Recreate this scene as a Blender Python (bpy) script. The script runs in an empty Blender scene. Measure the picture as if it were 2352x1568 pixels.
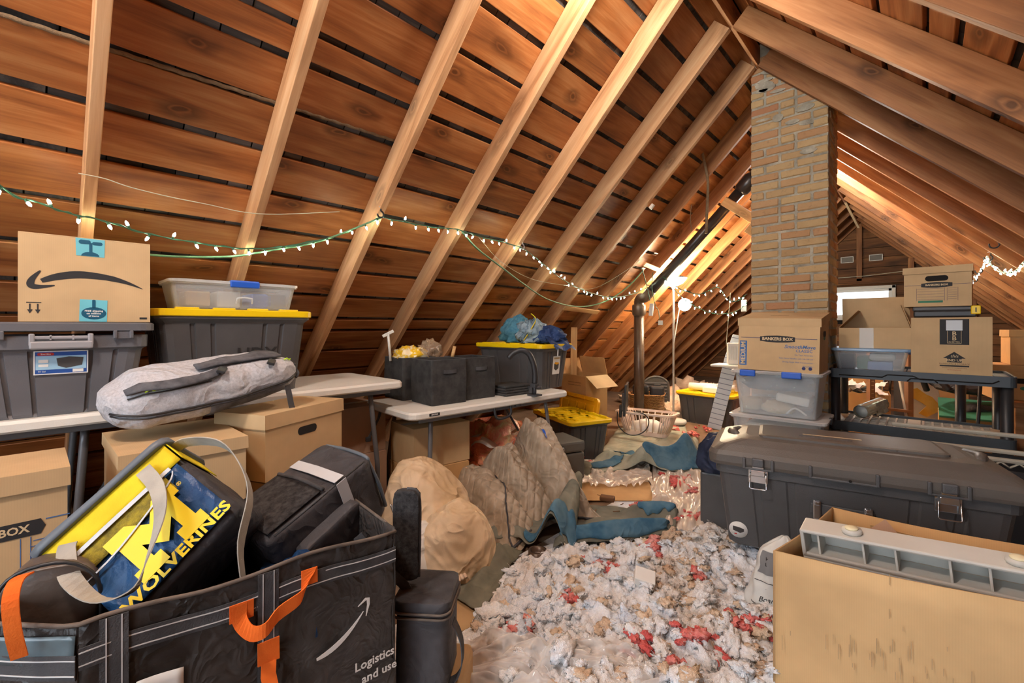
import bpy, bmesh, math, random
from mathutils import Vector, Matrix, noise, Euler
random.seed(7)
R = math.radians
scn = bpy.context.scene
col = scn.collection

# ------------------------------------------------------------------ camera, world, light, exposure
EYE = Vector((0.0, 0.0, 1.25))
FOC, CXP, HYP, YAW = 1024.4, 1176.0, 749.5, R(42.82)
cam = bpy.data.objects.new('camera', bpy.data.cameras.new('camera'))
col.objects.link(cam)
cam.location = EYE
cam.rotation_euler = (R(90), 0, YAW)
cam.data.sensor_width = 36.0
cam.data.lens = FOC * 36.0 / 2352.0
cam.data.shift_y = -(784.0 - HYP) / 2352.0
cam.data.clip_start = 0.05
scn.camera = cam
scn.view_settings.view_transform = 'Standard'
scn.view_settings.look = 'None'
scn.view_settings.gamma = 1.0
scn.view_settings.exposure = 1.85
scn.view_settings.use_curve_mapping = False

cy = scn.cycles
cy.max_bounces = 4; cy.diffuse_bounces = 3; cy.glossy_bounces = 2; cy.transmission_bounces = 2; cy.transparent_max_bounces = 6
cy.use_adaptive_sampling = True; cy.adaptive_threshold = 0.09
cy.caustics_reflective = False; cy.caustics_refractive = False; cy.sample_clamp_indirect = 6.0

w = bpy.data.worlds.new('sky'); scn.world = w; w.use_nodes = True
bg = w.node_tree.nodes['Background']
bg.inputs[0].default_value = (0.80, 0.90, 1.0, 1); bg.inputs[1].default_value = 1.6

def area_light(name, loc, rot, sx, sy, energy, color):
    d = bpy.data.lights.new(name, 'AREA'); d.shape = 'RECTANGLE'; d.size = sx; d.size_y = sy
    d.energy = energy; d.color = color
    o = bpy.data.objects.new(name, d); col.objects.link(o); o.location = loc; o.rotation_euler = rot
    return o
# daylight from behind the photographer, through unseen windows added in the near gable
area_light('added_near_window_light', (-0.35, -2.55, 1.55), (R(90), 0, R(180)), 3.0, 1.6, 1300, (0.70, 0.85, 1.0))
area_light('added_near_window_light_high', (-0.9, -2.55, 2.75), (R(72), 0, R(180)), 1.0, 0.7, 470, (0.74, 0.87, 1.0))
# daylight through the small window of the far gable
area_light('daylight_far_window', (-1.25, 11.75, 1.6), (R(90), 0, 0), 0.9, 0.5, 160, (0.92, 0.97, 1.0))

# ------------------------------------------------------------------ pixel ray helpers (photo frame 2352 x 1568)
_c, _s = math.cos(YAW), math.sin(YAW)
def ray(px, py):
    u = (px - CXP) / FOC; v = (HYP - py) / FOC
    return Vector((u * _c - _s, u * _s + _c, v))
def atD(px, py, d): return EYE + ray(px, py) * d
def atZ(px, py, z):
    r = ray(px, py); return EYE + r * ((z - EYE.z) / r.z)
def atX(px, py, x):
    r = ray(px, py); return EYE + r * (x / r.x)
def atY(px, py, y):
    r = ray(px, py); return EYE + r * (y / r.y)
XR, ZR, OFF = -0.978, 3.31, 0.20      # ridge line x, height of the rafter undersides there, rise to the boards
def roofL(px, py, off=0.0):
    r = ray(px, py); t = (ZR + off - XR - EYE.z) / (r.z - r.x); return EYE + r * t
def roofR(px, py, off=0.0):
    r = ray(px, py); t = (ZR + off + XR - EYE.z) / (r.z + r.x); return EYE + r * t

# ------------------------------------------------------------------ materials
MATS = {}
def nt(name):
    m = bpy.data.materials.new(name); m.use_nodes = True
    t = m.node_tree; b = t.nodes['Principled BSDF']
    return m, t, b, t.nodes.new, t.links.new
def srgb(r, g, b):
    f = lambda c: (c / 255 / 12.92) if c / 255 <= 0.04045 else ((c / 255 + 0.055) / 1.055) ** 2.4
    return (f(r), f(g), f(b))
def ramp(N, L, fac, stops):
    n = N('ShaderNodeValToRGB'); cr = n.color_ramp
    while len(cr.elements) < len(stops): cr.elements.new(0.5)
    for e, (p, c) in zip(cr.elements, stops): e.position = p; e.color = (*c, 1)
    L(fac, n.inputs[0]); return n.outputs[0]
def coords(N, L, scale=(1, 1, 1), rand=True, kind='Object'):
    tc = N('ShaderNodeTexCoord'); mp = N('ShaderNodeMapping'); mp.inputs['Scale'].default_value = scale
    if rand:
        oi = N('ShaderNodeObjectInfo'); mul = N('ShaderNodeMath'); mul.operation = 'MULTIPLY'; mul.inputs[1].default_value = 37.0
        L(oi.outputs['Random'], mul.inputs[0])
        add = N('ShaderNodeVectorMath'); add.operation = 'ADD'
        L(tc.outputs[kind], add.inputs[0]); L(mul.outputs[0], add.inputs[1]); L(add.outputs[0], mp.inputs['Vector'])
    else:
        L(tc.outputs[kind], mp.inputs['Vector'])
    return mp.outputs[0]
def noise_tex(N, L, vec, scale, detail=4, rough=0.6, dist=0.0):
    n = N('ShaderNodeTexNoise'); n.inputs['Scale'].default_value = scale; n.inputs['Detail'].default_value = detail
    n.inputs['Roughness'].default_value = rough; n.inputs['Distortion'].default_value = dist
    L(vec, n.inputs['Vector']); return n.outputs['Fac']
def mixc(N, L, fac, a, b, mode='MIX'):
    n = N('ShaderNodeMix'); n.data_type = 'RGBA'; n.blend_type = mode
    for sock, v in ((n.inputs[0], fac), (n.inputs[6], a), (n.inputs[7], b)):
        if hasattr(v, 'links'): L(v, sock)
        elif isinstance(v, (int, float)): sock.default_value = v
        else: sock.default_value = (*v, 1)
    return n.outputs[2]
def bumpn(N, L, b, h, strength, dist=0.01):
    n = N('ShaderNodeBump'); n.inputs['Strength'].default_value = strength; n.inputs['Distance'].default_value = dist
    L(h, n.inputs['Height']); L(n.outputs[0], b.inputs['Normal'])

def solid(name, c, rough=0.5, var=0.12, scale=6.0, bump=0.0, bscale=80.0, metal=0.0, spec=0.5):
    """plain painted / moulded surface with slight mottling and fine relief"""
    if name in MATS: return MATS[name]
    m, t, b, N, L = nt(name); v = coords(N, L)
    f = noise_tex(N, L, v, scale, 3, 0.6)
    dark = tuple(x * (1 - var) for x in c); lite = tuple(min(1, x * (1 + var)) for x in c)
    L(ramp(N, L, f, [(0.3, dark), (0.7, lite)]), b.inputs['Base Color'])
    b.inputs['Roughness'].default_value = rough; b.inputs['Metallic'].default_value = metal
    b.inputs['Specular IOR Level'].default_value = spec
    if bump: bumpn(N, L, b, noise_tex(N, L, v, bscale, 3, 0.6), bump, 0.004)
    MATS[name] = m; return m

def wood(name, dark, mid, lite, rough=0.55, grain=1.0, knots=0.7, rnd=0.35, bump=0.25):
    """sawn timber, grain along local x"""
    m, t, b, N, L = nt(name)
    v = coords(N, L, (0.7, 6.0, 6.0)); v2 = coords(N, L, (2.2, 46.0, 46.0))
    big = noise_tex(N, L, v, 1.5, 2, 0.55, 1.2)
    fine = noise_tex(N, L, v2, 2.0 * grain, 2, 0.65, 0.6)
    mx = N('ShaderNodeMath'); mx.operation = 'MULTIPLY_ADD'; mx.inputs[1].default_value = 0.26
    L(fine, mx.inputs[0]); sc = N('ShaderNodeMath'); sc.operation = 'MULTIPLY'; sc.inputs[1].default_value = 0.74
    L(big, sc.inputs[0]); L(sc.outputs[0], mx.inputs[2])
    c = ramp(N, L, mx.outputs[0], [(0.24, dark), (0.5, mid), (0.76, lite)])
    # knots: dark eyes with rings, scattered along the board
    vb = coords(N, L, (1, 1, 1)); sp = N('ShaderNodeSeparateXYZ'); L(vb, sp.inputs[0])
    yz = N('ShaderNodeMath'); yz.operation = 'ADD'; L(sp.outputs[1], yz.inputs[0]); L(sp.outputs[2], yz.inputs[1])
    cb = N('ShaderNodeCombineXYZ'); L(sp.outputs[0], cb.inputs[0]); L(yz.outputs[0], cb.inputs[1])
    ms = N('ShaderNodeVectorMath'); ms.operation = 'MULTIPLY'; ms.inputs[1].default_value = (2.3, 5.0, 0); L(cb.outputs[0], ms.inputs[0])
    nd = N('ShaderNodeTexNoise'); nd.inputs['Scale'].default_value = 2.5; L(ms.outputs[0], nd.inputs['Vector'])
    av = N('ShaderNodeVectorMath'); av.operation = 'MULTIPLY_ADD'; L(nd.outputs['Color'], av.inputs[0]); av.inputs[1].default_value = (0.30, 0.30, 0); L(ms.outputs[0], av.inputs[2])
    vo = N('ShaderNodeTexVoronoi'); vo.voronoi_dimensions = '2D'; vo.inputs['Scale'].default_value = 0.8; vo.inputs['Randomness'].default_value = 1.0
    L(av.outputs[0], vo.inputs['Vector'])
    kf = ramp(N, L, vo.outputs['Distance'], [(0.035, (1, 1, 1)), (0.06, (0.35, 0.35, 0.35)), (0.085, (0.8, 0.8, 0.8)), (0.20, (0, 0, 0))])
    sel = N('ShaderNodeSeparateColor'); L(vo.outputs['Color'], sel.inputs[0])
    gt = N('ShaderNodeMath'); gt.operation = 'GREATER_THAN'; gt.inputs[1].default_value = 0.42; L(sel.outputs[0], gt.inputs[0])
    km = N('ShaderNodeMath'); km.operation = 'MULTIPLY'; km.inputs[1].default_value = knots; L(kf, km.inputs[0])
    k2 = N('ShaderNodeMath'); k2.operation = 'MULTIPLY'; L(km.outputs[0], k2.inputs[0]); L(gt.outputs[0], k2.inputs[1])
    c = mixc(N, L, k2.outputs[0], c, tuple(x * 0.34 for x in dark))
    # dull weathered patches
    wf = ramp(N, L, noise_tex(N, L, coords(N, L, (0.8, 2.0, 2.0)), 2.2, 2, 0.6), [(0.55, (0, 0, 0)), (0.75, (0.45, 0.45, 0.45))])
    c = mixc(N, L, wf, c, tuple(x * 0.6 for x in dark))
    # per-board tone
    oi = N('ShaderNodeObjectInfo'); hs = N('ShaderNodeHueSaturation')
    mr = N('ShaderNodeMapRange'); mr.inputs['To Min'].default_value = 1 - rnd; mr.inputs['To Max'].default_value = 1 + rnd
    L(oi.outputs['Random'], mr.inputs['Value']); L(mr.outputs[0], hs.inputs['Value']); L(c, hs.inputs['Color'])
    L(hs.outputs[0], b.inputs['Base Color'])
    b.inputs['Roughness'].default_value = rough; b.inputs['Specular IOR Level'].default_value = 0.35
    bumpn(N, L, b, mx.outputs[0], bump, 0.006)
    MATS[name] = m; return m

def cardboard(name, c, var=0.10):
    m, t, b, N, L = nt(name)
    v = coords(N, L); f = noise_tex(N, L, v, 5, 3, 0.6)
    wv = N('ShaderNodeTexWave'); wv.inputs['Scale'].default_value = 55; wv.inputs['Distortion'].default_value = 0.8; wv.bands_direction = 'X'
    L(v, wv.inputs['Vector'])
    base = ramp(N, L, f, [(0.3, tuple(x * (1 - var) for x in c)), (0.7, tuple(min(1, x * (1 + var)) for x in c))])
    sc = N('ShaderNodeMath'); sc.operation = 'MULTIPLY'; sc.inputs[1].default_value = 0.08; L(wv.outputs['Fac'], sc.inputs[0])
    cc = mixc(N, L, sc.outputs[0], base, tuple(x * 0.6 for x in c))
    L(cc, b.inputs['Base Color']); b.inputs['Roughness'].default_value = 0.75; b.inputs['Specular IOR Level'].default_value = 0.25
    MATS[name] = m; return m

def clear(name, c, alpha, rough=0.25):
    """milky or clear sheet plastic: part see-through, part glossy"""
    m, t, b, N, L = nt(name)
    b.inputs['Base Color'].default_value = (*c, 1); b.inputs['Roughness'].default_value = rough
    tr = N('ShaderNodeBsdfTransparent'); mx = N('ShaderNodeMixShader'); lw = N('ShaderNodeLayerWeight'); lw.inputs[0].default_value = 0.35
    mr = N('ShaderNodeMapRange'); mr.inputs['To Min'].default_value = alpha; mr.inputs['To Max'].default_value = min(1, alpha + 0.45)
    L(lw.outputs['Facing'], mr.inputs['Value']); L(mr.outputs[0], mx.inputs[0]); L(tr.outputs[0], mx.inputs[1]); L(b.outputs[0], mx.inputs[2])
    L(mx.outputs[0], t.nodes['Material Output'].inputs[0])
    MATS[name] = m; return m

def emit(name, c, s):
    m, t, b, N, L = nt(name); b.inputs['Base Color'].default_value = (*c, 1)
    b.inputs['Emission Color'].default_value = (*c, 1); b.inputs['Emission Strength'].default_value = s; m.cycles.emission_sampling = 'NONE'
    MATS[name] = m; return m

def cloth(name, c, c2=None, rough=0.9, scale=9, weave=260, bump=0.25, mix=(0.35, 0.65), wr=0.0, wsc=7.0):
    m, t, b, N, L = nt(name); v = coords(N, L); f = noise_tex(N, L, v, scale, 3, 0.62)
    L(ramp(N, L, f, [(mix[0], c), (mix[1], c2 or tuple(x * 1.15 for x in c))]), b.inputs['Base Color'])
    b.inputs['Roughness'].default_value = rough; b.inputs['Specular IOR Level'].default_value = 0.2
    bumpn(N, L, b, noise_tex(N, L, v, weave, 2, 0.5), bump, 0.003)
    if wr:
        # soft creases: ridged noise feeding a second bump
        n1 = noise_tex(N, L, v, wsc, 2, 0.5, 1.1); sb = N('ShaderNodeMath'); sb.operation = 'SUBTRACT'; sb.inputs[1].default_value = 0.5; L(n1, sb.inputs[0])
        ab = N('ShaderNodeMath'); ab.operation = 'ABSOLUTE'; L(sb.outputs[0], ab.inputs[0])
        b2 = N('ShaderNodeBump'); b2.inputs['Strength'].default_value = wr; b2.inputs['Distance'].default_value = 0.06; b2.invert = True; L(ab.outputs[0], b2.inputs['Height'])
        first = b.inputs['Normal'].links[0].from_node; L(b2.outputs[0], first.inputs['Normal'])
    MATS[name] = m; return m

# ------------------------------------------------------------------ mesh helpers
def me_from(name, verts, faces, smooth=False):
    me = bpy.data.meshes.new(name); me.from_pydata([tuple(v) for v in verts], [], faces); me.update()
    if smooth: me.polygons.foreach_set('use_smooth', [True] * len(me.polygons))
    return me
class MB:
    """collects primitives into one mesh"""
    def __init__(s): s.v = []; s.f = []; s.sm = []
    def add(s, verts, faces, smooth=False, M=None):
        o = len(s.v)
        s.v += [(M @ Vector(p)) if M else Vector(p) for p in verts]
        s.f += [tuple(i + o for i in f) for f in faces]; s.sm += [smooth] * len(faces); return s
    def box(s, c, d, M=None):
        x, y, z = (k / 2 for k in d); cx, cy, cz = c
        V = [(cx + i * x, cy + j * y, cz + k * z) for i in (-1, 1) for j in (-1, 1) for k in (-1, 1)]
        return s.add(V, [(0, 1, 3, 2), (4, 6, 7, 5), (0, 4, 5, 1), (2, 3, 7, 6), (0, 2, 6, 4), (1, 5, 7, 3)], False, M)
    def bbox(s, c, d, b=0.004, M=None):
        """box with chamfered edges"""
        x, y, z = (k / 2 for k in d); b = min(b, x * .9, y * .9, z * .9)
        bm = bmesh.new(); bmesh.ops.create_cube(bm, size=1.0)
        for v in bm.verts: v.co = Vector((v.co.x * d[0] + c[0], v.co.y * d[1] + c[1], v.co.z * d[2] + c[2]))
        bmesh.ops.bevel(bm, geom=bm.edges[:], offset=b, segments=2, affect='EDGES', profile=0.5)
        bm.verts.index_update()
        s.add([v.co.copy() for v in bm.verts], [tuple(v.index for v in f.verts) for f in bm.faces], False, M); bm.free(); return s
    def tube(s, pts, r, n=8, cap=True, closed=False, sq=1.0):
        pts = [Vector(p) for p in pts]; k = len(pts); rr = r if isinstance(r, (list, tuple)) else [r] * k
        V = []; up = None
        for i, p in enumerate(pts):
            if closed: t = pts[(i + 1) % k] - pts[i - 1]
            else: t = pts[min(i + 1, k - 1)] - pts[max(i - 1, 0)]
            if t.length < 1e-9: t = Vector((0, 0, 1))
            t.normalize()
            if up is None: up = t.orthogonal().normalized()
            up = up - t * up.dot(t)
            up = t.orthogonal().normalized() if up.length < 1e-5 else up.normalized()
            b = t.cross(up)
            V += [p + (up * math.cos(2 * math.pi * j / n) + b * math.sin(2 * math.pi * j / n) * sq) * rr[i] for j in range(n)]
        F = []
        for i in range(k if closed else k - 1):
            a, b2 = i * n, ((i + 1) % k) * n
            F += [(a + j, a + (j + 1) % n, b2 + (j + 1) % n, b2 + j) for j in range(n)]
        if cap and not closed: F += [tuple(range(n - 1, -1, -1)), tuple((k - 1) * n + j for j in range(n))]
        return s.add(V, F, True)
    def strap(s, pts, wdt, th, side):
        """flat band along pts; side = width direction (vector or list)"""
        pts = [Vector(p) for p in pts]; k = len(pts); V = []
        for i, p in enumerate(pts):
            sd = Vector(side[i] if isinstance(side, list) else side).normalized()
            t = (pts[min(i + 1, k - 1)] - pts[max(i - 1, 0)]).normalized(); nn = t.cross(sd).normalized()
            V += [p + sd * wdt / 2 + nn * th / 2, p - sd * wdt / 2 + nn * th / 2, p - sd * wdt / 2 - nn * th / 2, p + sd * wdt / 2 - nn * th / 2]
        F = []
        for i in range(k - 1):
            a, b = i * 4, i * 4 + 4
            F += [(a + j, a + (j + 1) % 4, b + (j + 1) % 4, b + j) for j in range(4)]
        F += [(3, 2, 1, 0), tuple((k - 1) * 4 + j for j in range(4))]
        return s.add(V, F, False)
    def lathe(s, prof, n=20, M=None, cap=True):
        V = [(r * math.cos(2 * math.pi * j / n), r * math.sin(2 * math.pi * j / n), z) for r, z in prof for j in range(n)]
        F = [(i * n + j, i * n + (j + 1) % n, (i + 1) * n + (j + 1) % n, (i + 1) * n + j) for i in range(len(prof) - 1) for j in range(n)]
        if cap: F += [tuple(range(n - 1, -1, -1)), tuple((len(prof) - 1) * n + j for j in range(n))]
        return s.add(V, F, True, M)
    def prism(s, pts, h, M=None):
        """polygon in local xy extruded h along z"""
        n = len(pts); V = [(x, y, 0) for x, y in pts] + [(x, y, h) for x, y in pts]
        return s.add(V, [tuple(range(n - 1, -1, -1)), tuple(range(n, 2 * n))] + [(i, (i + 1) % n, n + (i + 1) % n, n + i) for i in range(n)], False, M)
    def loft(s, rings, M=None, cap=(True, True), smooth=False, closed_loop=False):
        n = len(rings[0]); V = [p for r in rings for p in r]
        k = len(rings)
        F = [(i * n + j, i * n + (j + 1) % n, ((i + 1) % k) * n + (j + 1) % n, ((i + 1) % k) * n + j) for i in range(k if closed_loop else k - 1) for j in range(n)]
        if cap[0] and not closed_loop: F.append(tuple(range(n - 1, -1, -1)))
        if cap[1] and not closed_loop: F.append(tuple((k - 1) * n + j for j in range(n)))
        return s.add(V, F, smooth, M)
    def grid(s, nu, nv, fn, smooth=True, thick=0.0):
        V = [Vector(fn(i / nu, j / nv)) for j in range(nv + 1) for i in range(nu + 1)]
        F = [(j * (nu + 1) + i, j * (nu + 1) + i + 1, (j + 1) * (nu + 1) + i + 1, (j + 1) * (nu + 1) + i) for j in range(nv) for i in range(nu)]
        if thick:
            me = me_from('t', V, F); nrm = [v.normal.copy() for v in me.vertices]; bpy.data.meshes.remove(me)
            o = len(V); V2 = [p - n_ * thick for p, n_ in zip(V, nrm)]
            F2 = [tuple(o + i for i in reversed(f)) for f in F]
            rim = [i for i in range(nu + 1)] + [(j + 1) * (nu + 1) + nu for j in range(nv)] + [nv * (nu + 1) + i for i in range(nu - 1, -1, -1)] + [j * (nu + 1) for j in range(nv - 1, 0, -1)]
            F3 = [(rim[i], o + rim[i], o + rim[(i + 1) % len(rim)], rim[(i + 1) % len(rim)]) for i in range(len(rim))]
            return s.add(V + V2, F + F2 + F3, smooth)
        return s.add(V, F, smooth)
    def mesh(s, name):
        me = bpy.data.meshes.new(name); me.from_pydata([tuple(v) for v in s.v], [], s.f); me.update()
        me.polygons.foreach_set('use_smooth', s.sm)
        return me

def rrect(hx, hy, r, z, n=4, mod=None):
    """ring of a rounded rectangle at height z; mod(x, y) -> scale outward in metres"""
    r = min(r, hx * .98, hy * .98); out = []
    for cx, cy, a0 in ((hx - r, hy - r, 0), (-hx + r, hy - r, 90), (-hx + r, -hy + r, 180), (hx - r, -hy + r, 270)):
        for k in range(n + 1):
            a = R(a0 + 90 * k / n); out.append(Vector((cx + r * math.cos(a), cy + r * math.sin(a), z)))
    return out
def ring_ribbed(hx, hy, r, z, ribs, depth, seg=6, n=3):
    """rounded rectangle whose straight sides carry vertical ribs (positions -1..1 along each side)"""
    out = []
    sides = [((hx, -hy + r), (hx, hy - r), (1, 0), hy), ((hx - r, hy), (-hx + r, hy), (0, 1), hx), ((-hx, hy - r), (-hx, -hy + r), (-1, 0), hy), ((-hx + r, -hy), (hx - r, -hy), (0, -1), hx)]
    cs = [(hx - r, hy - r, 0), (-hx + r, hy - r, 90), (-hx + r, -hy + r, 180), (hx - r, -hy + r, 270)]
    for (a, b, nn, h), (cx, cy, a0) in zip(sides, cs):
        ts = set()
        for q in ribs:
            p = (q + 1) / 2
            for dd in (-0.022, -0.014, 0.014, 0.022): ts.add((min(0.995, max(0.005, p + dd)), abs(dd) < 0.02))
        lst = sorted([(0.0, False), (1.0, False)] + list(ts))
        for tt, inn in lst[:-1] if True else lst:
            dep = depth if inn else 0
            out.append(Vector((a[0] + (b[0] - a[0]) * tt - nn[0] * dep, a[1] + (b[1] - a[1]) * tt - nn[1] * dep, z)))
        for k in range(n):
            an = R(a0 + 90 * k / n); out.append(Vector((cx + r * math.cos(an), cy + r * math.sin(an), z)))
    return out
def smooth_path(pts, n=6):
    pts = [Vector(p) for p in pts]; P = [pts[0]] + pts + [pts[-1]]; out = []
    for i in range(1, len(P) - 2):
        a, b, c, d = P[i - 1:i + 3]
        for k in range(n):
            t = k / n
            out.append(0.5 * ((2 * b) + (c - a) * t + (2 * a - 5 * b + 4 * c - d) * t * t + (3 * b - a - 3 * c + d) * t ** 3))
    out.append(pts[-1]); return out
def fr(o, ex, ey):
    """frame: origin, x direction, approximate y direction"""
    ex = Vector(ex).normalized(); ez = ex.cross(Vector(ey)).normalized(); ey = ez.cross(ex)
    M = Matrix((ex, ey, ez)).transposed().to_4x4(); M.translation = Vector(o); return M
def face(side, off=0.0, L=0, W=0):
    """local frame on a side of a box centred on x,y: x right, y up, z out"""
    d = {'-y': ((1, 0, 0), (0, -1, 0), W / 2), '+y': ((-1, 0, 0), (0, 1, 0), W / 2), '+x': ((0, 1, 0), (1, 0, 0), L / 2), '-x': ((0, -1, 0), (-1, 0, 0), L / 2)}[side]
    ex, n, h = Vector(d[0]), Vector(d[1]), d[2]
    M = Matrix((ex, Vector((0, 0, 1)), n)).transposed().to_4x4(); M.translation = n * (h + off); return M
def TR(x=0, y=0, z=0): return Matrix.Translation((x, y, z))
def RZ(a): return Matrix.Rotation(a, 4, 'Z')
def RX(a): return Matrix.Rotation(a, 4, 'X')
def RY(a): return Matrix.Rotation(a, 4, 'Y')

# ------------------------------------------------------------------ objects
def mat_of(m): return MATS[m] if isinstance(m, str) else m
def obj(name, me, mat, parent=None, M=None, label=None):
    if isinstance(me, MB): me = me.mesh(name)
    if mat is not None and not me.materials: me.materials.append(mat_of(mat))
    o = bpy.data.objects.new(name, me); col.objects.link(o)
    if parent is not None: o.parent = parent
    if M is not None: o.matrix_basis = M
    if label: o['label'] = label
    return o
def thing(name, label, cat, M=None, group=None):
    o = bpy.data.objects.new(name, None); col.objects.link(o); o.empty_display_size = 0.1
    if M is not None: o.matrix_basis = M
    o['label'] = label; o['category'] = cat
    if group: o['group'] = group
    return o
def tag(o, label, cat, group=None, kind=None):
    o['label'] = label; o['category'] = cat
    if group: o['group'] = group
    if kind: o['kind'] = kind
    return o
def struct(o): o['kind'] = 'structure'; return o
def place(x, y, z=0, a=0): return TR(x, y, z) @ RZ(R(a))
def text(name, s, size, mat, parent, M, align='CENTER', bold=0.0, shear=0.0, sx=1.0, sp=1.0):
    c = bpy.data.curves.new(name, 'FONT'); c.body = s; c.size = size; c.align_x = align; c.align_y = 'CENTER'
    c.extrude = 0.0003; c.offset = bold; c.shear = shear; c.space_character = sp; c.resolution_u = 2
    t = bpy.data.objects.new(name + '_tmp', c); me = bpy.data.meshes.new_from_object(t)
    bpy.data.objects.remove(t); bpy.data.curves.remove(c)
    if sx != 1.0:
        for v in me.vertices: v.co.x *= sx
    return obj(name, me, mat, parent, M)
def copy_tree(o, parent=None, M=None, label=None):
    c = o.copy(); col.objects.link(c); c.parent = parent
    if M is not None: c.matrix_basis = M
    if label: c['label'] = label
    for ch in list(o.children): copy_tree(ch, c)
    return c
def decal(name, pts, mat, parent, M, h=0.0006): return obj(name, MB().prism(pts, h), mat, parent, M)
def rpoly(w_, h_, r=0.0, cx=0, cy=0, n=4):
    if r <= 0: return [(cx - w_ / 2, cy - h_ / 2), (cx + w_ / 2, cy - h_ / 2), (cx + w_ / 2, cy + h_ / 2), (cx - w_ / 2, cy + h_ / 2)]
    return [(p.x + cx, p.y + cy) for p in rrect(w_ / 2, h_ / 2, r, 0, n)]
def band(pts, wd):
    """outline of a stroke through 2d pts with per-point widths"""
    L_, R_ = [], []
    for i, p in enumerate(pts):
        a = Vector(pts[max(i - 1, 0)]); b = Vector(pts[min(i + 1, len(pts) - 1)]); t = (b - a).normalized(); n = Vector((-t.y, t.x))
        q = Vector(p); L_.append(tuple(q + n * wd[i] / 2)); R_.append(tuple(q - n * wd[i] / 2))
    return R_ + L_[::-1]
def fbm(p, o=4, s=1.0): return noise.fractal(Vector(p) * s, 0.9, 2.0, o, noise_basis='PERLIN_ORIGINAL')
# ------------------------------------------------------------------ palette
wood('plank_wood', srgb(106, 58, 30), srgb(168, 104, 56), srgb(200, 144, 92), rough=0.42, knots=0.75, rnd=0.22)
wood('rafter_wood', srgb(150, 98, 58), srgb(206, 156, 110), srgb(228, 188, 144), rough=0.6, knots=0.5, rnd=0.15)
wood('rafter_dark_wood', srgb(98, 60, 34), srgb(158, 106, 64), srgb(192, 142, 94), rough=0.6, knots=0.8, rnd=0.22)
wood('gable_wood', srgb(56, 38, 26), srgb(112, 74, 44), srgb(146, 104, 64), rough=0.7, knots=0.3, rnd=0.3)
wood('shingle_wood', srgb(50, 46, 44), srgb(92, 84, 78), srgb(142, 130, 118), rough=0.85, knots=0.1, rnd=0.5)
wood('pine_wood', srgb(176, 128, 78), srgb(208, 166, 114), srgb(226, 190, 142), rough=0.6, knots=0.5, rnd=0.1)
solid('tar_black', srgb(20, 19, 20), 0.9, 0.3)
solid('floor_dust', srgb(122, 98, 76), 0.95, 0.25, 4, 0.3, 30)
solid('white_frame', srgb(225, 228, 226), 0.5, 0.05)
solid('pale_wall', srgb(128, 92, 60), 0.8, 0.2)
SQ = math.sqrt(0.5)
YN, YF = -2.35, 11.45                       # near and far gable
RY0, RSP = 0.165, 0.6235                    # rafter centre of the first one in view, spacing
GAPS = [-0.01, 0.22, 0.45, 0.68, 0.912, 1.151, 1.382, 1.522, 1.738, 1.974, 2.202, 2.432, 2.674, 2.898, 3.117, 3.244, 3.465, 3.698, 3.93, 4.16, 4.39, 4.62, 4.85, 5.02]
def slopeM(sd, s_, y, n):
    """frame on a roof slope: local x along the ridge, y down the slope, z outward; s_ = distance from the ridge, n = offset outward"""
    ex = Vector((0, 1, 0)); dn = Vector((sd * SQ, 0, -SQ)); out = Vector((sd * SQ, 0, SQ))
    if sd > 0: ex = -ex
    M = Matrix((ex, dn, ex.cross(dn))).transposed().to_4x4()
    M.translation = Vector((XR, y, ZR + OFF)) + dn * s_ + out * n
    return M
rnd = random.Random(3)
breaks_all = [RY0 + RSP * k for k in range(-4, 19)]
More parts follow.
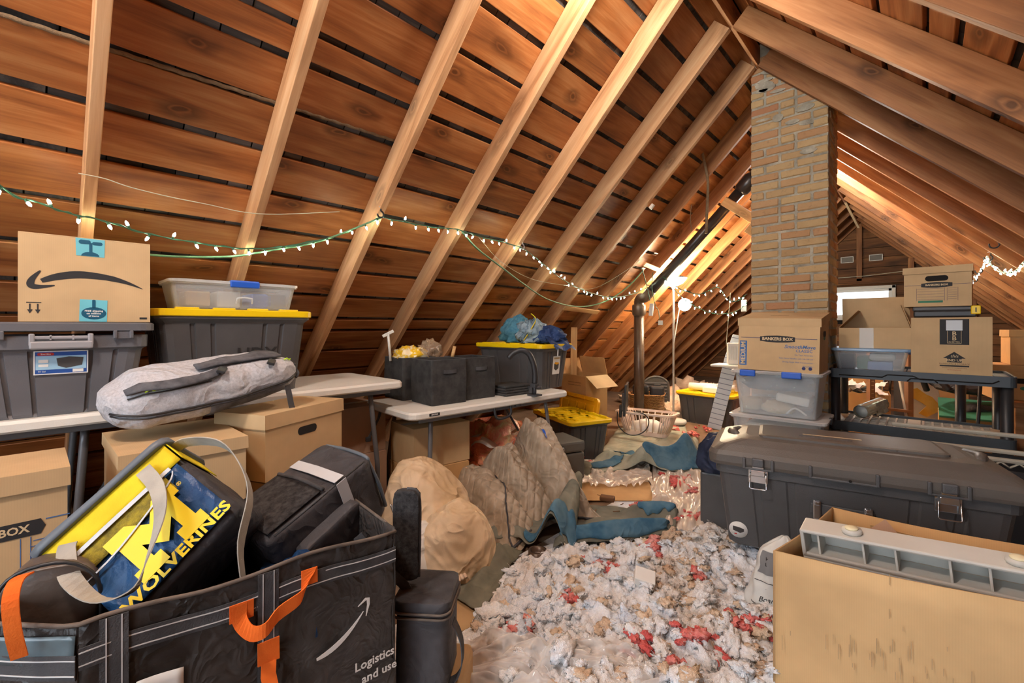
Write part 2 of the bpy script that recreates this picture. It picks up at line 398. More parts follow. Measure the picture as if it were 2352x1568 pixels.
for side, sd in (('left', -1), ('right', 1)):
    root = bpy.data.objects.new('ceiling_' + side, None); col.objects.link(root); struct(root)
    for i in range(len(GAPS) - 1):
        a, b = GAPS[i], GAPS[i + 1]
        hw = (b - a) / 2 - rnd.uniform(0.013, 0.020)
        ys = [YN]; k = rnd.choice((3, 5, 7, 8))
        while k < 22: ys.append(breaks_all[k]); k += rnd.choice((5, 6, 7, 8))
        ys.append(YF + 0.1)
        for y0, y1 in zip(ys[:-1], ys[1:]):
            if y1 - y0 < 0.1: continue
            me = MB().bbox((0, 0, 0), (y1 - y0 - 0.004, 2 * hw, 0.022), 0.003).mesh('plank')
            obj('plank', me, 'plank_wood', root, slopeM(sd, (a + b) / 2 + rnd.uniform(-.002, .002), (y0 + y1) / 2, 0.011 + rnd.uniform(0, .003)))
    # wooden shingles showing through the gaps
    sh = [MB().box((0, 0, 0), (wd - 0.006, 0.075, 0.008)).mesh('shingle') for wd in (0.09, 0.12, 0.15)]
    cnt = 0; far = MB()
    for g in GAPS[1:-2]:
        y = YN + 0.05
        while y < YF:
            q = rnd.randrange(3); wd = (0.09, 0.12, 0.15)[q]
            M = slopeM(sd, g + rnd.uniform(-.004, .004), y + wd / 2, 0.034 + rnd.uniform(0, .008))
            near = (sd < 0 and 0.0 < y < 3.2 and 0.7 < g < 3.2) or (sd > 0 and 1.8 < y < 2.9 and 0.4 < g < 2)
            if near and cnt < 290: obj('shingle', sh[q], 'shingle_wood', root, M); cnt += 1
            else: far.box((0, 0, 0), (wd - 0.006, 0.075, 0.008), M)
            y += wd
    o = obj('shingle_field', far, 'shingle_wood', root); o['kind'] = 'stuff'
    obj('roofing_felt', MB().box((0, 0, 0), (YF - YN + .3, 5.4, 0.01)), 'tar_black', root, slopeM(sd, 2.62, (YN + YF) / 2, 0.056))
    # rafters
    for k in range(-4, 19):
        y = RY0 + RSP * k
        if y < YN + 0.1 or y > YF - 0.02: continue
        LN = 4.9; me = MB().bbox((0, 0, 0), (LN, 0.041, 0.142), 0.003).mesh('rafter')
        dn = Vector((sd * SQ, 0, -SQ)); out = Vector((sd * SQ, 0, SQ))
        M = Matrix((dn, out.cross(dn), out)).transposed().to_4x4()
        M.translation = Vector((XR, y, ZR + OFF)) + dn * (LN / 2 + (0.155 if sd < 0 else 0.155)) - out * 0.0715
        dark = sd > 0 or k >= 7
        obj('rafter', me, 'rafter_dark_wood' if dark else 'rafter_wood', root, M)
# ridge board
r_ = obj('trim_1', MB().bbox((0, 0, 0), (YF - YN, 0.022, 0.17), 0.002), 'rafter_dark_wood', None, fr((XR, (YN + YF) / 2, ZR + 0.085), (0, 1, 0), (1, 0, 0))); struct(r_)

# floor
fl = obj('floor', MB().box((XR, (YN + YF) / 2, -0.02), (7.4, YF - YN + .3, 0.04)), 'floor_dust'); struct(fl)

# far gable: horizontal boards, studs
g = bpy.data.objects.new('wall_far', None); col.objects.link(g); struct(g)
WX0, WX1, WZ0, WZ1 = -1.76, -0.42, 1.38, 2.06                 # window opening
wl = atY(1928, 660, YF - .1); 
z = 0.0
while z < 3.4:
    h = 0.185 + rnd.uniform(-.02, .02)
    half = (ZR + OFF - z) - 0.02
    zt = z + h
    segs = [(XR - half, XR + half)]
    if zt > WZ0 and z < WZ1: segs = [(XR - half, WX0), (WX1, XR + half)]
    for a, b in segs:
        if b - a > 0.05:
            obj('plank', MB().bbox((0, 0, 0), (b - a, h - .008, .02), .002), 'gable_wood', g, fr(((a + b) / 2, YF + .02 + rnd.uniform(-.003, .003), z + h / 2), (1, 0, 0), (0, 0, 1)))
    z = zt
obj('roofing_felt', MB().box((XR, YF + .05, 1.75), (7.2, .02, 3.6)).mesh('x') if False else MB().box((WX0 - 1.4, YF + .05, 1.75), (2.8, .02, 3.6)).box((WX1 + 1.5, YF + .05, 1.75), (3.0, .02, 3.6)).box(((WX0 + WX1) / 2, YF + .05, WZ0 / 2), (WX1 - WX0, .02, WZ0)).box(((WX0 + WX1) / 2, YF + .05, WZ1 + .8), (WX1 - WX0, .02, 1.6)), 'tar_black', g)
for sx in (XR - 1.9, XR - 1.2, XR, XR + 0.78, XR + 1.6, XR + 2.2):
    zt = ZR - abs(sx - XR) + .02
    z0 = WZ1 + .1 if WX0 - .1 < sx < WX1 - .02 else 0
    obj('stud', MB().bbox((0, 0, 0), (zt - z0, .09, .09), .004), 'rafter_dark_wood', g, fr((sx, YF - .05, (zt + z0) / 2), (0, 0, 1), (1, 0, 0)))
obj('header', MB().bbox((0, 0, 0), (1.6, .12, .09), .004), 'gable_wood', g, fr(((WX0 + WX1) / 2, YF - .05, WZ1 + .1), (1, 0, 0), (0, 0, 1)))
# small grey vent grilles high on the gable
solid('vent_grey', srgb(96, 92, 86), 0.5)
for vx in (-1.18, -0.72):
    v = obj('vent_grille', MB().box((0, 0, 0), (.20, .02, .11)), 'vent_grey', g, TR(vx, YF - .02, 2.62))
    obj('vent_rim', MB().box((-.1, 0, 0), (.012, .03, .12)).box((.1, 0, 0), (.012, .03, .12)).box((0, 0, .058), (.21, .03, .01)).box((0, 0, -.058), (.21, .03, .01)), 'white_frame', v)
# window
wn = bpy.data.objects.new('window_1', None); col.objects.link(wn); struct(wn)
wc, ww, wh, wz = (WX0 + WX1) / 2, WX1 - WX0, WZ1 - WZ0, (WZ0 + WZ1) / 2
f = MB()
for a, b in (((wc - ww / 2 + .03, YF, wz), (.06, .1, wh)), ((wc + ww / 2 - .03, YF, wz), (.06, .1, wh)), ((wc, YF, WZ1 - .03), (ww, .1, .06)), ((wc, YF, WZ0 + .03), (ww, .1, .06))): f.bbox(a, b, .006)
obj('window_frame', f, 'white_frame', wn)
f = MB()
for a, b in (((wc - ww / 2 + .085, YF + .01, wz), (.05, .04, wh - .12)), ((wc + ww / 2 - .085, YF + .01, wz), (.05, .04, wh - .12)), ((wc, YF + .01, WZ1 - .085), (ww - .12, .04, .05)), ((wc, YF + .01, WZ0 + .085), (ww - .12, .04, .05))): f.bbox(a, b, .004)
obj('sash', f, 'white_frame', wn)
clear('window_glass', (0.9, 0.95, 0.95), 0.12, 0.1)
obj('pane', MB().box((wc, YF + .02, wz), (ww - .2, .006, wh - .2)), 'window_glass', wn)

# near gable behind the photographer, with a wide window opening added for the light
g = bpy.data.objects.new('wall_near', None); col.objects.link(g); struct(g)
ox0, ox1, oz0, oz1 = -1.95, 1.25, 0.7, 2.4
M = MB()
half = lambda zz: ZR + OFF - zz
for poly in ([(XR - half(0), 0), (XR + half(0), 0), (XR + half(oz0), oz0), (XR - half(oz0), oz0)],
             [(XR - half(oz0), oz0), (ox0, oz0), (ox0, 2.4), (XR - half(2.4), 2.4)] if XR - half(2.4) < ox0 else None,
             [(-1.4, 2.4), (XR - half(2.4), 2.4), (XR - half(3.1), 3.1), (-1.4, 3.1)],
             [(XR + half(2.4), 2.4), (-0.4, 2.4), (-0.4, 3.1), (XR + half(3.1), 3.1)],
             [(XR - half(3.1), 3.1), (XR + half(3.1), 3.1), (XR, ZR + OFF)]):
    if poly: M.prism([(x - 0, z_) for x, z_ in poly], 0.03, fr((0, YN, 0), (1, 0, 0), (0, 0, 1)))
obj('sheathing', M, 'pale_wall', g)

# ------------------------------------------------------------------ chimney
def brick_mat():
    m, t, b, N, L = nt('chicago_brick'); v = coords(N, L)
    f = noise_tex(N, L, v, 14, 5, 0.65); oi = N('ShaderNodeObjectInfo')
    base = ramp(N, L, oi.outputs['Random'], [(0.0, srgb(172, 142, 104)), (0.3, srgb(190, 164, 122)), (0.55, srgb(178, 136, 100)), (0.8, srgb(198, 176, 132)), (1.0, srgb(172, 118, 90))])
    c = mixc(N, L, f, srgb(150, 116, 78), base); c = mixc(N, L, ramp(N, L, noise_tex(N, L, v, 40, 3, .6), [(0.60, (0, 0, 0)), (0.72, (.6, .6, .6))]), c, srgb(92, 76, 60))
    c = mixc(N, L, 0.45, c, base)
    L(c, b.inputs['Base Color']); b.inputs['Roughness'].default_value = 0.9; b.inputs['Specular IOR Level'].default_value = 0.15
    bumpn(N, L, b, f, 0.6, 0.01); MATS['chicago_brick'] = m
brick_mat()
def mortar_mat():
    m, t, b, N, L = nt('mortar'); v = coords(N, L, rand=False)
    f = noise_tex(N, L, v, 9, 6, 0.65)
    L(ramp(N, L, f, [(0.3, srgb(128, 122, 108)), (0.55, srgb(164, 158, 142)), (0.75, srgb(196, 188, 168))]), b.inputs['Base Color'])
    b.inputs['Roughness'].default_value = 0.95; bumpn(N, L, b, noise_tex(N, L, v, 60, 4, .7), 0.7, 0.01); MATS['mortar'] = m
mortar_mat()
CX0, CX1, CY0, CY1 = -1.035, -0.515, 3.955, 4.40
ch = thing('chimney', 'tall bare brick chimney rising through the roof beside the black shelf', 'chimney', TR((CX0 + CX1) / 2, (CY0 + CY1) / 2, 0))
hw, hd = (CX1 - CX0) / 2, (CY1 - CY0) / 2
obj('mortar_core', MB().box((0, 0, 1.75), (2 * hw - .010, 2 * hd - .010, 3.5)), 'mortar', ch)
def brick_mesh(l, d_, h, sd):
    bm = bmesh.new(); bmesh.ops.create_cube(bm, size=1.0)
    for v in bm.verts: v.co = Vector((v.co.x * l, v.co.y * d_, v.co.z * h))
    bmesh.ops.bevel(bm, geom=bm.edges[:], offset=0.006, segments=1, affect='EDGES')
    rr = random.Random(sd)
    for v in bm.verts: v.co += Vector([rr.uniform(-.0025, .0025) for _ in range(3)])
    me = bpy.data.meshes.new('brick'); bm.to_mesh(me); bm.free(); return me
BL, BH, BD, CO = 0.194, 0.053, 0.06, 0.0675
bs = [brick_mesh(BL, BD, BH, k) for k in range(4)]; bhalf = [brick_mesh(0.092, BD, BH, 9 + k) for k in range(3)]
tilt = RY(R(-1.2))
n = 0; z = 0.06; row = 0
while z < 3.42:
    # front face (towards -y): two stretchers and a header, alternating
    pat = [('s', 'h', 's'), ('h', 's', 's'), ('s', 's', 'h')][(row * 2 + rnd.randrange(2)) % 3]
    x = -hw + 0.002
    for q in pat:
        l = BL if q == 's' else 0.092
        if not (z > 3.25 + 0.0 and False):
            obj('brick', rnd.choice(bs if q == 's' else bhalf), 'chicago_brick', ch, TR(x + l / 2, -hd + BD / 2 - .002 + rnd.uniform(-.004, .003), z) @ tilt @ RZ(R(rnd.uniform(-1, 1))))
        x += l + 0.0165
    # right face (towards +x)
    y = -hd + BD + .012 if row % 2 else -hd + 0.006
    while y < hd - 0.05:
        l = min(BL if (row + int(y * 10)) % 3 else 0.092, hd - y - .002)
        me = bs[0] if l == BL else bhalf[0] if l == 0.092 else None
        M = TR(hw - BD / 2 + rnd.uniform(-.003, .005), y + l / 2, z - .004) @ RZ(R(90))
        if me is None:
            if l < 0.05: break
            me = brick_mesh(l, BD, BH, row)
        if row % 2 or y > -hd + .05: obj('brick', me, 'chicago_brick', ch, M)
        y += l + .0125
    z += CO; row += 1
# smeared mortar over the upper courses
for k in range(40):
    x, z = rnd.uniform(-hw + .06, hw - .06), 3.40 - abs(rnd.gauss(0, .30)); rx, rz_ = rnd.uniform(.025, .085), rnd.uniform(.010, .032)
    obj('mortar_smear', MB().prism([(rx * math.cos(a) * (1 + .12 * math.sin(2 * a + k)), rz_ * math.sin(a)) for a in [2 * math.pi * j / 14 for j in range(14)]], .006 + .0004 * (k % 7), fr((x, -hd + .001, z), (1, 0, .03 * (k % 5 - 2)), (0, 0, 1))), 'mortar', ch)

# ------------------------------------------------------------------ bare bulbs added along the ridge as fill light, out of view
def ceiling_bulb(y, e, label):
    t = thing('ceiling_bulb', label, 'lamp', TR(XR, y, ZR - .01), 'added fill bulbs along the ridge')
    solid('porcelain', srgb(232, 230, 224), .3, .03); obj('lamp_holder', MB().lathe([(.055, 0.01), (.055, -.012), (.035, -.03), (.024, -.05)], 16), 'porcelain', t)
    if 'fill_bulb_glow' not in MATS: emit('fill_bulb_glow', (1.0, .86, .66), 12)
    obj('bulb', MB().lathe([(.014, -.05), (.016, -.065), (.036, -.10), (.040, -.125), (.030, -.152), (.004, -.165)], 16), 'fill_bulb_glow', t)
    d = bpy.data.lights.new('fill_bulb_light', 'POINT'); d.energy = e; d.color = (1.0, .94, .86); d.shadow_soft_size = .12
    o = bpy.data.objects.new('fill_bulb_light', d); col.objects.link(o); o.parent = t; o.location = (0, 0, -.30)
ceiling_bulb(-.55, 36, 'added fill bulb on the ridge board behind the viewpoint'); ceiling_bulb(1.75, 16, 'added fill bulb on the ridge board above the floor clutter'); ceiling_bulb(6.6, 42, 'added fill bulb on the ridge board hidden behind the chimney')
# ------------------------------------------------------------------ shared materials
cardboard('card_tan', srgb(200, 170, 128)); cardboard('card_brown', srgb(178, 144, 102)); cardboard('card_warm', srgb(202, 160, 108))
cardboard('card_pink', srgb(178, 142, 116)); cardboard('card_inside', srgb(150, 108, 66))
solid('ink_black', srgb(38, 38, 40), 0.7, 0.15, 20); solid('ink_blue', srgb(70, 108, 160), 0.7, 0.1); solid('ink_navy', srgb(46, 52, 100), 0.7, 0.1)
solid('ink_cream', srgb(214, 190, 150), 0.7, 0.05); solid('ink_green', srgb(50, 120, 92), 0.7, 0.1); solid('ink_white', srgb(232, 232, 228), 0.6, 0.04)
solid('ink_red', srgb(176, 44, 40), 0.6, .05); solid('ink_brown', srgb(110, 82, 56), .8, .1); solid('ink_grey', srgb(120, 120, 120), .7, .1)
solid('hole_black', srgb(22, 18, 16), 0.9, 0.1)
solid('tote_black', srgb(68, 67, 67), 0.42, 0.12, 5, 0.25, 160); solid('tote_grey', srgb(98, 99, 104), 0.45, 0.1, 4, 0.2, 160)
solid('tote_charcoal', srgb(78, 77, 78), 0.4, 0.12, 5, 0.2, 200)
solid('lid_yellow', srgb(238, 200, 10), 0.4, 0.05, 5); solid('lid_amber', srgb(238, 172, 24), 0.45, 0.06, 5)
solid('latch_blue', srgb(36, 92, 196), 0.4, 0.05); solid('latch_grey', srgb(150, 150, 154), 0.45, 0.06)
solid('table_white', srgb(226, 224, 216), 0.5, 0.03, 8, 0.15, 240); solid('steel_grey', srgb(112, 114, 118), 0.4, 0.1, 8, metal=0.3)
solid('steel_dark', srgb(70, 72, 76), 0.4, 0.1, 8, metal=0.3); solid('black_plastic', srgb(44, 44, 46), 0.42, 0.1)
solid('chrome', srgb(200, 204, 208), 0.2, 0.03, metal=0.9); solid('screw_steel', srgb(170, 170, 172), 0.35, .05, metal=.8)
clear('clear_plastic', (0.82, 0.86, 0.88), 0.22, 0.18); clear('milky_plastic', (0.86, 0.88, 0.88), 0.36, 0.25); clear('clear_tape', (0.92, 0.9, 0.85), 0.3, 0.15)
clear('film', (0.85, 0.8, 0.74), 0.42, 0.16); clear('brown_film', (0.42, 0.30, 0.20), 0.45, 0.2)
solid('tape_teal', srgb(112, 192, 206), 0.35, 0.06); solid('tape_print', srgb(14, 84, 112), 0.5, 0.05)
solid('paper_white', srgb(228, 226, 220), 0.8, 0.05); solid('label_blue', srgb(40, 84, 160), 0.5, .06); solid('label_sky', srgb(160, 200, 226), .5, .05)

# ------------------------------------------------------------------ builders
def open_box(L, W, H, t=0.005, taper=0.0):
    m = MB(); a, b = L / 2, W / 2; a2, b2 = a - t, b - t
    o0 = [(-a, -b, 0), (a, -b, 0), (a, b, 0), (-a, b, 0)]; o1 = [(-a, -b, H), (a, -b, H), (a, b, H), (-a, b, H)]
    i1 = [(-a2, -b2, H), (a2, -b2, H), (a2, b2, H), (-a2, b2, H)]; i0 = [(-a2, -b2, t), (a2, -b2, t), (a2, b2, t), (-a2, b2, t)]
    return m.loft([o0, o1, i1, i0], None, (True, True))
def panel(parent, name, w_, h_, mat, M, t=0.004):
    return obj(name, MB().box((0, h_ / 2, 0), (w_, h_, t)), mat, parent, M)
def hand_hole(parent, M, w_=0.112, h_=0.036):
    o = decal('hand_hole', rpoly(w_, h_, h_ * .49), 'hole_black', parent, M, 0.0012); return o
def lid_box(name, label, L, W, H, M, mat='card_tan', lidh=0.06, holes=('-x', '+x'), lid_tilt=None, group=None, hz=0.68):
    """lift-off-lid file box: body, lid, hand holes"""
    t = thing(name, label, 'box', M, group)
    obj('body', open_box(L, W, H - .006, .005), mat, t)
    ld = MB().loft([[Vector((x, y, z)) for x, y in ((-1, -1), (1, -1), (1, 1), (-1, 1))] for x, y, z in ()] or [[Vector((sx * (L / 2 + g_), sy * (W / 2 + g_), z)) for sx, sy in ((-1, -1), (1, -1), (1, 1), (-1, 1))] for g_, z in ((.002, -lidh), (.007, -lidh), (.006, 0.0), (0.0005, .0))][0:1] + [[Vector((sx * (L / 2 + g_), sy * (W / 2 + g_), z)) for sx, sy in ((-1, -1), (1, -1), (1, 1), (-1, 1))] for g_, z in ((.007, -lidh), (.006, 0.0))], None, (False, True))
    lo = obj('lid', ld, mat, t, TR(0, 0, H) @ (lid_tilt or Matrix()))
    for hside in holes: hand_hole(t, face(hside, .0006, L, W) @ TR(0, H * hz, 0))
    return t
def carton(name, label, L, W, H, M, mat='card_tan', top='closed', group=None, tape=True):
    """glued carton: body and top flaps"""
    t = thing(name, label, 'box', M, group)
    obj('body', open_box(L, W, H, .005), mat, t)
    if top == 'closed':
        obj('flap', MB().bbox((0, -W / 4, H + .002), (L, W / 2 - .001, .004), .001), mat, t); obj('flap', MB().bbox((0, W / 4, H + .002), (L, W / 2 - .001, .004), .001), mat, t)
        if tape: obj('tape', MB().box((0, 0, H + .0045), (L + .002, .05, .0008)), 'clear_tape', t)
    return t
def flap(t, L, W, H, side, angle, length, mat):
    """hinged top flap; angle 0 = flat inwards, 90 = upright, 180 = flat outwards"""
    d = {'-y': (0, -W / 2, 0, L), '+y': (0, W / 2, 180, L), '-x': (-L / 2, 0, -90, W), '+x': (L / 2, 0, 90, W)}[side]
    M = TR(d[0], d[1], H) @ RZ(R(d[2])) @ RX(R(angle))
    return obj('flap', MB().box((0, length / 2, .002), (d[3] - .004, length, .004)), mat, t, M)

RIBS_HDX = (-0.72, -0.42, 0.42, 0.72)
def tote_body(L, W, H, taper=0.04, r=0.05, ribs=RIBS_HDX, depth=0.008, flange=0.014):
    """tapered storage bin with vertical grooves and a rolled rim"""
    a, b = L / 2, W / 2; ring = lambda e, z, dp=depth: ring_ribbed(a - e, b - e, r, z, ribs, dp)
    rings = [ring(taper, 0, 0), ring(taper, 0.012), ring(0.008, H * .86), ring(0.006, H * .88, 0), ring(0.0, H * .9, 0), ring(-flange, H * .93, 0), ring(-flange, H, 0), ring(0.012, H, 0), ring(0.014, H * .9, 0), ring(taper + .012, .02, 0)]
    return MB().loft(rings, None, (True, True))
def tote_lid(L, W, r=0.05, h=0.034, pads=True, over=0.022):
    a, b = L / 2 + over, W / 2 + over
    m = MB().loft([rrect(a - .004, b - .004, r, -h), rrect(a, b, r, -h + .004), rrect(a, b, r, -.004), rrect(a - .006, b - .006, r, 0), rrect(a - .035, b - .035, r, 0), rrect(a - .042, b - .042, r, -.010)], None, (True, True))
    if pads:
        for x in (-.62, -.2, .22, .64):
            for sy in (-1, 1): m.bbox((x * a, sy * (b - .024), .003), (.13 * a * 2, .026, .010), .003)
        for x in (-.5, 0, .5): m.bbox((x * a * .8, 0, -.006), (.06, b * 1.3, .010), .003)
        for y in (-.4, .4): m.bbox((0, y * b, -.006), (a * 1.4, .04, .010), .003)
    return m
def hdx_tote(name, label, L, W, H, M, group=None, lid=True, body='tote_charcoal', lidmat='lid_yellow', badge=True):
    t = thing(name, label, 'storage bin', M, group)
    b = obj('body', tote_body(L, W, H - .016), body, t)
    if lid: obj('lid', tote_lid(L, W), lidmat, t, TR(0, 0, H))
    return t
def folding_table(name, label, L, W, H, M, th=0.045, brand=False, r=0.06, braces=True, inset=(.19, .19)):
    """blow-moulded folding table: top, two leg frames, braces"""
    t = thing(name, label, 'table', M)
    top = MB().loft([rrect(L / 2 - .006, W / 2 - .006, r, H - th), rrect(L / 2, W / 2, r, H - th + .008), rrect(L / 2, W / 2, r, H - .012), rrect(L / 2 - .008, W / 2 - .008, r, H)], None, (True, True))
    obj('table_top', top, 'table_white', t)
    for sx in (-1, 1):
        xo = sx * (L / 2 - inset[0 if sx < 0 else 1])
        obj('leg_crossbar', MB().tube([(xo, -W / 2 + .09, H - th - .02), (xo, W / 2 - .09, H - th - .02)], .013), 'steel_grey', t); obj('leg_crossbar', MB().tube([(xo + sx * .028, -W / 2 + .06, .22), (xo + sx * .028, W / 2 - .06, .22)], .011), 'steel_grey', t)
        for sy in (-1, 1):
            lg = MB().tube([(xo, sy * (W / 2 - .09), H - th - .015), (xo + sx * .004, sy * (W / 2 - .085), H - th - .08), (xo + sx * .03, sy * (W / 2 - .055), H * .45), (xo + sx * .03, sy * (W / 2 - .05), .03)], .0145, 10)
            l_ = obj('leg', lg, 'steel_grey', t)
            obj('foot_cap', MB().lathe([(.018, 0), (.019, .03), (.016, .034)], 12), 'black_plastic', l_, TR(xo + sx * .03, sy * (W / 2 - .05), 0))
        if braces:
            obj('brace', MB().tube([(xo + sx * .026, 0, H * .36), (xo - sx * .26, 0, H - th - .01)], .010).tube([(xo + sx * .026, -W / 2 + .07, H * .36), (xo + sx * .026, W / 2 - .07, H * .36)], .009), 'steel_dark', t)
    for sy in (-1, 1): obj('rail', MB().bbox((0, sy * (W / 2 - .05), H - th - .014), (L - .16, .022, .028), .003), 'steel_grey', t)
    return t
def blob(nx, ny, rx, ry, rz, seed, amp=.25, sc=2.0, base=0.0, e=1.0):
    """lumpy cushion-like solid, flat at the bottom"""
    m = MB(); V = []; F = []
    for j in range(ny + 1):
        ph = math.pi * j / ny - math.pi / 2
        for i in range(nx):
            a = 2 * math.pi * i / nx
            sgn = lambda x, q: math.copysign(abs(x) ** q, x)
            d = Vector((sgn(math.cos(a), e) * abs(math.cos(ph)) ** e, sgn(math.sin(a), e) * abs(math.cos(ph)) ** e, sgn(math.sin(ph), e)))
            k = 1 + amp * noise.noise(d * sc + Vector((seed, seed * 2.3, 0))) + amp * .4 * noise.noise(d * sc * 2.7 + Vector((seed, 0, 9)))
            p = Vector((d.x * rx * k, d.y * ry * k, d.z * rz * k)); p.z = max(p.z, -rz * .55) + rz * .55 + base
            V.append(p)
    for j in range(ny):
        F += [(j * nx + i, j * nx + (i + 1) % nx, (j + 1) * nx + (i + 1) % nx, (j + 1) * nx + i) for i in range(nx)]
    return m.add(V, F, True)
# ================================================================== LEFT SIDE
# ---- folding table along the left slope, raised to counter height
AX = -2.40
tA = folding_table('folding_table', 'long white folding table along the left roof slope under the totes', 1.83, 0.72, 0.91, place(AX - .36, 1.60 - .915, 0, 90), r=.05, inset=(.38, .19))

# ---- grey latch tote with a blue picture label
def latch_tote(M):
    L, W, H = .53, .56, .355
    t = thing('latch_tote', 'grey latching storage tote with a blue picture label at the left edge', 'storage bin', M)
    a, b = L / 2, W / 2; r = .05; ring = lambda e, z, d=.012: ring_ribbed(a - e, b - e, r, z, (-.80, -.42, .42, .80), d)
    obj('body', MB().loft([ring(.055, 0, 0), ring(.05, .012), ring(.022, H * .68), ring(.018, H * .70, 0), ring(.006, H * .72, 0), ring(.004, H - .05, 0), ring(.02, H - .05, 0), ring(.06, .02, 0)]), 'tote_grey', t)
    ld = MB().loft([rrect(a, b, r, -.035), rrect(a + .014, b + .014, r, -.032), rrect(a + .014, b + .014, r, -.006), rrect(a + .006, b + .006, r, 0), rrect(a - .03, b - .03, r, 0), rrect(a - .04, b - .04, r, -.008)])
    for x in (-.20, -.15, .15, .20): ld.bbox((x, -b - .01, -.048), (.012, .016, .032), .003)
    ld.bbox((-.175, -b - .006, -.05), (.05, .008, .03), .002).bbox((.175, -b - .006, -.05), (.05, .008, .03), .002)
    obj('lid', ld, 'tote_grey', t, TR(0, 0, H))
    lm = MB().bbox((0, 0, 0), (.17, .018, .030), .006).bbox((0, .002, .028), (.155, .014, .012), .003)
    for x in (-.078, .078): lm.bbox((x, .002, .02), (.016, .018, .045), .004)
    for x in (-.03, .03): lm.bbox((x, .004, .028), (.006, .018, .018), .001)
    obj('latch', lm, 'latch_grey', t, TR(.0, -b - .018, H - .085))
    F_ = TR(0, -b + .022, 0) @ RX(R(-6)) if False else Matrix()
    lb = obj('label_sticker', MB().prism(rpoly(.142, .086, .006), .001), 'label_blue', t, fr((0, -b + .0215, H - .152), (1, 0, 0), (0, -.12, 1)), 'blue and white picture label')
    obj('print_sky', MB().prism(rpoly(.136, .052, 0), .0006), 'label_sky', lb, TR(0, .000, .0008))
    obj('print_edge', MB().prism(rpoly(.146, .0035, 0, 0, .043), .0006).prism(rpoly(.146, .0035, 0, 0, -.043), .0006).prism(rpoly(.0035, .088, 0, -.0715), .0006).prism(rpoly(.0035, .088, 0, .0715), .0006), 'ink_white', lb, TR(0, 0, .001))
    obj('print_tote', MB().prism([(-.01, -.012), (.012, -.022), (.056, -.012), (.06, .018), (.02, .022), (-.014, .016)], .0006), 'tote_charcoal', lb, TR(0, 0, .0016))
    obj('print_stack', MB().prism(rpoly(.026, .012, .002, -.048, .006), .0006).prism(rpoly(.026, .010, .002, -.048, -.010), .0006), 'ink_white', lb, TR(0, 0, .0016))
    obj('print_oval', MB().prism(rpoly(.044, .0105, .005, -.042, .033), .0006), 'ink_red', lb, TR(0, 0, .0014))
    text('lettering', 'Sterilite', .0085, 'ink_white', lb, TR(-.042, .033, .0022))
    text('lettering', '30 Gal', .0075, 'ink_white', lb, TR(-.052, -.033, .0014)); obj('barcode', MB().prism(rpoly(.03, .012, 0, .045, -.033), .0005), 'ink_white', lb, TR(0, 0, .0012))
    return t
latch_tote(place(AX - .27, .345 - .265, .911, 90))

# ---- box with the printed smile, upside down
L, W, H = .375, .25, .325
t = carton('shipping_box', 'upside-down shipping box with a black smile print and teal tape', L, W, H, place(AX - .135, -.03 + .19, 1.268, 88), 'card_tan', tape=False)
F_ = face('-y', .0004, L, W)
sp_ = [tuple(p.xy) for p in smooth_path([(-.129, .152, 0), (-.086, .171, 0), (-.025, .183, 0), (.054, .177, 0), (.115, .160, 0), (.163, .138, 0)], 5)]
decal('printed_smile', band(sp_, [.012 + .016 * math.sin(math.pi * min(1, k / 20 + .05)) if k < 16 else .026 * (1 - (k - 14) / 11.5) for k in range(len(sp_))]), 'ink_black', t, F_)
hk = [tuple(p.xy) for p in smooth_path([(-.131, .190, 0), (-.150, .162, 0), (-.1565, .142, 0), (-.151, .131, 0), (-.130, .130, 0), (-.094, .137, 0)], 4)]
decal('printed_smile_tip', band(hk, [.004 + .017 * math.sin(math.pi * (k / (len(hk) - 1)) ** .9) for k in range(len(hk))]), 'ink_black', t, F_)
for x in (-.158, -.138):
    decal('printed_arrow', [(x - .002, .066), (x - .002, .045), (x - .007, .045), (x, .030), (x + .007, .045), (x + .002, .045), (x + .002, .066)], 'ink_black', t, F_)
decal('printed_arrow_bar', rpoly(.038, .003, 0, -.148, .071), 'ink_black', t, F_); decal('printed_bar', rpoly(.024, .008, 0, .165, .016), 'ink_black', t, F_)
tp = obj('tape_strip', MB().prism([(-.036, .258), (.045, .256), (.046, .326), (-.038, .326)], .0008), 'tape_teal', t, F_); 
decal('tape_print', [(-.02 + .024 * math.cos(a), .258 + .016 * math.sin(a)) if 0 else (.004 + .026 * math.cos(a), .2585 + .016 * math.sin(a)) for a in [math.pi * k / 10 for k in range(11)]], 'tape_print', tp, TR(0, 0, .001))
decal('tape_print', rpoly(.009, .036, 0, .005, .292), 'tape_print', tp, TR(0, 0, .001)); decal('tape_print', rpoly(.034, .016, .007, -.012, .312), 'tape_print', tp, TR(0, 0, .001)); decal('tape_print', rpoly(.030, .013, .006, .024, .309), 'tape_print', tp, TR(0, 0, .001))
tp = obj('tape_strip', MB().prism([(-.028, .002), (.052, .000), (.054, .086), (-.026, .088)], .0008), 'tape_teal', t, F_)
decal('tape_print', [(.014 + .036 * math.cos(a), .034 + .024 * math.sin(a)) for a in [2 * math.pi * k / 20 for k in range(20)]], 'tape_print', tp, TR(0, 0, .001))
decal('tape_print', rpoly(.010, .034, .003, .014, .070), 'tape_print', tp, TR(0, 0, .001))
for k, s in enumerate(('FREE shipping', 'on millions', 'of items')): text('lettering', s, .0095, 'ink_white', tp, TR(.014, .043 - .010 * k, .0018), bold=.0002)

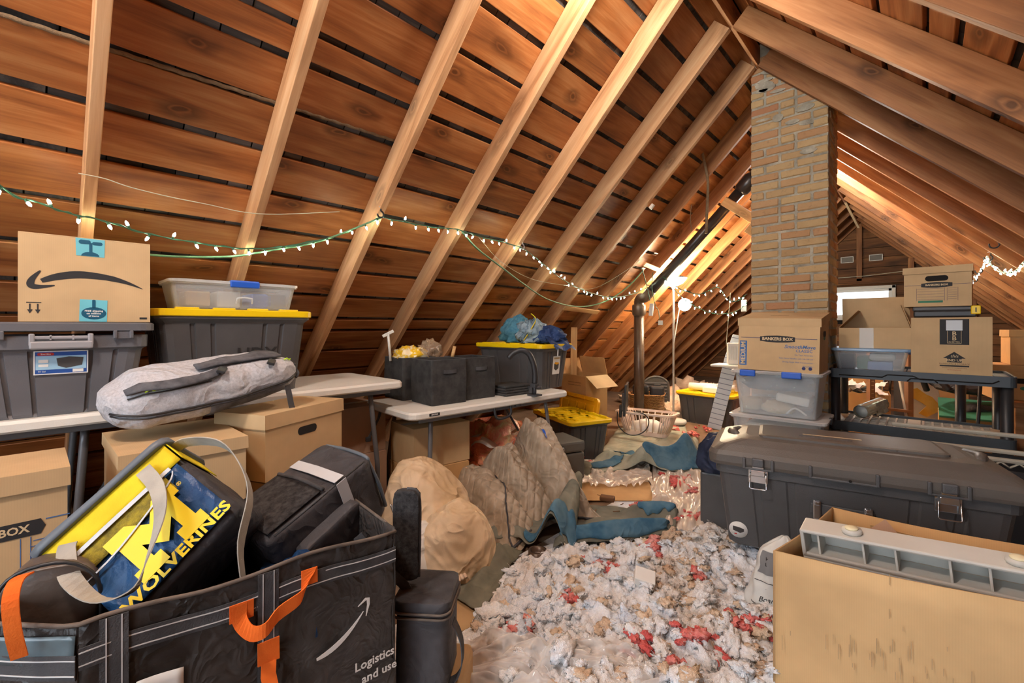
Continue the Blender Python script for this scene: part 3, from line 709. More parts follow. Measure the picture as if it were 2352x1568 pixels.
# ---- black tote with yellow lid, 27G
L, W, H = .66, .44, .42
t = hdx_tote('yellow_lid_tote', 'black tote with yellow lid on the left folding table holding a clear bin', L, W, H, place(-2.70, .705, .911, 90))
F_ = fr((0, -W / 2 + .0375, 0), (1, 0, 0), (0, -.09, 1))
text('embossed_lettering', 'HDX', .075, 'black_plastic', t, F_ @ TR(.08, .205, .001), bold=.0012, sx=1.15); text('embossed_lettering', '27G', .028, 'black_plastic', t, F_ @ TR(.105, .152, .001))
st = obj('label_sticker', MB().prism(rpoly(.10, .05), .001), 'paper_white', t, F_ @ TR(.03, .125, .001)); text('lettering', 'HDX', .024, 'ink_red', st, TR(-.02, .008, .0012), sx=1.2); text('lettering', 'Tough Storage', .008, 'ink_black', st, TR(-.014, -.012, .0012))

# ---- clear bin with a blue handle on the yellow lid
L, W, H = .54, .27, .135
t = thing('clear_bin', 'shallow clear bin with a blue latch on top of the yellow lid', 'storage bin', place(-2.63, .705, 1.334, 90))
obj('body', MB().loft([rrect(L / 2 - .02, W / 2 - .02, .03, 0), rrect(L / 2, W / 2, .03, H - .02), rrect(L / 2 + .008, W / 2 + .008, .03, H - .018), rrect(L / 2 + .008, W / 2 + .008, .03, H - .004), rrect(L / 2 - .004, W / 2 - .004, .03, H - .02), rrect(L / 2 - .024, W / 2 - .024, .03, .006)]), 'clear_plastic', t)
obj('lid', MB().loft([rrect(L / 2 + .012, W / 2 + .012, .03, H - .012), rrect(L / 2 + .012, W / 2 + .012, .03, H), rrect(L / 2 - .02, W / 2 - .02, .03, H + .004)]), 'milky_plastic', t)
obj('latch', MB().bbox((0, -W / 2 - .016, H - .012), (.13, .014, .032), .005).bbox((0, -W / 2 - .004, H + .003), (.125, .03, .008), .003), 'latch_blue', t, TR(.02, 0, 0), 'blue snap latch')
obj('grip', MB().tube([(-.035, -W / 2 + .002, .03), (-.033, -W / 2 - .008, .055), (0, -W / 2 - .009, .06), (.033, -W / 2 - .008, .055), (.035, -W / 2 + .002, .03)], .004), 'milky_plastic', t, TR(.02, 0, 0))
for k, (x, c_) in enumerate(((-.16, 'card_tan'), (-.03, 'paper_white'), (.12, 'latch_blue'), (.19, 'tote_grey'))):
    obj('packed_item', MB().bbox((x, .0, .05), (.10, .16, .07 + .01 * (k % 2)), .008), c_, t)

# ---- file box at the left edge under the table, half in the frame
L, W, H = .42, .30, .46
t = lid_box('file_box', 'tall file box under the left table with a blue-lined contents form', L, W, H, place(-2.04, -.135, .37, 90), 'card_tan', .055, holes=())
F_ = face('-y', .0006, L, W)
decal('printed_badge', [(-.08, .278), (.155, .278), (.165, .300), (.155, .322), (-.08, .322)], 'ink_black', t, F_); text('lettering', 'BANKERS BOX', .030, 'ink_cream', t, F_ @ TR(.038, .300, .0008), bold=.0008, sx=.95)
decal('printed_line', rpoly(.05, .003, 0, .19, .318), 'ink_blue', t, F_)
for k in range(9): decal('printed_form_line', rpoly(.06 + .012 * (k % 2), .002, 0, .17, .262 - .016 * k), 'ink_blue', t, F_)
for x in (.115, .135, .205): decal('printed_form_line', rpoly(.002, .16, 0, x, .195), 'ink_blue', t, F_)
carton('moving_box', 'plain carton on the floor under the tall file box', .44, .34, .36, place(-2.06, -.13, 0, 90), 'card_brown')

# ---- stack of boxes carrying the backpack
carton('moving_box', 'plain carton on the floor beneath the dusty-lidded file box', .40, .46, .56 - .008, place(-2.13, .375, 0, 90), 'card_brown')
lid_box('file_box', 'tan file box with dusty grey lid under the left end of the backpack', .36, .46, .28, place(-2.12, .375, .556, 90), 'card_tan', .045, holes=())
th = 114
c_ = Vector((-1.97, .653)) + Vector((-.41, .912)) * .228 - Vector((.912, .41)) * .14
carton('moving_box', 'brown carton on the floor beneath the hand-hole file box', .44, .26, .60, place(c_.x, c_.y, 0, th), 'card_brown')
t = lid_box('file_box', 'tan file box with oval hand hole in front of the left table', .456, .27, .275, place(c_.x, c_.y, .612, th), 'card_tan', .06, holes=('-y',), hz=.62)
# ================================================================== BAGS
cloth('bag_black', srgb(54, 53, 56), srgb(80, 79, 82), rough=.55, scale=6, wr=.35, wsc=9); cloth('bag_black_shiny', srgb(46, 44, 44), srgb(72, 69, 68), rough=.4, scale=5, weave=120, wr=.8, wsc=8)
cloth('mesh_black', srgb(40, 39, 40), srgb(70, 69, 70), rough=.85, scale=60, weave=420, bump=.6); cloth('web_grey', srgb(176, 170, 158), srgb(150, 146, 138), weave=300); cloth('web_black', srgb(66, 66, 68), srgb(86, 86, 88), weave=300, bump=.5)
cloth('web_orange', srgb(244, 122, 48), srgb(230, 104, 36), weave=300); cloth('heather_grey', srgb(170, 171, 176), srgb(192, 193, 198), scale=110, weave=300, bump=.4, wr=.6, wsc=7); cloth('heather_dark', srgb(76, 76, 80), srgb(104, 104, 108), scale=20, weave=300)
cloth('team_yellow', srgb(232, 210, 40), srgb(214, 190, 30), rough=.6); cloth('team_blue', srgb(24, 54, 96), srgb(44, 84, 130), rough=.35, scale=4, wr=.5, wsc=8); cloth('net_gold', srgb(120, 108, 50), srgb(170, 152, 50), scale=40, weave=400, bump=.8)
solid('neon', srgb(190, 230, 60), .5); solid('silver_tape', srgb(196, 200, 204), .35, .05); solid('stitch_white', srgb(206, 206, 206), .6); solid('team_print', srgb(246, 216, 22), .45, .04)
solid('zip_grey', srgb(96, 104, 112), .5, .1)
def soft_box(lx, ly, lz, r=.04, n=5, rows=9, amp=.008, sc=6.0, seed=0, bulge=.0):
    """stuffed fabric box centred on the origin, x right, y up, z out"""
    m = MB(); rings = []
    zs = [-1, -.985, -.93] + [-.86 + 1.72 * k / rows for k in range(rows + 1)] + [.93, .985, 1]
    ins = {-1: r, -.985: r * .45, -.93: r * .1, .93: r * .1, .985: r * .45, 1: r}
    for zf in zs:
        e = ins.get(zf, 0); rg = []
        hx, hy = lx / 2 - e, ly / 2 - e
        per = rrect(hx, hy, max(r - e * .5, .005), 0, n)
        # subdivide long runs
        dense = []
        for a, b in zip(per, per[1:] + per[:1]):
            k = max(1, int((b - a).length / .03)); dense += [a.lerp(b, i / k) for i in range(k)]
        rg = [Vector((p.x, p.y, zf * lz / 2)) for p in dense]; rings.append((rg, e))
    n0 = max(len(r_[0]) for r_ in rings)
    out = []
    for rg, e in rings:
        # resample to n0
        L_ = [0]
        for a, b in zip(rg, rg[1:] + rg[:1]): L_.append(L_[-1] + (b - a).length)
        tot = L_[-1]; res = []; j = 0
        for i in range(n0):
            s_ = tot * i / n0
            while L_[j + 1] < s_: j += 1
            t_ = (s_ - L_[j]) / max(1e-9, L_[j + 1] - L_[j]); res.append(rg[j].lerp(rg[(j + 1) % len(rg)], t_))
        for p in res:
            f = 1 - abs(2 * p.z / lz) ** 2
            k = noise.noise(Vector((p.x * sc + seed, p.y * sc, p.z * sc))) * amp + noise.noise(Vector((p.x * sc * 2.6 + seed, p.y * sc * 2.6 + 4, p.z * sc * 2.6))) * amp * .4
            d = Vector((p.x / lx, p.y / ly, 0)); d = d.normalized() if d.length > 0 else d
            p += d * (k + bulge * f)
            p.z += noise.noise(Vector((p.x * sc + 7 + seed, p.y * sc + 3, 0))) * amp * (1 if p.z > 0 else -1)
        out.append(res)
    # fill the two ends with shrinking rings so that they can be wavy
    def caps(ring, sgn):
        c = sum(ring, Vector()) / len(ring); return [[c + (p - c) * f + Vector((0, 0, sgn * bulge * (1 - f * f) + noise.noise(Vector(((c + (p - c) * f).x * sc + seed, (c + (p - c) * f).y * sc, 5 * sgn))) * amp * (1 - f))) for p in ring] for f in (.85, .68, .5, .3, .12)]
    allr = caps(out[0], -1)[::-1] + out + caps(out[-1], 1)
    return m.loft(allr, None, (True, True), True)

# ---- big black delivery tote bag
BAG_H = .70
A_, B_, C_, D_, E_ = Vector((-1.135, .060)), Vector((-1.055, .672)), Vector((-1.27, -.05)), Vector((-1.60, .02)), Vector((-1.52, .72))
bag = thing('delivery_bag', 'big black woven delivery bag with orange straps in the left foreground', 'bag')
def wall_fn(pts, H, wob, seed):
    seg = [Vector(p) for p in pts]; ln = [0]
    for a, b in zip(seg, seg[1:]): ln.append(ln[-1] + (b - a).length)
    def fn(u, v):
        s_ = u * ln[-1]; j = 0
        while j < len(seg) - 2 and ln[j + 1] < s_: j += 1
        t_ = (s_ - ln[j]) / (ln[j + 1] - ln[j]); p = seg[j].lerp(seg[j + 1], t_)
        tg = (seg[j + 1] - seg[j]).normalized(); nn = Vector((tg.y, -tg.x))
        k = noise.noise(Vector((s_ * 5 + seed, v * 4, 0))) * wob + noise.noise(Vector((s_ * 14 + seed, v * 10, 3))) * wob * .35
        return Vector((p.x + nn.x * k, p.y + nn.y * k, .01 + v * (H - .01 + .006 * math.sin(s_ * 17 + seed))))
    return fn
fn_front = wall_fn([A_, B_], BAG_H, .010, 1.0)
cloth('woven_poly', srgb(52, 48, 46), srgb(76, 72, 70), rough=.30, scale=8, weave=300, bump=.2, wr=.45, wsc=14)
obj('front_panel', MB().grid(44, 40, fn_front, True, .004), 'woven_poly', bag)
fn_end = wall_fn([C_, A_], BAG_H, .008, 4.0); obj('side_panel', MB().grid(14, 30, fn_end, True, .004), 'woven_poly', bag)
fn_b = wall_fn([D_, C_], BAG_H, .008, 6.0); obj('side_panel', MB().grid(20, 26, fn_b, True, .004), 'woven_poly', bag)
obj('side_panel', MB().grid(30, 26, wall_fn([B_, E_], BAG_H, .012, 8.0), True, .004), 'woven_poly', bag)
obj('back_panel', MB().grid(30, 26, wall_fn([E_, D_], BAG_H, .012, 9.0), True, .004), 'woven_poly', bag)
obj('base_panel', MB().prism([tuple(p) for p in (A_, B_, E_, D_, C_)], .01), 'woven_poly', bag)
# rim binding
rim = [fn_front(k / 20, 1) for k in range(21)] + [Vector((*(B_.lerp(E_, k / 8)), BAG_H)) for k in range(1, 9)] + [Vector((*(E_.lerp(D_, k / 8)), BAG_H)) for k in range(1, 9)] + [Vector((*(D_.lerp(C_, k / 6)), BAG_H)) for k in range(1, 7)] + [Vector((*(C_.lerp(A_, k / 5)), BAG_H)) for k in range(1, 5)]
cloth('bind_brown', srgb(120, 108, 98), srgb(90, 82, 76)); obj('rim_binding', MB().tube(rim, .0045, 6, closed=True), 'bind_brown', bag)
nrm_f = Vector(((B_ - A_).y, -(B_ - A_).x, 0)).normalized()
def on_front(u, zz, off=.004): p = fn_front(u, zz / BAG_H); return p + nrm_f * off
def web_h(fn, nrm, zz, wdt, nm, us=(0.0, 1.0), k=26):
    w_ = obj(nm, MB().strap([fn(us[0] + (us[1] - us[0]) * i / k, zz / BAG_H) + nrm * .004 for i in range(k + 1)], wdt, .002, (0, 0, 1)), 'web_black', bag)
    for dz in (-.3, .3):
        obj('stitching', MB().strap([fn(us[0] + (us[1] - us[0]) * i / k, (zz + dz * wdt) / BAG_H) + nrm * .0055 for i in range(k + 1)], .0022, .001, (0, 0, 1)), 'stitch_white', w_)
web_h(fn_front, nrm_f, BAG_H - .062, .040, 'webbing')
nrm_e = Vector(((A_ - C_).y, -(A_ - C_).x, 0)).normalized(); web_h(fn_end, nrm_e, BAG_H - .075, .045, 'webbing', (0, 1), 8)
for u in (.078, .50):
    w_ = obj('webbing', MB().strap([on_front(u, BAG_H * (1 - k / 14) - .004, .0055) for k in range(14)], .042, .002, (B_ - A_).normalized().to_3d()), 'web_black', bag)
    for du in (-.018, .018): obj('stitching', MB().strap([on_front(u + du, BAG_H * (1 - k / 14) - .004, .0072) for k in range(14)], .002, .001, (B_ - A_).normalized().to_3d()), 'stitch_white', w_)
sd_f = (B_ - A_).normalized().to_3d()
# orange handles
u0, u1 = .405, .64
pts = smooth_path([on_front(u0, .650, .009), on_front(u0 + .006, .612, .012), on_front(u0 + .035, .586, .03), on_front(u0 + .075, .588, .042), on_front(u0 + .12, .604, .03), on_front(u1 - .035, .618, .024), on_front(u1 - .014, .640, .014), on_front(u1, .668, .009)], 4)
sides = [Vector((0, 0, 1)).lerp(sd_f, (abs(2 * i / (len(pts) - 1) - 1)) ** 2).normalized() for i in range(len(pts))]
obj('strap_handle', MB().strap(pts, .032, .0025, sides), 'web_orange', bag, None, 'orange webbing handle')
obj('strap_patch', MB().strap([on_front(u0 + .01, .652, .0085), on_front(u0 + .01, .612, .0085)], .046, .0025, sd_f), 'web_orange', bag); obj('strap_patch', MB().strap([on_front(u1, .668, .0085), on_front(u1, .632, .0085)], .036, .0025, sd_f), 'web_orange', bag)
obj('strap_patch', MB().strap([on_front(.50, .540, .008), on_front(.50, .490, .009)], .044, .003, sd_f), 'web_orange', bag)
obj('strap_handle', MB().strap([on_front(.50, .492, .010), on_front(.495, .470, .022), on_front(.502, .44, .034), on_front(.50, .36, .036), on_front(.50, .25, .02)], .030, .003, sd_f), 'web_orange', bag)
ee = lambda px, py, d: atD(px, py, d)
obj('strap_handle', MB().strap(smooth_path([ee(60, 1318, .83), ee(36, 1335, .80), ee(24, 1380, .78), ee(30, 1450, .78), ee(45, 1510, .79)], 4), .022, .003, (.3, .9, .1)), 'web_orange', bag, None, 'orange handle hanging from the left end')
# sticker and prints
st = obj('label_sticker', MB().grid(6, 8, lambda u, v: on_front(.130 + .120 * u, .40 + .155 * v, .006), True, .0005), 'paper_white', bag, None, 'white shipping sticker')
Mf = fr(on_front(.190, .425, .0085), (0, 0, 1), -sd_f); text('lettering', 'B1', .055, 'ink_black', st, Mf, bold=.0008)
def front_poly(name, pts, mat): return decal(name, pts, mat, bag, fr((*A_, 0), sd_f, (0, 0, 1)) @ TR(0, 0, .0125))
fl_ = (B_ - A_).length
arc = [(.665 + .185 * k / 14, .452 + .012 * (k / 14) + .058 * (k / 14) ** 2.2) for k in range(15)]
front_poly('printed_smile', band([(x * fl_, y) for x, y in arc], [.002 + .011 * math.sin(math.pi * (.08 + .92 * (k / 14)) ** .8) for k in range(15)]), 'ink_white')
front_poly('printed_smile_tip', band([(.827 * fl_, .539), (.860 * fl_, .551), (.870 * fl_, .549), (.871 * fl_, .535), (.861 * fl_, .507)], [.002, .007, .009, .007, .002]), 'ink_white')
Mt = fr((*A_, 0), sd_f, (0, 0, 1)) @ TR(0, 0, .013)
text('lettering', 'Logistics', .031, 'ink_white', bag, Mt @ TR(.90 * fl_, .385, 0), bold=.0005); text('lettering', 'and use', .031, 'ink_white', bag, Mt @ TR(.92 * fl_, .347, 0), bold=.0005)
# plastic-wrapped strip at the left end
solid('blue_shine', srgb(86, 104, 112), .2, .3, 12); obj('shiny_band', MB().grid(10, 5, lambda u, v: fn_end(.02 + .96 * u, .90 + .075 * v) + nrm_e * .005, True, .001), 'blue_shine', bag)

# ---- dark pouch and bags filling the tote bag
t = thing('pouch_bag', 'small dark brown arched pouch at the left end of the delivery bag', 'bag', fr((-1.40, .045, .665), (.35, 1, 0), (0, 0, 1)))
solid('dark_leather', srgb(92, 80, 72), .42, .25, 5, .4, 40); obj('body', soft_box(.16, .17, .13, .06, 6, 6, .006, 8, 3), 'dark_leather', t); obj('zipper', MB().tube(smooth_path([(-.085, -.06, .066), (-.08, .03, .07), (-.045, .083, .068), (.03, .088, .066), (.08, .04, .068), (.086, -.06, .066)], 4), .004), 'black_plastic', t)
t = thing('duffel_bag', 'crumpled black bag deep inside the delivery bag', 'bag', place(-1.33, .36, .3, 5)); obj('body', blob(26, 14, .20, .27, .16, 5, .3, 3.2), 'bag_black_shiny', t); obj('strap', MB().strap(smooth_path([(-.1, .1, .25), (.02, .16, .262), (.12, .05, .245)], 5), .03, .003, (0, .4, .6)), 'web_black', t)
t = tag(obj('navy_cloth', blob(24, 12, .12, .10, .10, 12, .35, 3), 'team_blue', None, TR(-1.22, .47, .48)), 'crumpled navy cloth in the delivery bag between the two coolers', 'cloth')

# ---- yellow and blue team cooler bag
P_TL, P_TR, P_BR = atD(106, 1268, .99), atD(372, 1030, 1.13), atD(548, 1176, 1.08)
ex = (P_TR - P_TL); Wd = ex.length; Hh = ((P_BR - P_TR) - ex.normalized() * (P_BR - P_TR).dot(ex.normalized())).length
M = fr((P_TL + P_TR) / 2, ex, P_TR - P_BR); Wd += .02
Dp = .20
mb = thing('cooler_bag', 'yellow and blue team cooler bag lying tilted in the delivery bag', 'bag', M)
obj('body', soft_box(Wd, Hh, Dp, .025, 4, 8, .005, 7, 2), 'bag_black', mb, TR(0, -Hh / 2, -Dp / 2 - .004))
gridface = lambda x0, x1, y0, y1, z0, am=.003, sd=0: (lambda u, v: Vector((x0 + (x1 - x0) * u, y0 + (y1 - y0) * v, z0 + am * noise.noise(Vector((u * 4 + sd, v * 4, sd))))))
hx = Wd / 2
obj('front_panel', MB().grid(16, 12, gridface(-hx + .012, hx - .014, -Hh + .02, -.055, .006, .006, 3), True, .002), 'team_blue', mb, None, 'blue printed panel')
obj('top_band', MB().grid(16, 4, gridface(-hx, hx - .002, -.062, .004, .008, .004, 5), True, .002), 'team_yellow', mb, None, 'yellow top band')
obj('top_band', MB().grid(6, 4, lambda u, v: Vector((hx + .004, -.062 + .066 * v, .006 - Dp * u)), True, .002), 'team_yellow', mb)
obj('net_pocket', MB().grid(16, 4, gridface(-hx + .01, hx - .05, -.115, -.068, .012, .004, 7), True, .001), 'net_gold', mb)
obj('lid', soft_box(Wd + .03, Dp + .04, .022, .03, 5, 2, .003, 6, 8), 'zip_grey', mb, TR(0, .008, -Dp / 2) @ RX(R(-90)))
for y0, y1, wv in ((-.066, -.066, .010), (-.118, -.116, .004)):
    obj('piping', MB().strap(smooth_path([(-hx + .01, y0 - (.012 if wv < .006 else 0), .016), (-.05, y0 - (.010 if wv < .006 else 0), .018), (hx - .06, y1 + (.02 if wv < .006 else 0), .017), (hx - .03, y1 + (.04 if wv < .006 else 0), .016)], 4), wv, .002, (0, 1, 0)), 'silver_tape', mb)
# block letter
Mp = TR(.015, -Hh * .60, .0145)
h2, w2 = .135, .165
def blk(s_):
    p = [(-.5, -.5), (-.12, -.5), (-.12, -.27), (-.22, -.27), (-.22, .02), (0, -.28), (.22, .02), (.22, -.27), (.12, -.27), (.12, -.5), (.5, -.5), (.5, -.27), (.42, -.27), (.42, .27), (.5, .27), (.5, .5), (.2, .5), (0, .2), (-.2, .5), (-.5, .5), (-.5, .27), (-.42, .27), (-.42, -.27), (-.5, -.27)]
    return [(x * w2 * s_, y * h2 * s_) for x, y in p]
decal('printed_letter', blk(1), 'team_print', mb, Mp, .001); text('lettering', 'WOLVERINES', .036, 'team_print', mb, TR(.01, -Hh + .030, .0145), bold=.0012, sx=1.15, sp=1.05); text('lettering', '\u00ae', .014, 'team_print', mb, TR(.108, -Hh * .60 + .05, .0145))
# webbing handles
sv = (1, .15, 0)
hp = smooth_path([(.085, -.02, .018), (.078, -.09, .034), (.045, -.165, .062), (-.02, -.225, .080), (-.068, -.250, .080), (-.118, -.205, .066), (-.13, -.115, .044), (-.112, -.05, .024), (-.10, -.032, .018)], 5)
hs = []
for i_ in range(len(hp)):
    t_ = (hp[min(i_ + 1, len(hp) - 1)] - hp[max(i_ - 1, 0)]).normalized(); f_ = math.sin(math.pi * i_ / (len(hp) - 1)) ** 2
    sd_ = Vector((0, 0, 1)).cross(t_).normalized().lerp(Vector((.25, .1, 1)), .75 * f_); hs.append((sd_ - t_ * sd_.dot(t_)).normalized() * (1 if i_ == 0 or sd_.dot(hs[-1]) > 0 else -1))
obj('strap_handle', MB().strap(hp, .034, .0025, hs), 'web_grey', mb, None, 'grey webbing handle')
obj('shoulder_strap', MB().strap(smooth_path([(hx - .015, .0, -.04), (hx + .03, -.02, -.02), (hx + .075, -.10, 0), (hx + .07, -.18, .01), (hx + .03, -.26, .0), (hx - .06, -.33, .0), (hx - .12, -.40, -.02)], 5), .034, .0025, (.2, .3, 1)), 'web_grey', mb)

# ---- black insulated bag with a reflective stripe
PE, PF, PG, PH = atD(853, 1043, 1.47), atD(607, 1249, 1.17), atD(748, 991, 1.66), atD(938, 1154, 1.42)
ax = (PF - PE); La = ax.length
Mb = fr(PE, ax, PG - PE)          # x along the bag, y across the upper face, z = out of the upper face
Lb, Lc = .25, .24
t = thing('insulated_bag', 'black insulated bag with a grey reflective stripe leaning on the delivery bag', 'bag', Mb)
sg = 1 if (Mb.to_3x3().inverted() @ (PH - PE)).z > 0 else -1
obj('body', soft_box(La, Lb, Lc, .03, 5, 8, .007, 6, 9), 'bag_black', t, TR(La / 2, Lb / 2, sg * Lc / 2))
up_z = -sg * .006
# stripe on both visible faces
obj('stripe', MB().strap([(.13, Lb - .02, up_z), (.13, Lb * .5, up_z - sg * .003), (.132, .0, up_z)], .036, .002, (1, 0, 0)), 'silver_tape', t); obj('stripe', MB().strap([(.132, -.006, 0), (.135, -.010, sg * Lc * .5), (.14, -.006, sg * Lc * .95)], .036, .002, (1, 0, 0)), 'silver_tape', t)
obj('mesh_pocket', MB().grid(10, 8, lambda u, v: Vector((.19 + (La - .21) * u, .012 + (Lb - .03) * v, up_z - sg * .008 * math.sin(math.pi * u) * math.sin(math.pi * v))), True, .003), 'mesh_black', t)
obj('pocket_binding', MB().tube(smooth_path([(.185, .008, up_z * 1.6), (.182, Lb * .5, up_z * 2.4), (.186, Lb - .02, up_z * 1.6)], 5), .006), 'web_black', t)
obj('front_pocket', soft_box(.21, .15, .05, .02, 4, 4, .005, 8, 4), 'bag_black', t, fr((La - .16, -.020, sg * Lc * .62), (1, 0, 0), (0, 0, 1)))
obj('zipper', MB().tube(smooth_path([(.010, Lb - .03, sg * .006), (.006, Lb * .5, sg * .002), (.010, .022, sg * .006), (.012, .010, sg * .03), (.008, .002, sg * Lc * .5), (.010, .004, sg * (Lc - .03))], 5), .006), 'zip_grey', t); obj('zip_pull', MB().bbox((0, -.012, sg * (Lc - .015)), (.008, .004, .035), .002), 'chrome', t)
obj('binding', MB().tube([(.03, .007, sg * .007), (La - .03, .007, sg * .007)], .004), 'web_black', t)

# ---- black mesh shoulder pad hanging behind the bag corner, and the lunch cooler on the floor
q = atD(935, 1225, 1.36)
t = thing('shoulder_pad', 'black padded mesh strap hanging at the right corner of the delivery bag', 'strap', fr(q, (.75, .66, 0), (0, 0, 1)))
obj('pad', soft_box(.075, .27, .035, .016, 4, 4, .004, 8, 6), 'mesh_black', t); obj('binding', MB().tube(smooth_path([(.036, -.13, 0), (.040, 0, .004), (.036, .12, 0), (0, .138, 0)], 5), .0045), 'web_black', t); obj('buckle_strap', MB().strap(smooth_path([(-.13, .02, .06), (-.06, -.07, .05), (0, -.15, .02), (.005, -.20, .0)], 5), .03, .003, (.7, .6, 0)), 'web_black', t)
Lx, Ly, Lz = .16, .17, .25
t = thing('lunch_cooler', 'small black zip-top lunch cooler beside the delivery bag', 'bag', place(-1.115, .825, .20, 38))
obj('body', soft_box(Lx, Ly, Lz - .03, .03, 5, 6, .004, 7, 1), 'bag_black', t, TR(0, 0, (Lz - .03) / 2)); obj('lid', soft_box(Lx + .008, Ly + .008, .045, .03, 5, 2, .004, 7, 2), 'bag_black', t, TR(0, 0, Lz - .012))
for zz in (Lz - .036, Lz - .022): obj('piping', MB().tube([p + Vector((0, 0, zz)) for p in rrect(Lx / 2 + .006, Ly / 2 + .006, .03, 0, 5)], .0035, 6, closed=True), 'bind_brown', t)
obj('handle', MB().strap(smooth_path([(Lx / 2 + .004, -.02, .17), (Lx / 2 + .03, -.03, .12), (Lx / 2 + .034, -.04, .06), (Lx / 2 + .012, -.03, .005), (Lx / 2 - .03, -.05, -.0)], 5), .032, .003, (0, 1, .1)), 'web_black', t)
tag(obj('small_carton', MB().bbox((0, 0, .098), (.24, .24, .196), .02), 'card_brown', None, place(-1.13, .84, 0, 38)), 'brown carton hidden under the small lunch cooler', 'box')

# ---- grey backpack lying on the boxes
P0, P1 = atD(240, 968, 1.50), atD(702, 862, 2.02)
ex = P1 - P0; LB = ex.length
Mk = fr(P0, ex, (-.97, .15, .22))      # x along pack, y towards the table, z up
bp = thing('backpack', 'heather grey backpack with black straps lying across the file boxes', 'backpack', Mk)
def pack(u, v):
    a = 2 * math.pi * v
    x = u * LB
    prof = max(.0004, 1 - abs(2 * u - 1) ** 4.5) ** .5
    wy, wz = .155 * prof * (1.05 - .1 * u), .098 * prof * (1.10 - .34 * u)
    ca, sa = math.cos(a), math.sin(a)
    e = .65
    y = .13 + wy * math.copysign(abs(ca) ** e, ca); z = .012 + wz * math.copysign(abs(sa) ** e, sa)
    k = noise.noise(Vector((x * 9, y * 9, z * 9))) * .010 + noise.noise(Vector((x * 24, y * 24, z * 24))) * .004
    if u < .16 and sa > 0: z -= .02 * math.sin(math.pi * (u / .16)) * sa      # sag of the roll-top end
    return Vector((x, y + k * ca, z + k * sa))
obj('body', MB().grid(48, 40, lambda u, v: pack(u, v)), 'heather_grey', bp)
def onp(u, v, o=.004):
    p = pack(u, v); c = Vector((p.x, .13, .012)); return p + (p - c).normalized() * o
obj('side_panel', MB().grid(16, 8, lambda u, v: onp(.44 + .42 * u, .522 + .13 * v, .004), True, .002), 'heather_dark', bp)
for v0, r0 in ((.505, .0045), (.52, .003), (.415, .003)):
    us = (.03, .97) if v0 > .45 else (.10, .46)
    obj('zipper', MB().tube([onp(us[0] + (us[1] - us[0]) * k / 30, v0 + .015 * math.sin(3 * k / 30), .004) for k in range(31)], r0, 6), 'black_plastic', bp)
obj('shoulder_strap', MB().grid(14, 4, lambda u, v: onp(.10 + .42 * u, .33 + .055 * v + .04 * math.sin(3 * u), .012), True, .008), 'heather_dark', bp); obj('shoulder_strap', MB().grid(14, 4, lambda u, v: onp(.42 + .48 * u, .27 + .05 * v - .03 * u, .012), True, .008), 'heather_dark', bp)
for u, v in ((.52, .36), (.80, .35)):
    p = onp(u, v, .02); b_ = obj('buckle', MB().bbox((0, 0, 0), (.05, .030, .012), .003).bbox((.03, 0, -.003), (.03, .022, .008), .002), 'black_plastic', bp, TR(*p) @ RZ(R(60)) @ RX(R(20)))
obj('strap', MB().strap([onp(.42 + .1 * k / 6, .36 - .003 * k, .012) for k in range(7)], .02, .002, (0, 1, .3)), 'web_black', bp)
for u, v in ((.17, .41), (.90, .33)): obj('zip_pull', MB().tube(smooth_path([onp(u, v, .006), onp(u + .02, v - .01, .016), onp(u + .035, v + .002, .008), onp(u + .05, v - .012, .012)], 3), .0032, 6), 'neon', bp, None, 'neon green zip pull')
ps = onp(.88, .56, .003)
obj('hanging_strap', MB().strap(smooth_path([ps, ps + Vector((.005, -.004, -.05)), ps + Vector((.012, -.008, -.11)), ps + Vector((.03, -.02, -.135))], 4), .024, .002, ex.normalized() if 0 else (1, 0, .1)), 'web_black', bp); obj('hanging_buckle', MB().bbox((0, 0, 0), (.035, .008, .02), .003), 'black_plastic', bp, TR(*(ps + Vector((.006, -.012, -.118)))))
obj('haul_loop', MB().tube(smooth_path([onp(.97, .40, .0), onp(1.0, .42, .02), onp(.985, .52, .02), onp(.96, .56, .005)], 4), .007, 6), 'web_black', bp)
# ================================================================== MIDDLE: second table and what stands around it
TBM = place(-2.452, 2.235, 0, 85.3)
t2 = folding_table('folding_table', 'shorter white folding table carrying black fabric bins', 1.42, .64, .74, TBM, r=.06)
b_ = obj('brand_plate', MB().prism(rpoly(.075, .018, .003), .001), 'ink_black', t2, face('-y', .0012, 1.42, .64) @ TR(-.55, .718, 0)); text('lettering', 'LIFETIME', .012, 'ink_white', b_, TR(0, 0, .0013), bold=.0003)
obj('carry_handle', MB().tube(smooth_path([(-.06, -.30, .70), (-.055, -.31, .635), (-.02, -.31, .615), (.05, -.31, .62), (.085, -.31, .64), (.09, -.30, .70)], 5), .009), 'black_plastic', t2)
obj('hinge', MB().bbox((.16, -.30, .690), (.05, .03, .02), .004), 'steel_dark', t2)
cloth('felt_black', srgb(52, 52, 52), srgb(70, 69, 68), rough=.9, scale=14, weave=500)
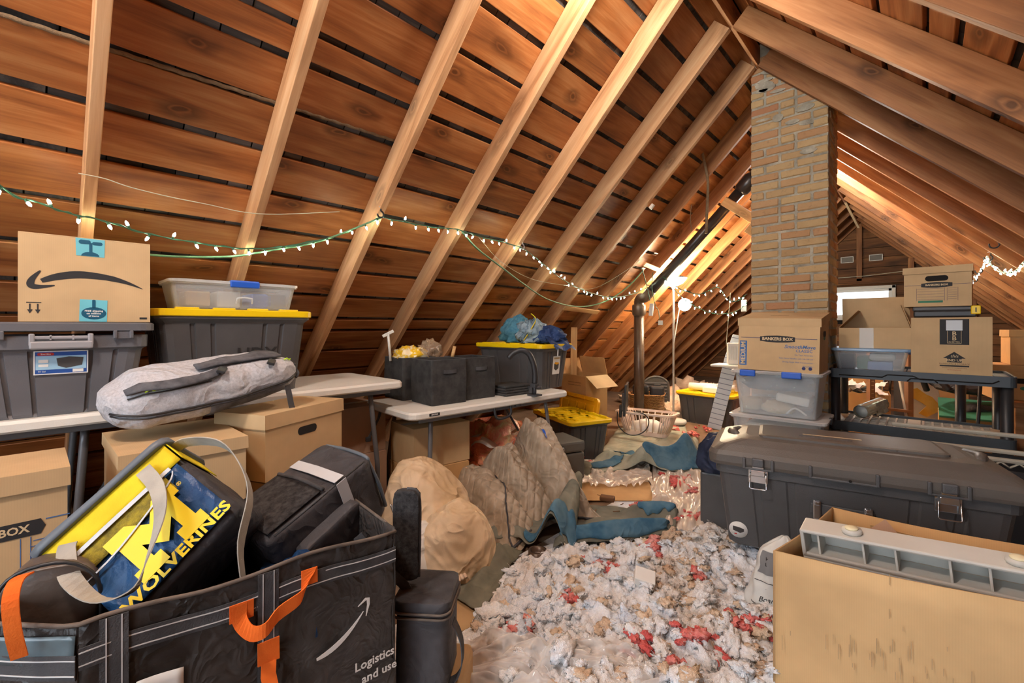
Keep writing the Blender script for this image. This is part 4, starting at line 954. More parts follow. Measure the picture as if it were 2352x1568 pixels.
def fabric_bin(label, M, S=.27, H=.29):
    t = thing('fabric_bin', label, 'storage bin', M, 'black fabric bins on the short table')
    obj('body', MB().loft([rrect(S / 2, S / 2, .012, 0, 2), rrect(S / 2 + .004, S / 2 + .004, .012, H * .5, 2), rrect(S / 2, S / 2, .012, H, 2), rrect(S / 2 - .010, S / 2 - .010, .010, H, 2), rrect(S / 2 - .010, S / 2 - .010, .010, .012, 2)]), 'felt_black', t)
    obj('handle', MB().strap(smooth_path([(-.05, -S / 2 - .005, H * .74), (-.025, -S / 2 - .010, H * .735), (.025, -S / 2 - .010, H * .735), (.05, -S / 2 - .005, H * .74)], 3), .024, .003, (0, 0, 1)), 'web_black', t)
    obj('rim_seam', MB().tube([p for p in rrect(S / 2 - .002, S / 2 - .002, .012, H, 3)], .003, 5, closed=True), 'web_black', t)
    return t
fabric_bin('black fabric bin with a handle at the front corner of the short table', place(-2.425, 1.885, .741, 84))
fabric_bin('black fabric bin standing between the front bin and the folded fabric', place(-2.44, 2.175, .741, 86))
fabric_bin('black fabric bin stuffed with a yellow patterned bag and a scraper', place(-2.745, 1.875, .741, 86))
# stuff in the third bin
cloth('yellow_print', srgb(232, 186, 40), srgb(240, 226, 190), scale=26, mix=(.48, .56)); solid('tool_white', srgb(214, 212, 204), .45, .05)
tag(obj('patterned_bag', blob(30, 14, .13, .12, .075, 3, .5, 4.5), 'yellow_print', None, TR(-2.745, 1.875, .99)), 'yellow patterned plastic bag spilling out of the fabric bin', 'bag')
t = thing('window_scraper', 'white T-shaped scraper standing up out of the fabric bin', 'tool', TR(*atD(897, 822, 3.15)))
obj('shaft', MB().tube([(0, 0, -.02), (-.012, -.012, .17)], .009, 8), 'tool_white', t); obj('head', MB().bbox((0, 0, 0), (.085, .016, .022), .004), 'tool_white', t, TR(-.012, -.012, .172) @ RZ(R(60)) @ RY(R(-28)))
tag(obj('film_bag', blob(26, 12, .09, .08, .08, 17, .55, 4.5), 'brown_film', None, TR(-2.66, 1.98, 1.02)), 'crinkled brown plastic film bag beside the yellow patterned bag', 'bag')
tag(obj('wooden_handle', MB().tube([(0, 0, 0), (.01, .02, .10)], [.014, .012], 8), 'pine_wood', None, TR(-2.55, 2.10, 1.005)), 'short wooden tool handle poking up behind the fabric bins', 'tool')
t = thing('folded_bin', 'flat stack of folded black fabric panels on the short table', 'storage bin', place(-2.32, 2.47, .741, 84))
for k in range(4): obj('fabric_panel', MB().bbox((0.004 * (k % 2), .003 * k, .010 + .0185 * k), (.25, .22, .017), .006), 'felt_black', t)
# tube arm with clamp
t = thing('clamp_arm', 'curved black padded tube with a clamp on the short table', 'clamp', TR(*atZ(1227, 903, .741)))
pth = [atD(x, y, 3.28) - atZ(1227, 903, .741) for x, y in ((1168, 822), (1180, 810), (1198, 804), (1214, 812), (1225, 835), (1229, 862), (1228, 880))]
obj('arm_tube', MB().tube(smooth_path([p + Vector((0, 0, 0)) for p in pth], 5), [.021] * 31, 12), 'black_plastic', t)
base = pth[-1]; obj('clamp', MB().bbox(tuple(base + Vector((0, 0, -.015))), (.05, .05, .03), .004).bbox(tuple(base + Vector((-.02, 0, -.05))), (.03, .06, .05), .004).tube([base + Vector((-.05, -.02, -.03)), base + Vector((.05, .02, -.03))], .010, 8).bbox((base.x, base.y, .006), (.09, .07, .012), .003).tube([base, (base.x, base.y, .006)], .012, 8), 'steel_dark', t)
# black tote with yellow lid at the end of the table
L, W, H = .72, .41, .365
t = hdx_tote('yellow_lid_tote', 'black tote with yellow lid on the short table under the blue fabric pile', L, W, H, place(-2.585, 2.93, .741, 2))
F_ = fr((L / 2 - .0375, 0, 0), (0, 1, 0), (.10, 0, 1))
st = obj('label_sticker', MB().prism(rpoly(.10, .15, .004), .001), 'paper_white', t, F_ @ TR(.02, .19, 0), 'white picture label')
obj('print_tote', MB().prism([(-.03, -.03), (0, -.045), (.032, -.028), (.034, .012), (.004, .006), (-.032, .012)], .0006), 'tote_black', st, TR(0, 0, .001)); obj('print_lid', MB().prism([(-.032, .012), (.004, .004), (.036, .012), (.03, .022), (-.02, .026)], .0006), 'lid_amber', st, TR(0, 0, .0012)); obj('print_head', MB().prism(rpoly(.08, .014, 0, 0, .058), .0005), 'card_tan', st, TR(0, 0, .001))
# fabric pile on that tote
cloth('terry_blue', srgb(64, 116, 140), srgb(88, 138, 158), scale=40, weave=420, bump=.8); cloth('satin_blue', srgb(98, 122, 138), srgb(156, 174, 184), rough=.35, scale=8, weave=60, bump=.1, wr=1.0, wsc=9); cloth('nylon_navy', srgb(34, 52, 92), srgb(52, 76, 122), rough=.5, wr=.6, wsc=9); cloth('nylon_green', srgb(72, 104, 58), srgb(96, 124, 72), rough=.5)
zt = .741 + .370
t = thing('blanket_bundle', 'teal blue fleece bundle with a satin side on the yellow lid', 'blanket', TR(-2.62, 2.98, zt))
obj('fleece', blob(30, 16, .15, .14, .14, 21, .35, 2.6), 'terry_blue', t, TR(-.06, -.02, 0)); obj('satin_side', blob(30, 16, .13, .13, .13, 8, .45, 3.6), 'satin_blue', t, TR(.12, -.03, 0)); obj('cord', MB().tube(smooth_path([(.14, -.16, .02), (.2, -.13, .12), (.19, -.06, .2), (.12, -.04, .25)], 5), .004, 6), 'team_yellow', t)
t = thing('rain_jacket', 'navy and green jacket hanging over the end of the yellow lid', 'jacket', TR(-2.40, 3.02, zt))
obj('jacket_body', blob(30, 14, .17, .14, .09, 31, .4, 3.2), 'nylon_navy', t); obj('lining', blob(20, 10, .07, .10, .10, 3, .4, 3), 'nylon_green', t, TR(-.07, .0, 0)); obj('hem', MB().grid(12, 8, lambda u, v: Vector((.10 + .13 * v, -.16 + .28 * u + .01 * math.sin(9 * v), .05 - .05 * v - .05 * v * v + .012 * math.sin(11 * u)))), 'nylon_navy', t); obj('toggle', MB().tube([(.22, -.12, -.04), (.225, -.13, -.10)], .004, 6), 'ink_white', t)

# ---- cartons under and beside the tables
carton('moving_box', 'pinkish carton on the floor under the corner of the left table', .34, .40, .42, place(-2.86, 1.47, 0, 84), 'card_pink')
t = carton('moving_box', 'pinkish carton stacked under the corner of the left table', .32, .38, .30, place(-2.86, 1.47, .427, 88), 'card_pink')
t = thing('camera_clip', 'black strap with clip hanging on the pinkish carton', 'strap', TR(-2.62, 1.50, .60)); obj('webbing', MB().strap(smooth_path([(0, .06, .11), (.012, .04, .06), (.02, 0, .0), (.012, -.03, -.06)], 4), .022, .003, (0, 1, .2)), 'web_black', t); obj('clip', MB().bbox((.012, -.035, -.07), (.02, .035, .03), .005), 'black_plastic', t)
t = carton('moving_box', 'tan carton with black printed list under the short table', .42, .36, .33, place(-2.50, 1.86, 0, 80), 'card_warm')
F_ = face('-y', .0006, .42, .36)
for k, s in enumerate(('This Moving Miracle', 'Contents Wrap good, poems', 'Cuban Video', 'PTSB Pillow', 'Depot Wash', 'Portrait', 'Novel', 'Hay Tray')): text('lettering', s, .022, 'ink_brown', t, F_ @ TR(-.17, .29 - .026 * k, 0), align='LEFT')
carton('moving_box', 'tan carton with a closed lid on the printed-list carton', .42, .34, .26, place(-2.50, 1.87, .338, 82), 'card_tan')

# ---- bagged insulation under the short table
def film_orange():
    m, t_, b, N, L_ = nt('orange_wrap'); v = coords(N, L_); f = noise_tex(N, L_, v, 5, 5, .65, .8)
    L_(ramp(N, L_, f, [(.3, srgb(206, 92, 62)), (.48, srgb(234, 138, 104)), (.62, srgb(222, 182, 120)), (.78, srgb(248, 220, 192))]), b.inputs['Base Color'])
    b.inputs['Roughness'].default_value = .22; bumpn(N, L_, b, noise_tex(N, L_, v, 22, 4, .7, 1.5), .8, .02); MATS['orange_wrap'] = m
film_orange()
for k, (x, y, rx, ry, rz, lb) in enumerate(((-2.58, 2.52, .40, .34, .30, 'orange plastic-wrapped insulation bale low under the short table'), (-2.95, 2.95, .36, .42, .24, 'orange plastic-wrapped insulation bale at the back under the short table'), (-2.55, 2.22, .20, .24, .17, 'small orange wrapped insulation bundle beside the printed-list carton'))):
    t = thing('insulation_bale', lb, 'insulation', place(x, y, 0, 20 * k)); obj('wrapped_bale', blob(44, 22, rx, ry, rz, 40 + k, .4, 3.0), 'orange_wrap', t)
    obj('loose_film', MB().grid(16, 10, lambda u, v: Vector((-rx * .8 + rx * 1.6 * u, -ry * .9 + ry * .9 * v, rz * 1.25 + .03 * math.sin(9 * u + 5 * v) + .03 * noise.noise(Vector((u * 7, v * 7, k)))))), 'film', t)

# ---- grey lock box and things on the floor in front of the table
solid('safe_grey', srgb(92, 92, 88), .55, .12, 5, .2, 150)
M = place(-2.20, 2.84, 0, 68)
t = thing('lock_box', 'dark grey lock box behind the quilted blanket', 'safe', M); obj('body', MB().bbox((0, 0, .13), (.42, .32, .26), .014), 'safe_grey', t); obj('lid', MB().bbox((0, 0, .308), (.43, .33, .085), .018), 'safe_grey', t); obj('lock', MB().lathe([(.02, 0), (.02, .006), (.012, .008)], 14), 'screw_steel', t, fr((0, -.166, .30), (1, 0, 0), (0, 0, 1)))

# ---- tote on the floor with sunken yellow lid, amber lid behind it
L, W, H = .72, .44, .375
t = hdx_tote('yellow_lid_tote', 'black tote with sunken yellow lid standing on the floor by the table', L, W, H, place(-2.61, 3.68, 0, -21.8))
t = thing('tote_lid', 'spare amber tote lid leaning upright behind the floor tote', 'lid', TR(-2.80, 4.04, .27) @ RZ(R(-22)) @ RX(R(80)))
obj('lid_panel', tote_lid(.68, .44), 'lid_amber', t)
for k in range(4):
    for j in range(2): obj('raised_panel', MB().bbox((-.24 + .16 * k, -.09 + .18 * j, -.004), (.13, .15, .012), .004), 'lid_amber', t)
# ---- open carton with a heart, slat
L, W, H = .40, .34, .70
t = carton('moving_box', 'open carton with a printed heart behind the floor tote', L, W, H, place(-2.90, 4.36, 0, -12), 'card_warm', top='open')
flap(t, L, W, H, '+x', 215, .20, 'card_tan'); flap(t, L, W, H, '+y', 75, .20, 'card_warm'); flap(t, L, W, H, '-x', 110, .18, 'card_warm')
ht = [(.03 * 16 * math.sin(a) ** 3 / 16, .03 * (13 * math.cos(a) - 5 * math.cos(2 * a) - 2 * math.cos(3 * a) - math.cos(4 * a)) / 16) for a in [2 * math.pi * k / 24 for k in range(24)]]
decal('printed_heart', ht, 'ink_black', t, face('-y', .0006, L, W) @ TR(.08, .47, 0))
for k in range(2): text('lettering', 'measurements enclosed here', .018, 'ink_brown', t, face('-y', .0006, L, W) @ TR(0.02, .62 - .03 * k, 0))
q0 = atD(1317, 800, 5.30)
tag(obj('timber_board', MB().bbox((0, 0, 0), (1.24, .075, .018), .003), 'pine_wood', None, fr((q0.x, q0.y, .62), (.01, .01, 1), (.7, .7, 0))), 'upright bare wood slat behind the open heart carton', 'plank')
# ================================================================== RIGHT SIDE
# ---- large black trunk
TA = 12.5
TL_, TW, TH = 1.13, .50, .55
Mt = place(-.80, 2.395, .125, TA) @ TR(TL_ / 2, TW / 2, 0)
tk = thing('footlocker', 'long black plastic storage trunk with metal latches on the right', 'trunk', Mt)
tag(obj('flat_carton', MB().bbox((0, 0, .06), (.80, .34, .118), .01), 'card_brown', None, place(-.80, 2.395, 0, TA) @ TR(.60, .27, 0)), 'low flat carton hidden beneath the black trunk', 'box')
solid('trunk_black', srgb(84, 84, 85), .4, .1, 4, .35, 220); solid('trunk_lid_lit', srgb(96, 90, 84), .38, .12, 3, .3, 220)  # lid tone is the trunk black with warm reflected light put into it
a, b = TL_ / 2, TW / 2
HB = .44
rg = lambda e, z, d=0.006: ring_ribbed(a - e, b - e, .05, z, (-.76, -.46, .46, .76), d)
obj('body', MB().loft([rg(.075, 0, 0), rg(.06, .012), rg(.02, HB - .07), rg(.018, HB - .065, 0), rg(.006, HB - .06, 0), rg(.004, HB, 0), rg(.02, HB, 0), rg(.07, .02, 0)]), 'trunk_black', tk)
def lidring(e, ey, z): return rrect(a - e, b - ey, .06, z, 5)
obj('lid', MB().loft([lidring(-.002, -.002, HB), lidring(-.022, -.022, HB - .012), lidring(-.026, -.026, HB + .004), lidring(-.026, -.026, HB + .038), lidring(-.016, -.014, HB + .058), lidring(.02, .02, HB + .085), lidring(.10, .06, HB + .112), lidring(.14, .11, HB + .120)], smooth=False), 'trunk_lid_lit', tk)
zt = HB + .120
obj('lid_panel', MB().loft([rrect(a - .20, b - .10, .03, zt - .004), rrect(a - .20, b - .10, .03, zt + .008), rrect(a - .215, b - .115, .03, zt + .012)]), 'trunk_lid_lit', tk)
for sx in (-1, 1): obj('lid_grip', MB().tube([(sx * (a - .10), -b + .16, zt - .022), (sx * (a - .07), 0, zt - .018), (sx * (a - .10), b - .16, zt - .022)], [.02, .026, .02], 8), 'trunk_lid_lit', tk)
pl = obj('name_plate', MB().prism(rpoly(.22, .032, .015), .002), 'trunk_black', tk, TR(-.08, -.07, zt + .012)); text('lettering', 'Contico', .03, 'trunk_lid_lit', pl, TR(0, 0, .0024), bold=.0006, sx=1.4)
obj('lid_line', MB().box((0, 0, 0), (.24, .006, .002)), 'ink_cream', tk, TR(-.05, -.03, zt + .013))
yf = -b - .026
# raised frames on the lid front
def lframe(x, w_):
    m = MB()
    for sx in (-1, 1): m.bbox((x + sx * w_ / 2, yf - .003, HB + .012), (.014, .016, .056), .004)
    m.bbox((x, yf - .003, HB - .012), (w_, .014, .010), .003)
    return m
obj('lid_frame', lframe(-.03, .245), 'trunk_black', tk); obj('keyhole', MB().lathe([(.006, 0), (.006, .004)], 10), 'hole_black', tk, fr((-.005, yf - .012, HB - .004), (1, 0, 0), (0, 0, 1)))
for x in (-.365, .322):
    obj('lid_frame', lframe(x, .12), 'trunk_black', tk)
    lt = obj('latch', MB().bbox((x, yf - .010, HB + .022), (.05, .022, .042), .006), 'trunk_black', tk)
    obj('hasp_plate', MB().bbox((x, yf + .012, HB - .050), (.085, .006, .065), .002), 'chrome', lt); obj('hasp', MB().bbox((x, yf - .004, HB - .030), (.062, .020, .030), .004).bbox((x, yf - .002, HB - .006), (.05, .010, .03), .002), 'chrome', lt)
    obj('bail', MB().tube([(x - .034, yf - .008, HB - .035), (x - .036, yf - .016, HB - .10), (x - .03, yf - .018, HB - .105), (x + .03, yf - .018, HB - .105), (x + .036, yf - .016, HB - .10), (x + .034, yf - .008, HB - .035)], .0032, 6), 'chrome', lt)
h_ = obj('carry_handle', MB().bbox((-.03, -b + .022, .27), (.24, .012, .05), .004), 'trunk_black', tk)
for x in (-.125, .065): obj('handle_bracket', MB().bbox((x, -b + .008, .27), (.032, .02, .09), .006).bbox((x, -b - .002, .303), (.022, .016, .02), .004), 'chrome', h_)
st = obj('round_sticker', MB().lathe([(.043, 0), (.043, .001)], 28), 'paper_white', tk, fr((-.455, -b + .048, .085), (1, 0, 0), (0, -.12, 1)), 'round white picture sticker'); obj('print_trunk', MB().prism([(-.025, -.006), (.008, -.016), (.026, -.006), (.026, .008), (.004, .014), (-.025, .016)], .0006), 'tote_black', st, TR(0, 0, .001)); obj('print_red', MB().prism(rpoly(.012, .006, 0, -.012, -.024), .0006), 'ink_red', st, TR(0, 0, .001))

# ---- large open carton at the lower right with plastic shelving parts
M = place(-.366, 1.655, 0, -1.5)
L, W, H = .62, .55, .52
t = thing('open_carton', 'large open carton in the right foreground holding plastic stool parts', 'box', M @ TR(L / 2, W / 2, 0))
cardboard('card_front', srgb(208, 174, 126)); 
def wallp(p0, p1, h0, h1, sag=0.0, bow=0.0, nm='wall_panel', mt='card_front'):
    p0, p1 = Vector(p0), Vector(p1); tg = (p1 - p0).normalized(); nn = Vector((tg.y, -tg.x))
    def fn(u, v):
        p = p0.lerp(p1, u) + nn * bow * math.sin(math.pi * u) * v
        return Vector((p.x, p.y, v * (h0 + (h1 - h0) * u + sag * math.sin(math.pi * u))))
    return obj(nm, MB().grid(14, 8, fn, True, .006), mt, t)
BLx = -L / 2 + .075
wallp((-L / 2, -W / 2), (L / 2, -W / 2), H - .005, H + .072, -.004, .010); wallp((L / 2, -W / 2), (L / 2 + .05, W / 2), H + .072, H + .04, -.01, .0, mt='card_brown')
wallp((L / 2 + .05, W / 2), (BLx, W / 2), H + .03, H, -.01, .0, mt='card_warm'); wallp((BLx, W / 2), (-L / 2, -W / 2), H, H - .005, -.012, .0, mt='card_brown')
obj('base_panel', MB().box((0, 0, .004), (L - .02, W - .02, .006)), 'card_brown', t)
solid('scuff_ink', srgb(176, 150, 112), .8, .2)
rr = random.Random(4)
for k in range(46): obj('scuff_mark', MB().box((0, 0, 0), (.0016, .0008, rr.uniform(.01, .05))), 'scuff_ink', t, TR(rr.gauss(-.02, .14), -W / 2 - .0165 + .004 * 0, rr.gauss(.30, .07)))
obj('inner_flap', MB().box((0, 0, 0), (.18, .004, .12)), 'card_warm', t, TR(-.02, W / 2 - .03, H - .08) @ RX(R(8)))
Mc = M @ TR(L / 2, W / 2, 0)
solid('stool_grey', srgb(196, 194, 186), .5, .05, 6, .1, 200); solid('rubber_cream', srgb(226, 214, 176), .6, .05); solid('warn_label', srgb(186, 190, 192), .6, .04)
S = thing('step_stool', 'grey plastic folding step stool lying in the open carton', 'stool', Mc @ TR(.045, -.125, H + .004) @ RY(R(-5.5)) @ RX(R(6)))
SL = .60
obj('top_rail', MB().bbox((0, .02, .068), (SL, .10, .012), .005).bbox((-SL / 2 + .006, .02, .03), (.012, .10, .085), .005).bbox((0, .068, .03), (SL, .010, .08), .003), 'stool_grey', S)
obj('bottom_rail', MB().bbox((0, -.02, -.010), (SL, .014, .012), .004).bbox((0, .02, -.014), (SL, .09, .010), .003), 'stool_grey', S)
for k in range(6): obj('web_rib', MB().bbox((-SL / 2 + .05 + .098 * k + (.02 if k % 2 else 0), .022, .03), (.006, .085, .075), .001), 'stool_grey', S)
for x in (-.16, .20):
    f_ = obj('foot_pad', MB().lathe([(.026, 0), (.028, .006), (.026, .014)], 18), 'stool_grey', S, TR(x, .012, .074)); obj('rubber_cap', MB().lathe([(.018, .014), (.018, .018), (.006, .02)], 16), 'rubber_cream', f_)
lb = obj('warning_label', MB().box((0, 0, 0), (.46, .001, .05)), 'warn_label', S, TR(.08, -.030, -.045) @ RX(R(-14)), 'small-print warning label')
obj('side_rail', MB().bbox((0, -.016, -.046), (SL, .014, .056), .004), 'stool_grey', S)
for k, (x, s) in enumerate(((.0, '\u26a0 ADVERTENCIA'), (.21, 'WARNING'))): text('lettering', s, .016, 'ink_black', S, fr((x, -.0325, -.058), (-1, 0, 0), (0, .24, -1)), bold=.0004)
for k in range(4):
    for x in (-.06, .10, .24): text('lettering', 'Read all instructions before use. Never stand', .006, 'ink_grey', S, fr((x, -.0315 - .0008 * k, -.028 - .007 * k), (-1, 0, 0), (0, .24, -1)))
g_ = thing('shelf_grate', 'black plastic lattice panel in the open carton below the stool', 'shelf part', Mc @ TR(.02, -.12, H - .14) @ RY(R(-6)) @ RX(R(4)))
obj('frame', MB().bbox((0, -.07, 0), (.58, .015, .04), .003).bbox((0, .12, 0), (.58, .015, .04), .003), 'black_plastic', g_)
for k in range(11): obj('lattice_bar', MB().bbox((-.27 + .054 * k, .025, 0), (.012, .19, .02), .002), 'black_plastic' if k < 6 else 'stool_grey', g_)
for k in range(5): obj('lattice_bar', MB().bbox((.05 + .05 * k, .02, .010), (.010, .20, .012), .002), 'stool_grey', g_, TR(0, 0, 0) @ RZ(R(0)))
t_ = tag(obj('packing_card', MB().prism([(0, 0), (.12, .02), (.07, .075)], .003), 'card_pink', None, Mc @ TR(-.13, .13, H - .03) @ RX(R(70))), 'small pink paper corner sticking up in the open carton', 'paper')

# ---- printed paper sack squeezed between trunk and carton
q_ = atD(1752, 1432, 1.86)
sk = thing('paper_sack', 'white printed sack with handwriting between trunk and open carton', 'bag', TR(q_.x + .02, q_.y + .06, .03) @ RZ(R(28)))
solid('sack_white', srgb(206, 206, 200), .55, .08, 7, .4, 30)
def sackf(u, v):
    a_ = 2 * math.pi * u; k_ = (1 - .35 * v) * (1 - .9 * max(0, v - .82) / .18) * (.75 + .25 * min(1, v / .12))
    return Vector((.115 * math.copysign(abs(math.cos(a_)) ** .7, math.cos(a_)) * k_ + .05 * v + .012 * noise.noise(Vector((u * 12, v * 6, 2))), .065 * math.sin(a_) * k_ + .01 * noise.noise(Vector((u * 12, v * 7, 8))), v * .34))
obj('sack', MB().grid(60, 30, sackf), 'sack_white', sk)
onS = lambda u, v: sackf(.56 + .38 * u, v) * 1.0 + Vector((0, -.003, 0))
obj('picture_band', MB().grid(16, 6, lambda u, v: onS(u, .55 + .27 * v)), 'ink_grey', sk); obj('emblem', MB().grid(10, 6, lambda u, v: onS(.42 + .3 * u, .83 + .09 * v) + Vector((0, -.002, 0))), 'ink_black', sk)
for k, (s_, z_, x_) in enumerate((('H A L L W A Y', .245, .03), ('LAKEFRONT M', .222, .03), ('Lady Bo', .135, .01), ('Boarding R', .085, .0))): text('lettering', s_, .020 if k < 2 else .030, 'ink_black', sk, fr((x_, -.066 + .03 * z_ / .25, z_), (1, 0, -.06), (0, .13, 1)), shear=.0 if k < 2 else .3)
for z_ in (.155, .065): obj('printed_line', MB().grid(12, 1, lambda u, v: onS(u, z_ / .34 + .008 * v) + Vector((0, -.002, 0))), 'ink_black', sk)

# ---- box and clear totes in front of the chimney
def clear_tote(name, label, L, W, H, M, lid='milky_plastic', latch=None, latches=(), content=()):
    t = thing(name, label, 'storage bin', M)
    obj('body', MB().loft([rrect(L / 2 - .03, W / 2 - .03, .04, 0), rrect(L / 2 - .004, W / 2 - .004, .04, H - .03), rrect(L / 2 + .008, W / 2 + .008, .04, H - .028), rrect(L / 2 + .008, W / 2 + .008, .04, H - .02), rrect(L / 2 - .008, W / 2 - .008, .04, H - .02), rrect(L / 2 - .034, W / 2 - .034, .04, .006)]), 'clear_plastic', t)
    obj('lid', MB().loft([rrect(L / 2 + .008, W / 2 + .008, .04, H - .022), rrect(L / 2 + .016, W / 2 + .016, .04, H - .018), rrect(L / 2 + .016, W / 2 + .016, .04, H - .004), rrect(L / 2 + .008, W / 2 + .008, .04, H), rrect(L / 2 - .03, W / 2 - .03, .04, H), rrect(L / 2 - .035, W / 2 - .035, .04, H - .006)]), lid, t)
    for (x, y, w_, d_) in latches: obj('latch', MB().bbox((x, y, H - .018), (w_, d_, .042), .006), latch, t)
    for k, (me, mt, Mx) in enumerate(content): obj('packed_item', me, mt, t, Mx)
    return t
solid('tan_item', srgb(196, 176, 144), .6, .1); solid('pale_item', srgb(220, 216, 204), .6, .06); solid('dark_item', srgb(84, 92, 104), .6, .1); solid('blue_item', srgb(104, 134, 186), .6, .08)
SX, SY = -.72, 3.50
tag(obj('storage_crate', MB().bbox((0, 0, .165), (.46, .38, .33), .012), 'tote_charcoal', None, place(SX, SY, 0, 2)), 'dark crate at the bottom of the clear tote stack', 'crate')
clear_tote('clear_tote', 'milky tote with a white lid at the bottom of the clear stack', .53, .40, .325, place(SX - .005, SY - .01, .333, 2), 'milky_plastic', 'black_plastic', ((.28, .0, .02, .05),), ((MB().bbox((0, 0, .15), (.40, .28, .22), .03), 'pale_item', None),))
clear_tote('clear_tote', 'clear tote with two blue latches under the medium moving box', .50, .38, .295, place(SX - .01, SY, .660, 1), 'milky_plastic', 'latch_blue', ((-.155, -.205, .095, .02), (.10, -.205, .11, .02)),
    ((blob(22, 12, .20, .14, .07, 3, .3, 3), 'dark_item', TR(-.02, .0, .16)), (MB().bbox((0, 0, 0), (.19, .20, .055), .012), 'pale_item', TR(.09, -.02, .11) @ RY(R(8))), (MB().lathe([(.05, 0), (.065, .01), (.065, .07), (.05, .08)], 18), 'tan_item', TR(-.16, -.08, .02) ), (blob(18, 10, .10, .09, .05, 9, .3, 3), 'tan_item', TR(0, -.06, .012)), (MB().tube(smooth_path([(.06, -.13, .02), (.11, -.14, .06), (.17, -.13, .02)], 5), .006), 'pale_item', None)))
L, W, H = .462, .375, .345
bx = lid_box('moving_box', 'medium bankers moving box on the clear tote before the chimney', L, W, H, place(-.715, 3.49, .958, 1) @ RY(R(1.2)), 'card_tan', .052, holes=('+x',), hz=.72, lid_tilt=TR(0, -W / 2, 0) @ RX(R(7)) @ TR(0, W / 2, 0))
F_ = face('-y', .0006, L, W)
dk = [(-.10, -.014), (-.10, .014), (-.06, .020), (0, .023), (.06, .020), (.10, .014), (.10, -.014), (.06, -.020), (0, -.023), (-.06, -.020)]
bd = decal('printed_badge', [(x, y + .21) for x, y in dk][::-1], 'ink_black', bx, F_); text('lettering', 'BANKERS BOX', .0265, 'ink_cream', bd, TR(0, .21, .0008), bold=.0008, sx=1.0)
for x, w_ in ((-.155, .125), (.155, .125)): decal('printed_line', rpoly(w_, .003, 0, x, .215), 'ink_navy', bx, F_)
mp = decal('printed_panel', rpoly(.045, .165, 0, -.200, .110), 'ink_blue', bx, F_); text('lettering', 'MEDIUM', .041, 'ink_cream', mp, TR(-.200, .110, .0008) @ RZ(R(90)), bold=.0008)
text('lettering', 'SmoothMove', .031, 'ink_blue', bx, F_ @ TR(.125, .163, 0), bold=.0006, shear=.25); text('lettering', 'CLASSIC', .024, 'ink_blue', bx, F_ @ TR(.15, .138, 0), bold=.0003)
for k, s in enumerate(('No Tape Assembly \u2022', 'Easy-Carry Handles with Lift-Off Lid \u2022', 'Strong Single Wall Construction \u2022', 'Recyclable \u2022')): text('lettering', s, .0125, 'ink_blue', bx, F_ @ TR(.205, .112 - .023 * k, 0), align='RIGHT')
for x in (.15, .185): decal('printed_symbol', [(x + .011 * math.cos(a_), .03 + .011 * math.sin(a_)) for a_ in [2 * math.pi * k / 6 for k in range(6)]], 'ink_navy', bx, F_)
decal('lid_slot', rpoly(.11, .005), 'ink_brown', bx, TR(0, -W / 2, H) @ RX(R(7)) @ TR(-.02, W / 2 - .02, .0012))
decal('printed_mark', [(.04 * math.cos(a_) , .222 + .014 * math.sin(a_)) for a_ in [2 * math.pi * k / 14 for k in range(14)]], 'ink_green', bx, face('+x', .0006, L, W))

# ---- black plastic shelf unit
SU = thing('shelf_unit', 'black plastic shelf unit beside the chimney carrying boxes', 'shelf', TR(-.06, 4.27, 0))
solid('shelf_black', srgb(62, 68, 74), .42, .12, 5, .2, 160)
def shelf(z, nm, hole=False):
    L, W = .93, .54
    rim = MB().loft([rrect(L / 2, W / 2, .03, z - .065), rrect(L / 2, W / 2, .03, z), rrect(L / 2 - .012, W / 2 - .012, .02, z), rrect(L / 2 - .012, W / 2 - .012, .02, z - .018)], None, (False, False)); o_ = obj(nm, rim, 'shelf_black', SU)
    bars = MB(); n1, n2 = 18, 7
    for k in range(n1 + 1): bars.box((-L / 2 + .02 + (L - .04) * k / n1, 0, z - .022), (.011, W - .03, .010))
    for k in range(n2 + 1): bars.box((0, -W / 2 + .02 + (W - .04) * k / n2, z - .022), (L - .03, .011, .010))
    for x in (-.42, 0, .42): bars.box((x, 0, z - .021), (.07, W - .03, .010))
    obj('lattice', bars, 'shelf_black' if not hole else 'shelf_pale', o_); return o_
solid('shelf_pale', srgb(176, 166, 150), .5, .1)
s1 = shelf(.945, 'top_shelf')
gr = MB()
for x0, x1, y0, y1 in ((-.40, -.16, .045, .045), (-.16, -.13, .045, .026), (-.13, 0.0, .026, .026), (0, .035, .026, .045), (.035, .36, .045, .045), (.36, .39, .045, .026)): gr.tube([(x0, -.272, .945 - y0), (x1, -.272, .945 - y1)], .004, 5)
for x0, x1, y0, y1 in ((-.03, -.01, .063, .042), (-.01, .10, .042, .042), (.10, .12, .042, .063)): gr.tube([(x0, -.2735, .945 - y0), (x1, -.2735, .945 - y1)], .004, 5)
obj('moulded_groove', gr, 'hole_black', s1); shelf(.565, 'lower_shelf', True); shelf(.16, 'lower_shelf')
for x in (-.425, .425):
    for y in (-.225, .225): obj('post', MB().lathe([(.029, 0), (.029, .92)], 16), 'black_plastic', SU, TR(x, y, 0))
tag(obj('metal_pole', MB().lathe([(.03, .0), (.03, .93)], 16), 'black_plastic', None, TR(.19, 4.66, 0)), 'free-standing black post behind the right half of the shelf', 'post')
tag(obj('thin_pole', MB().tube([(.26, 4.72, .0), (.30, 4.72, .93)], .011, 8), 'black_plastic', None), 'thin leaning black rod behind the shelf unit', 'rod')
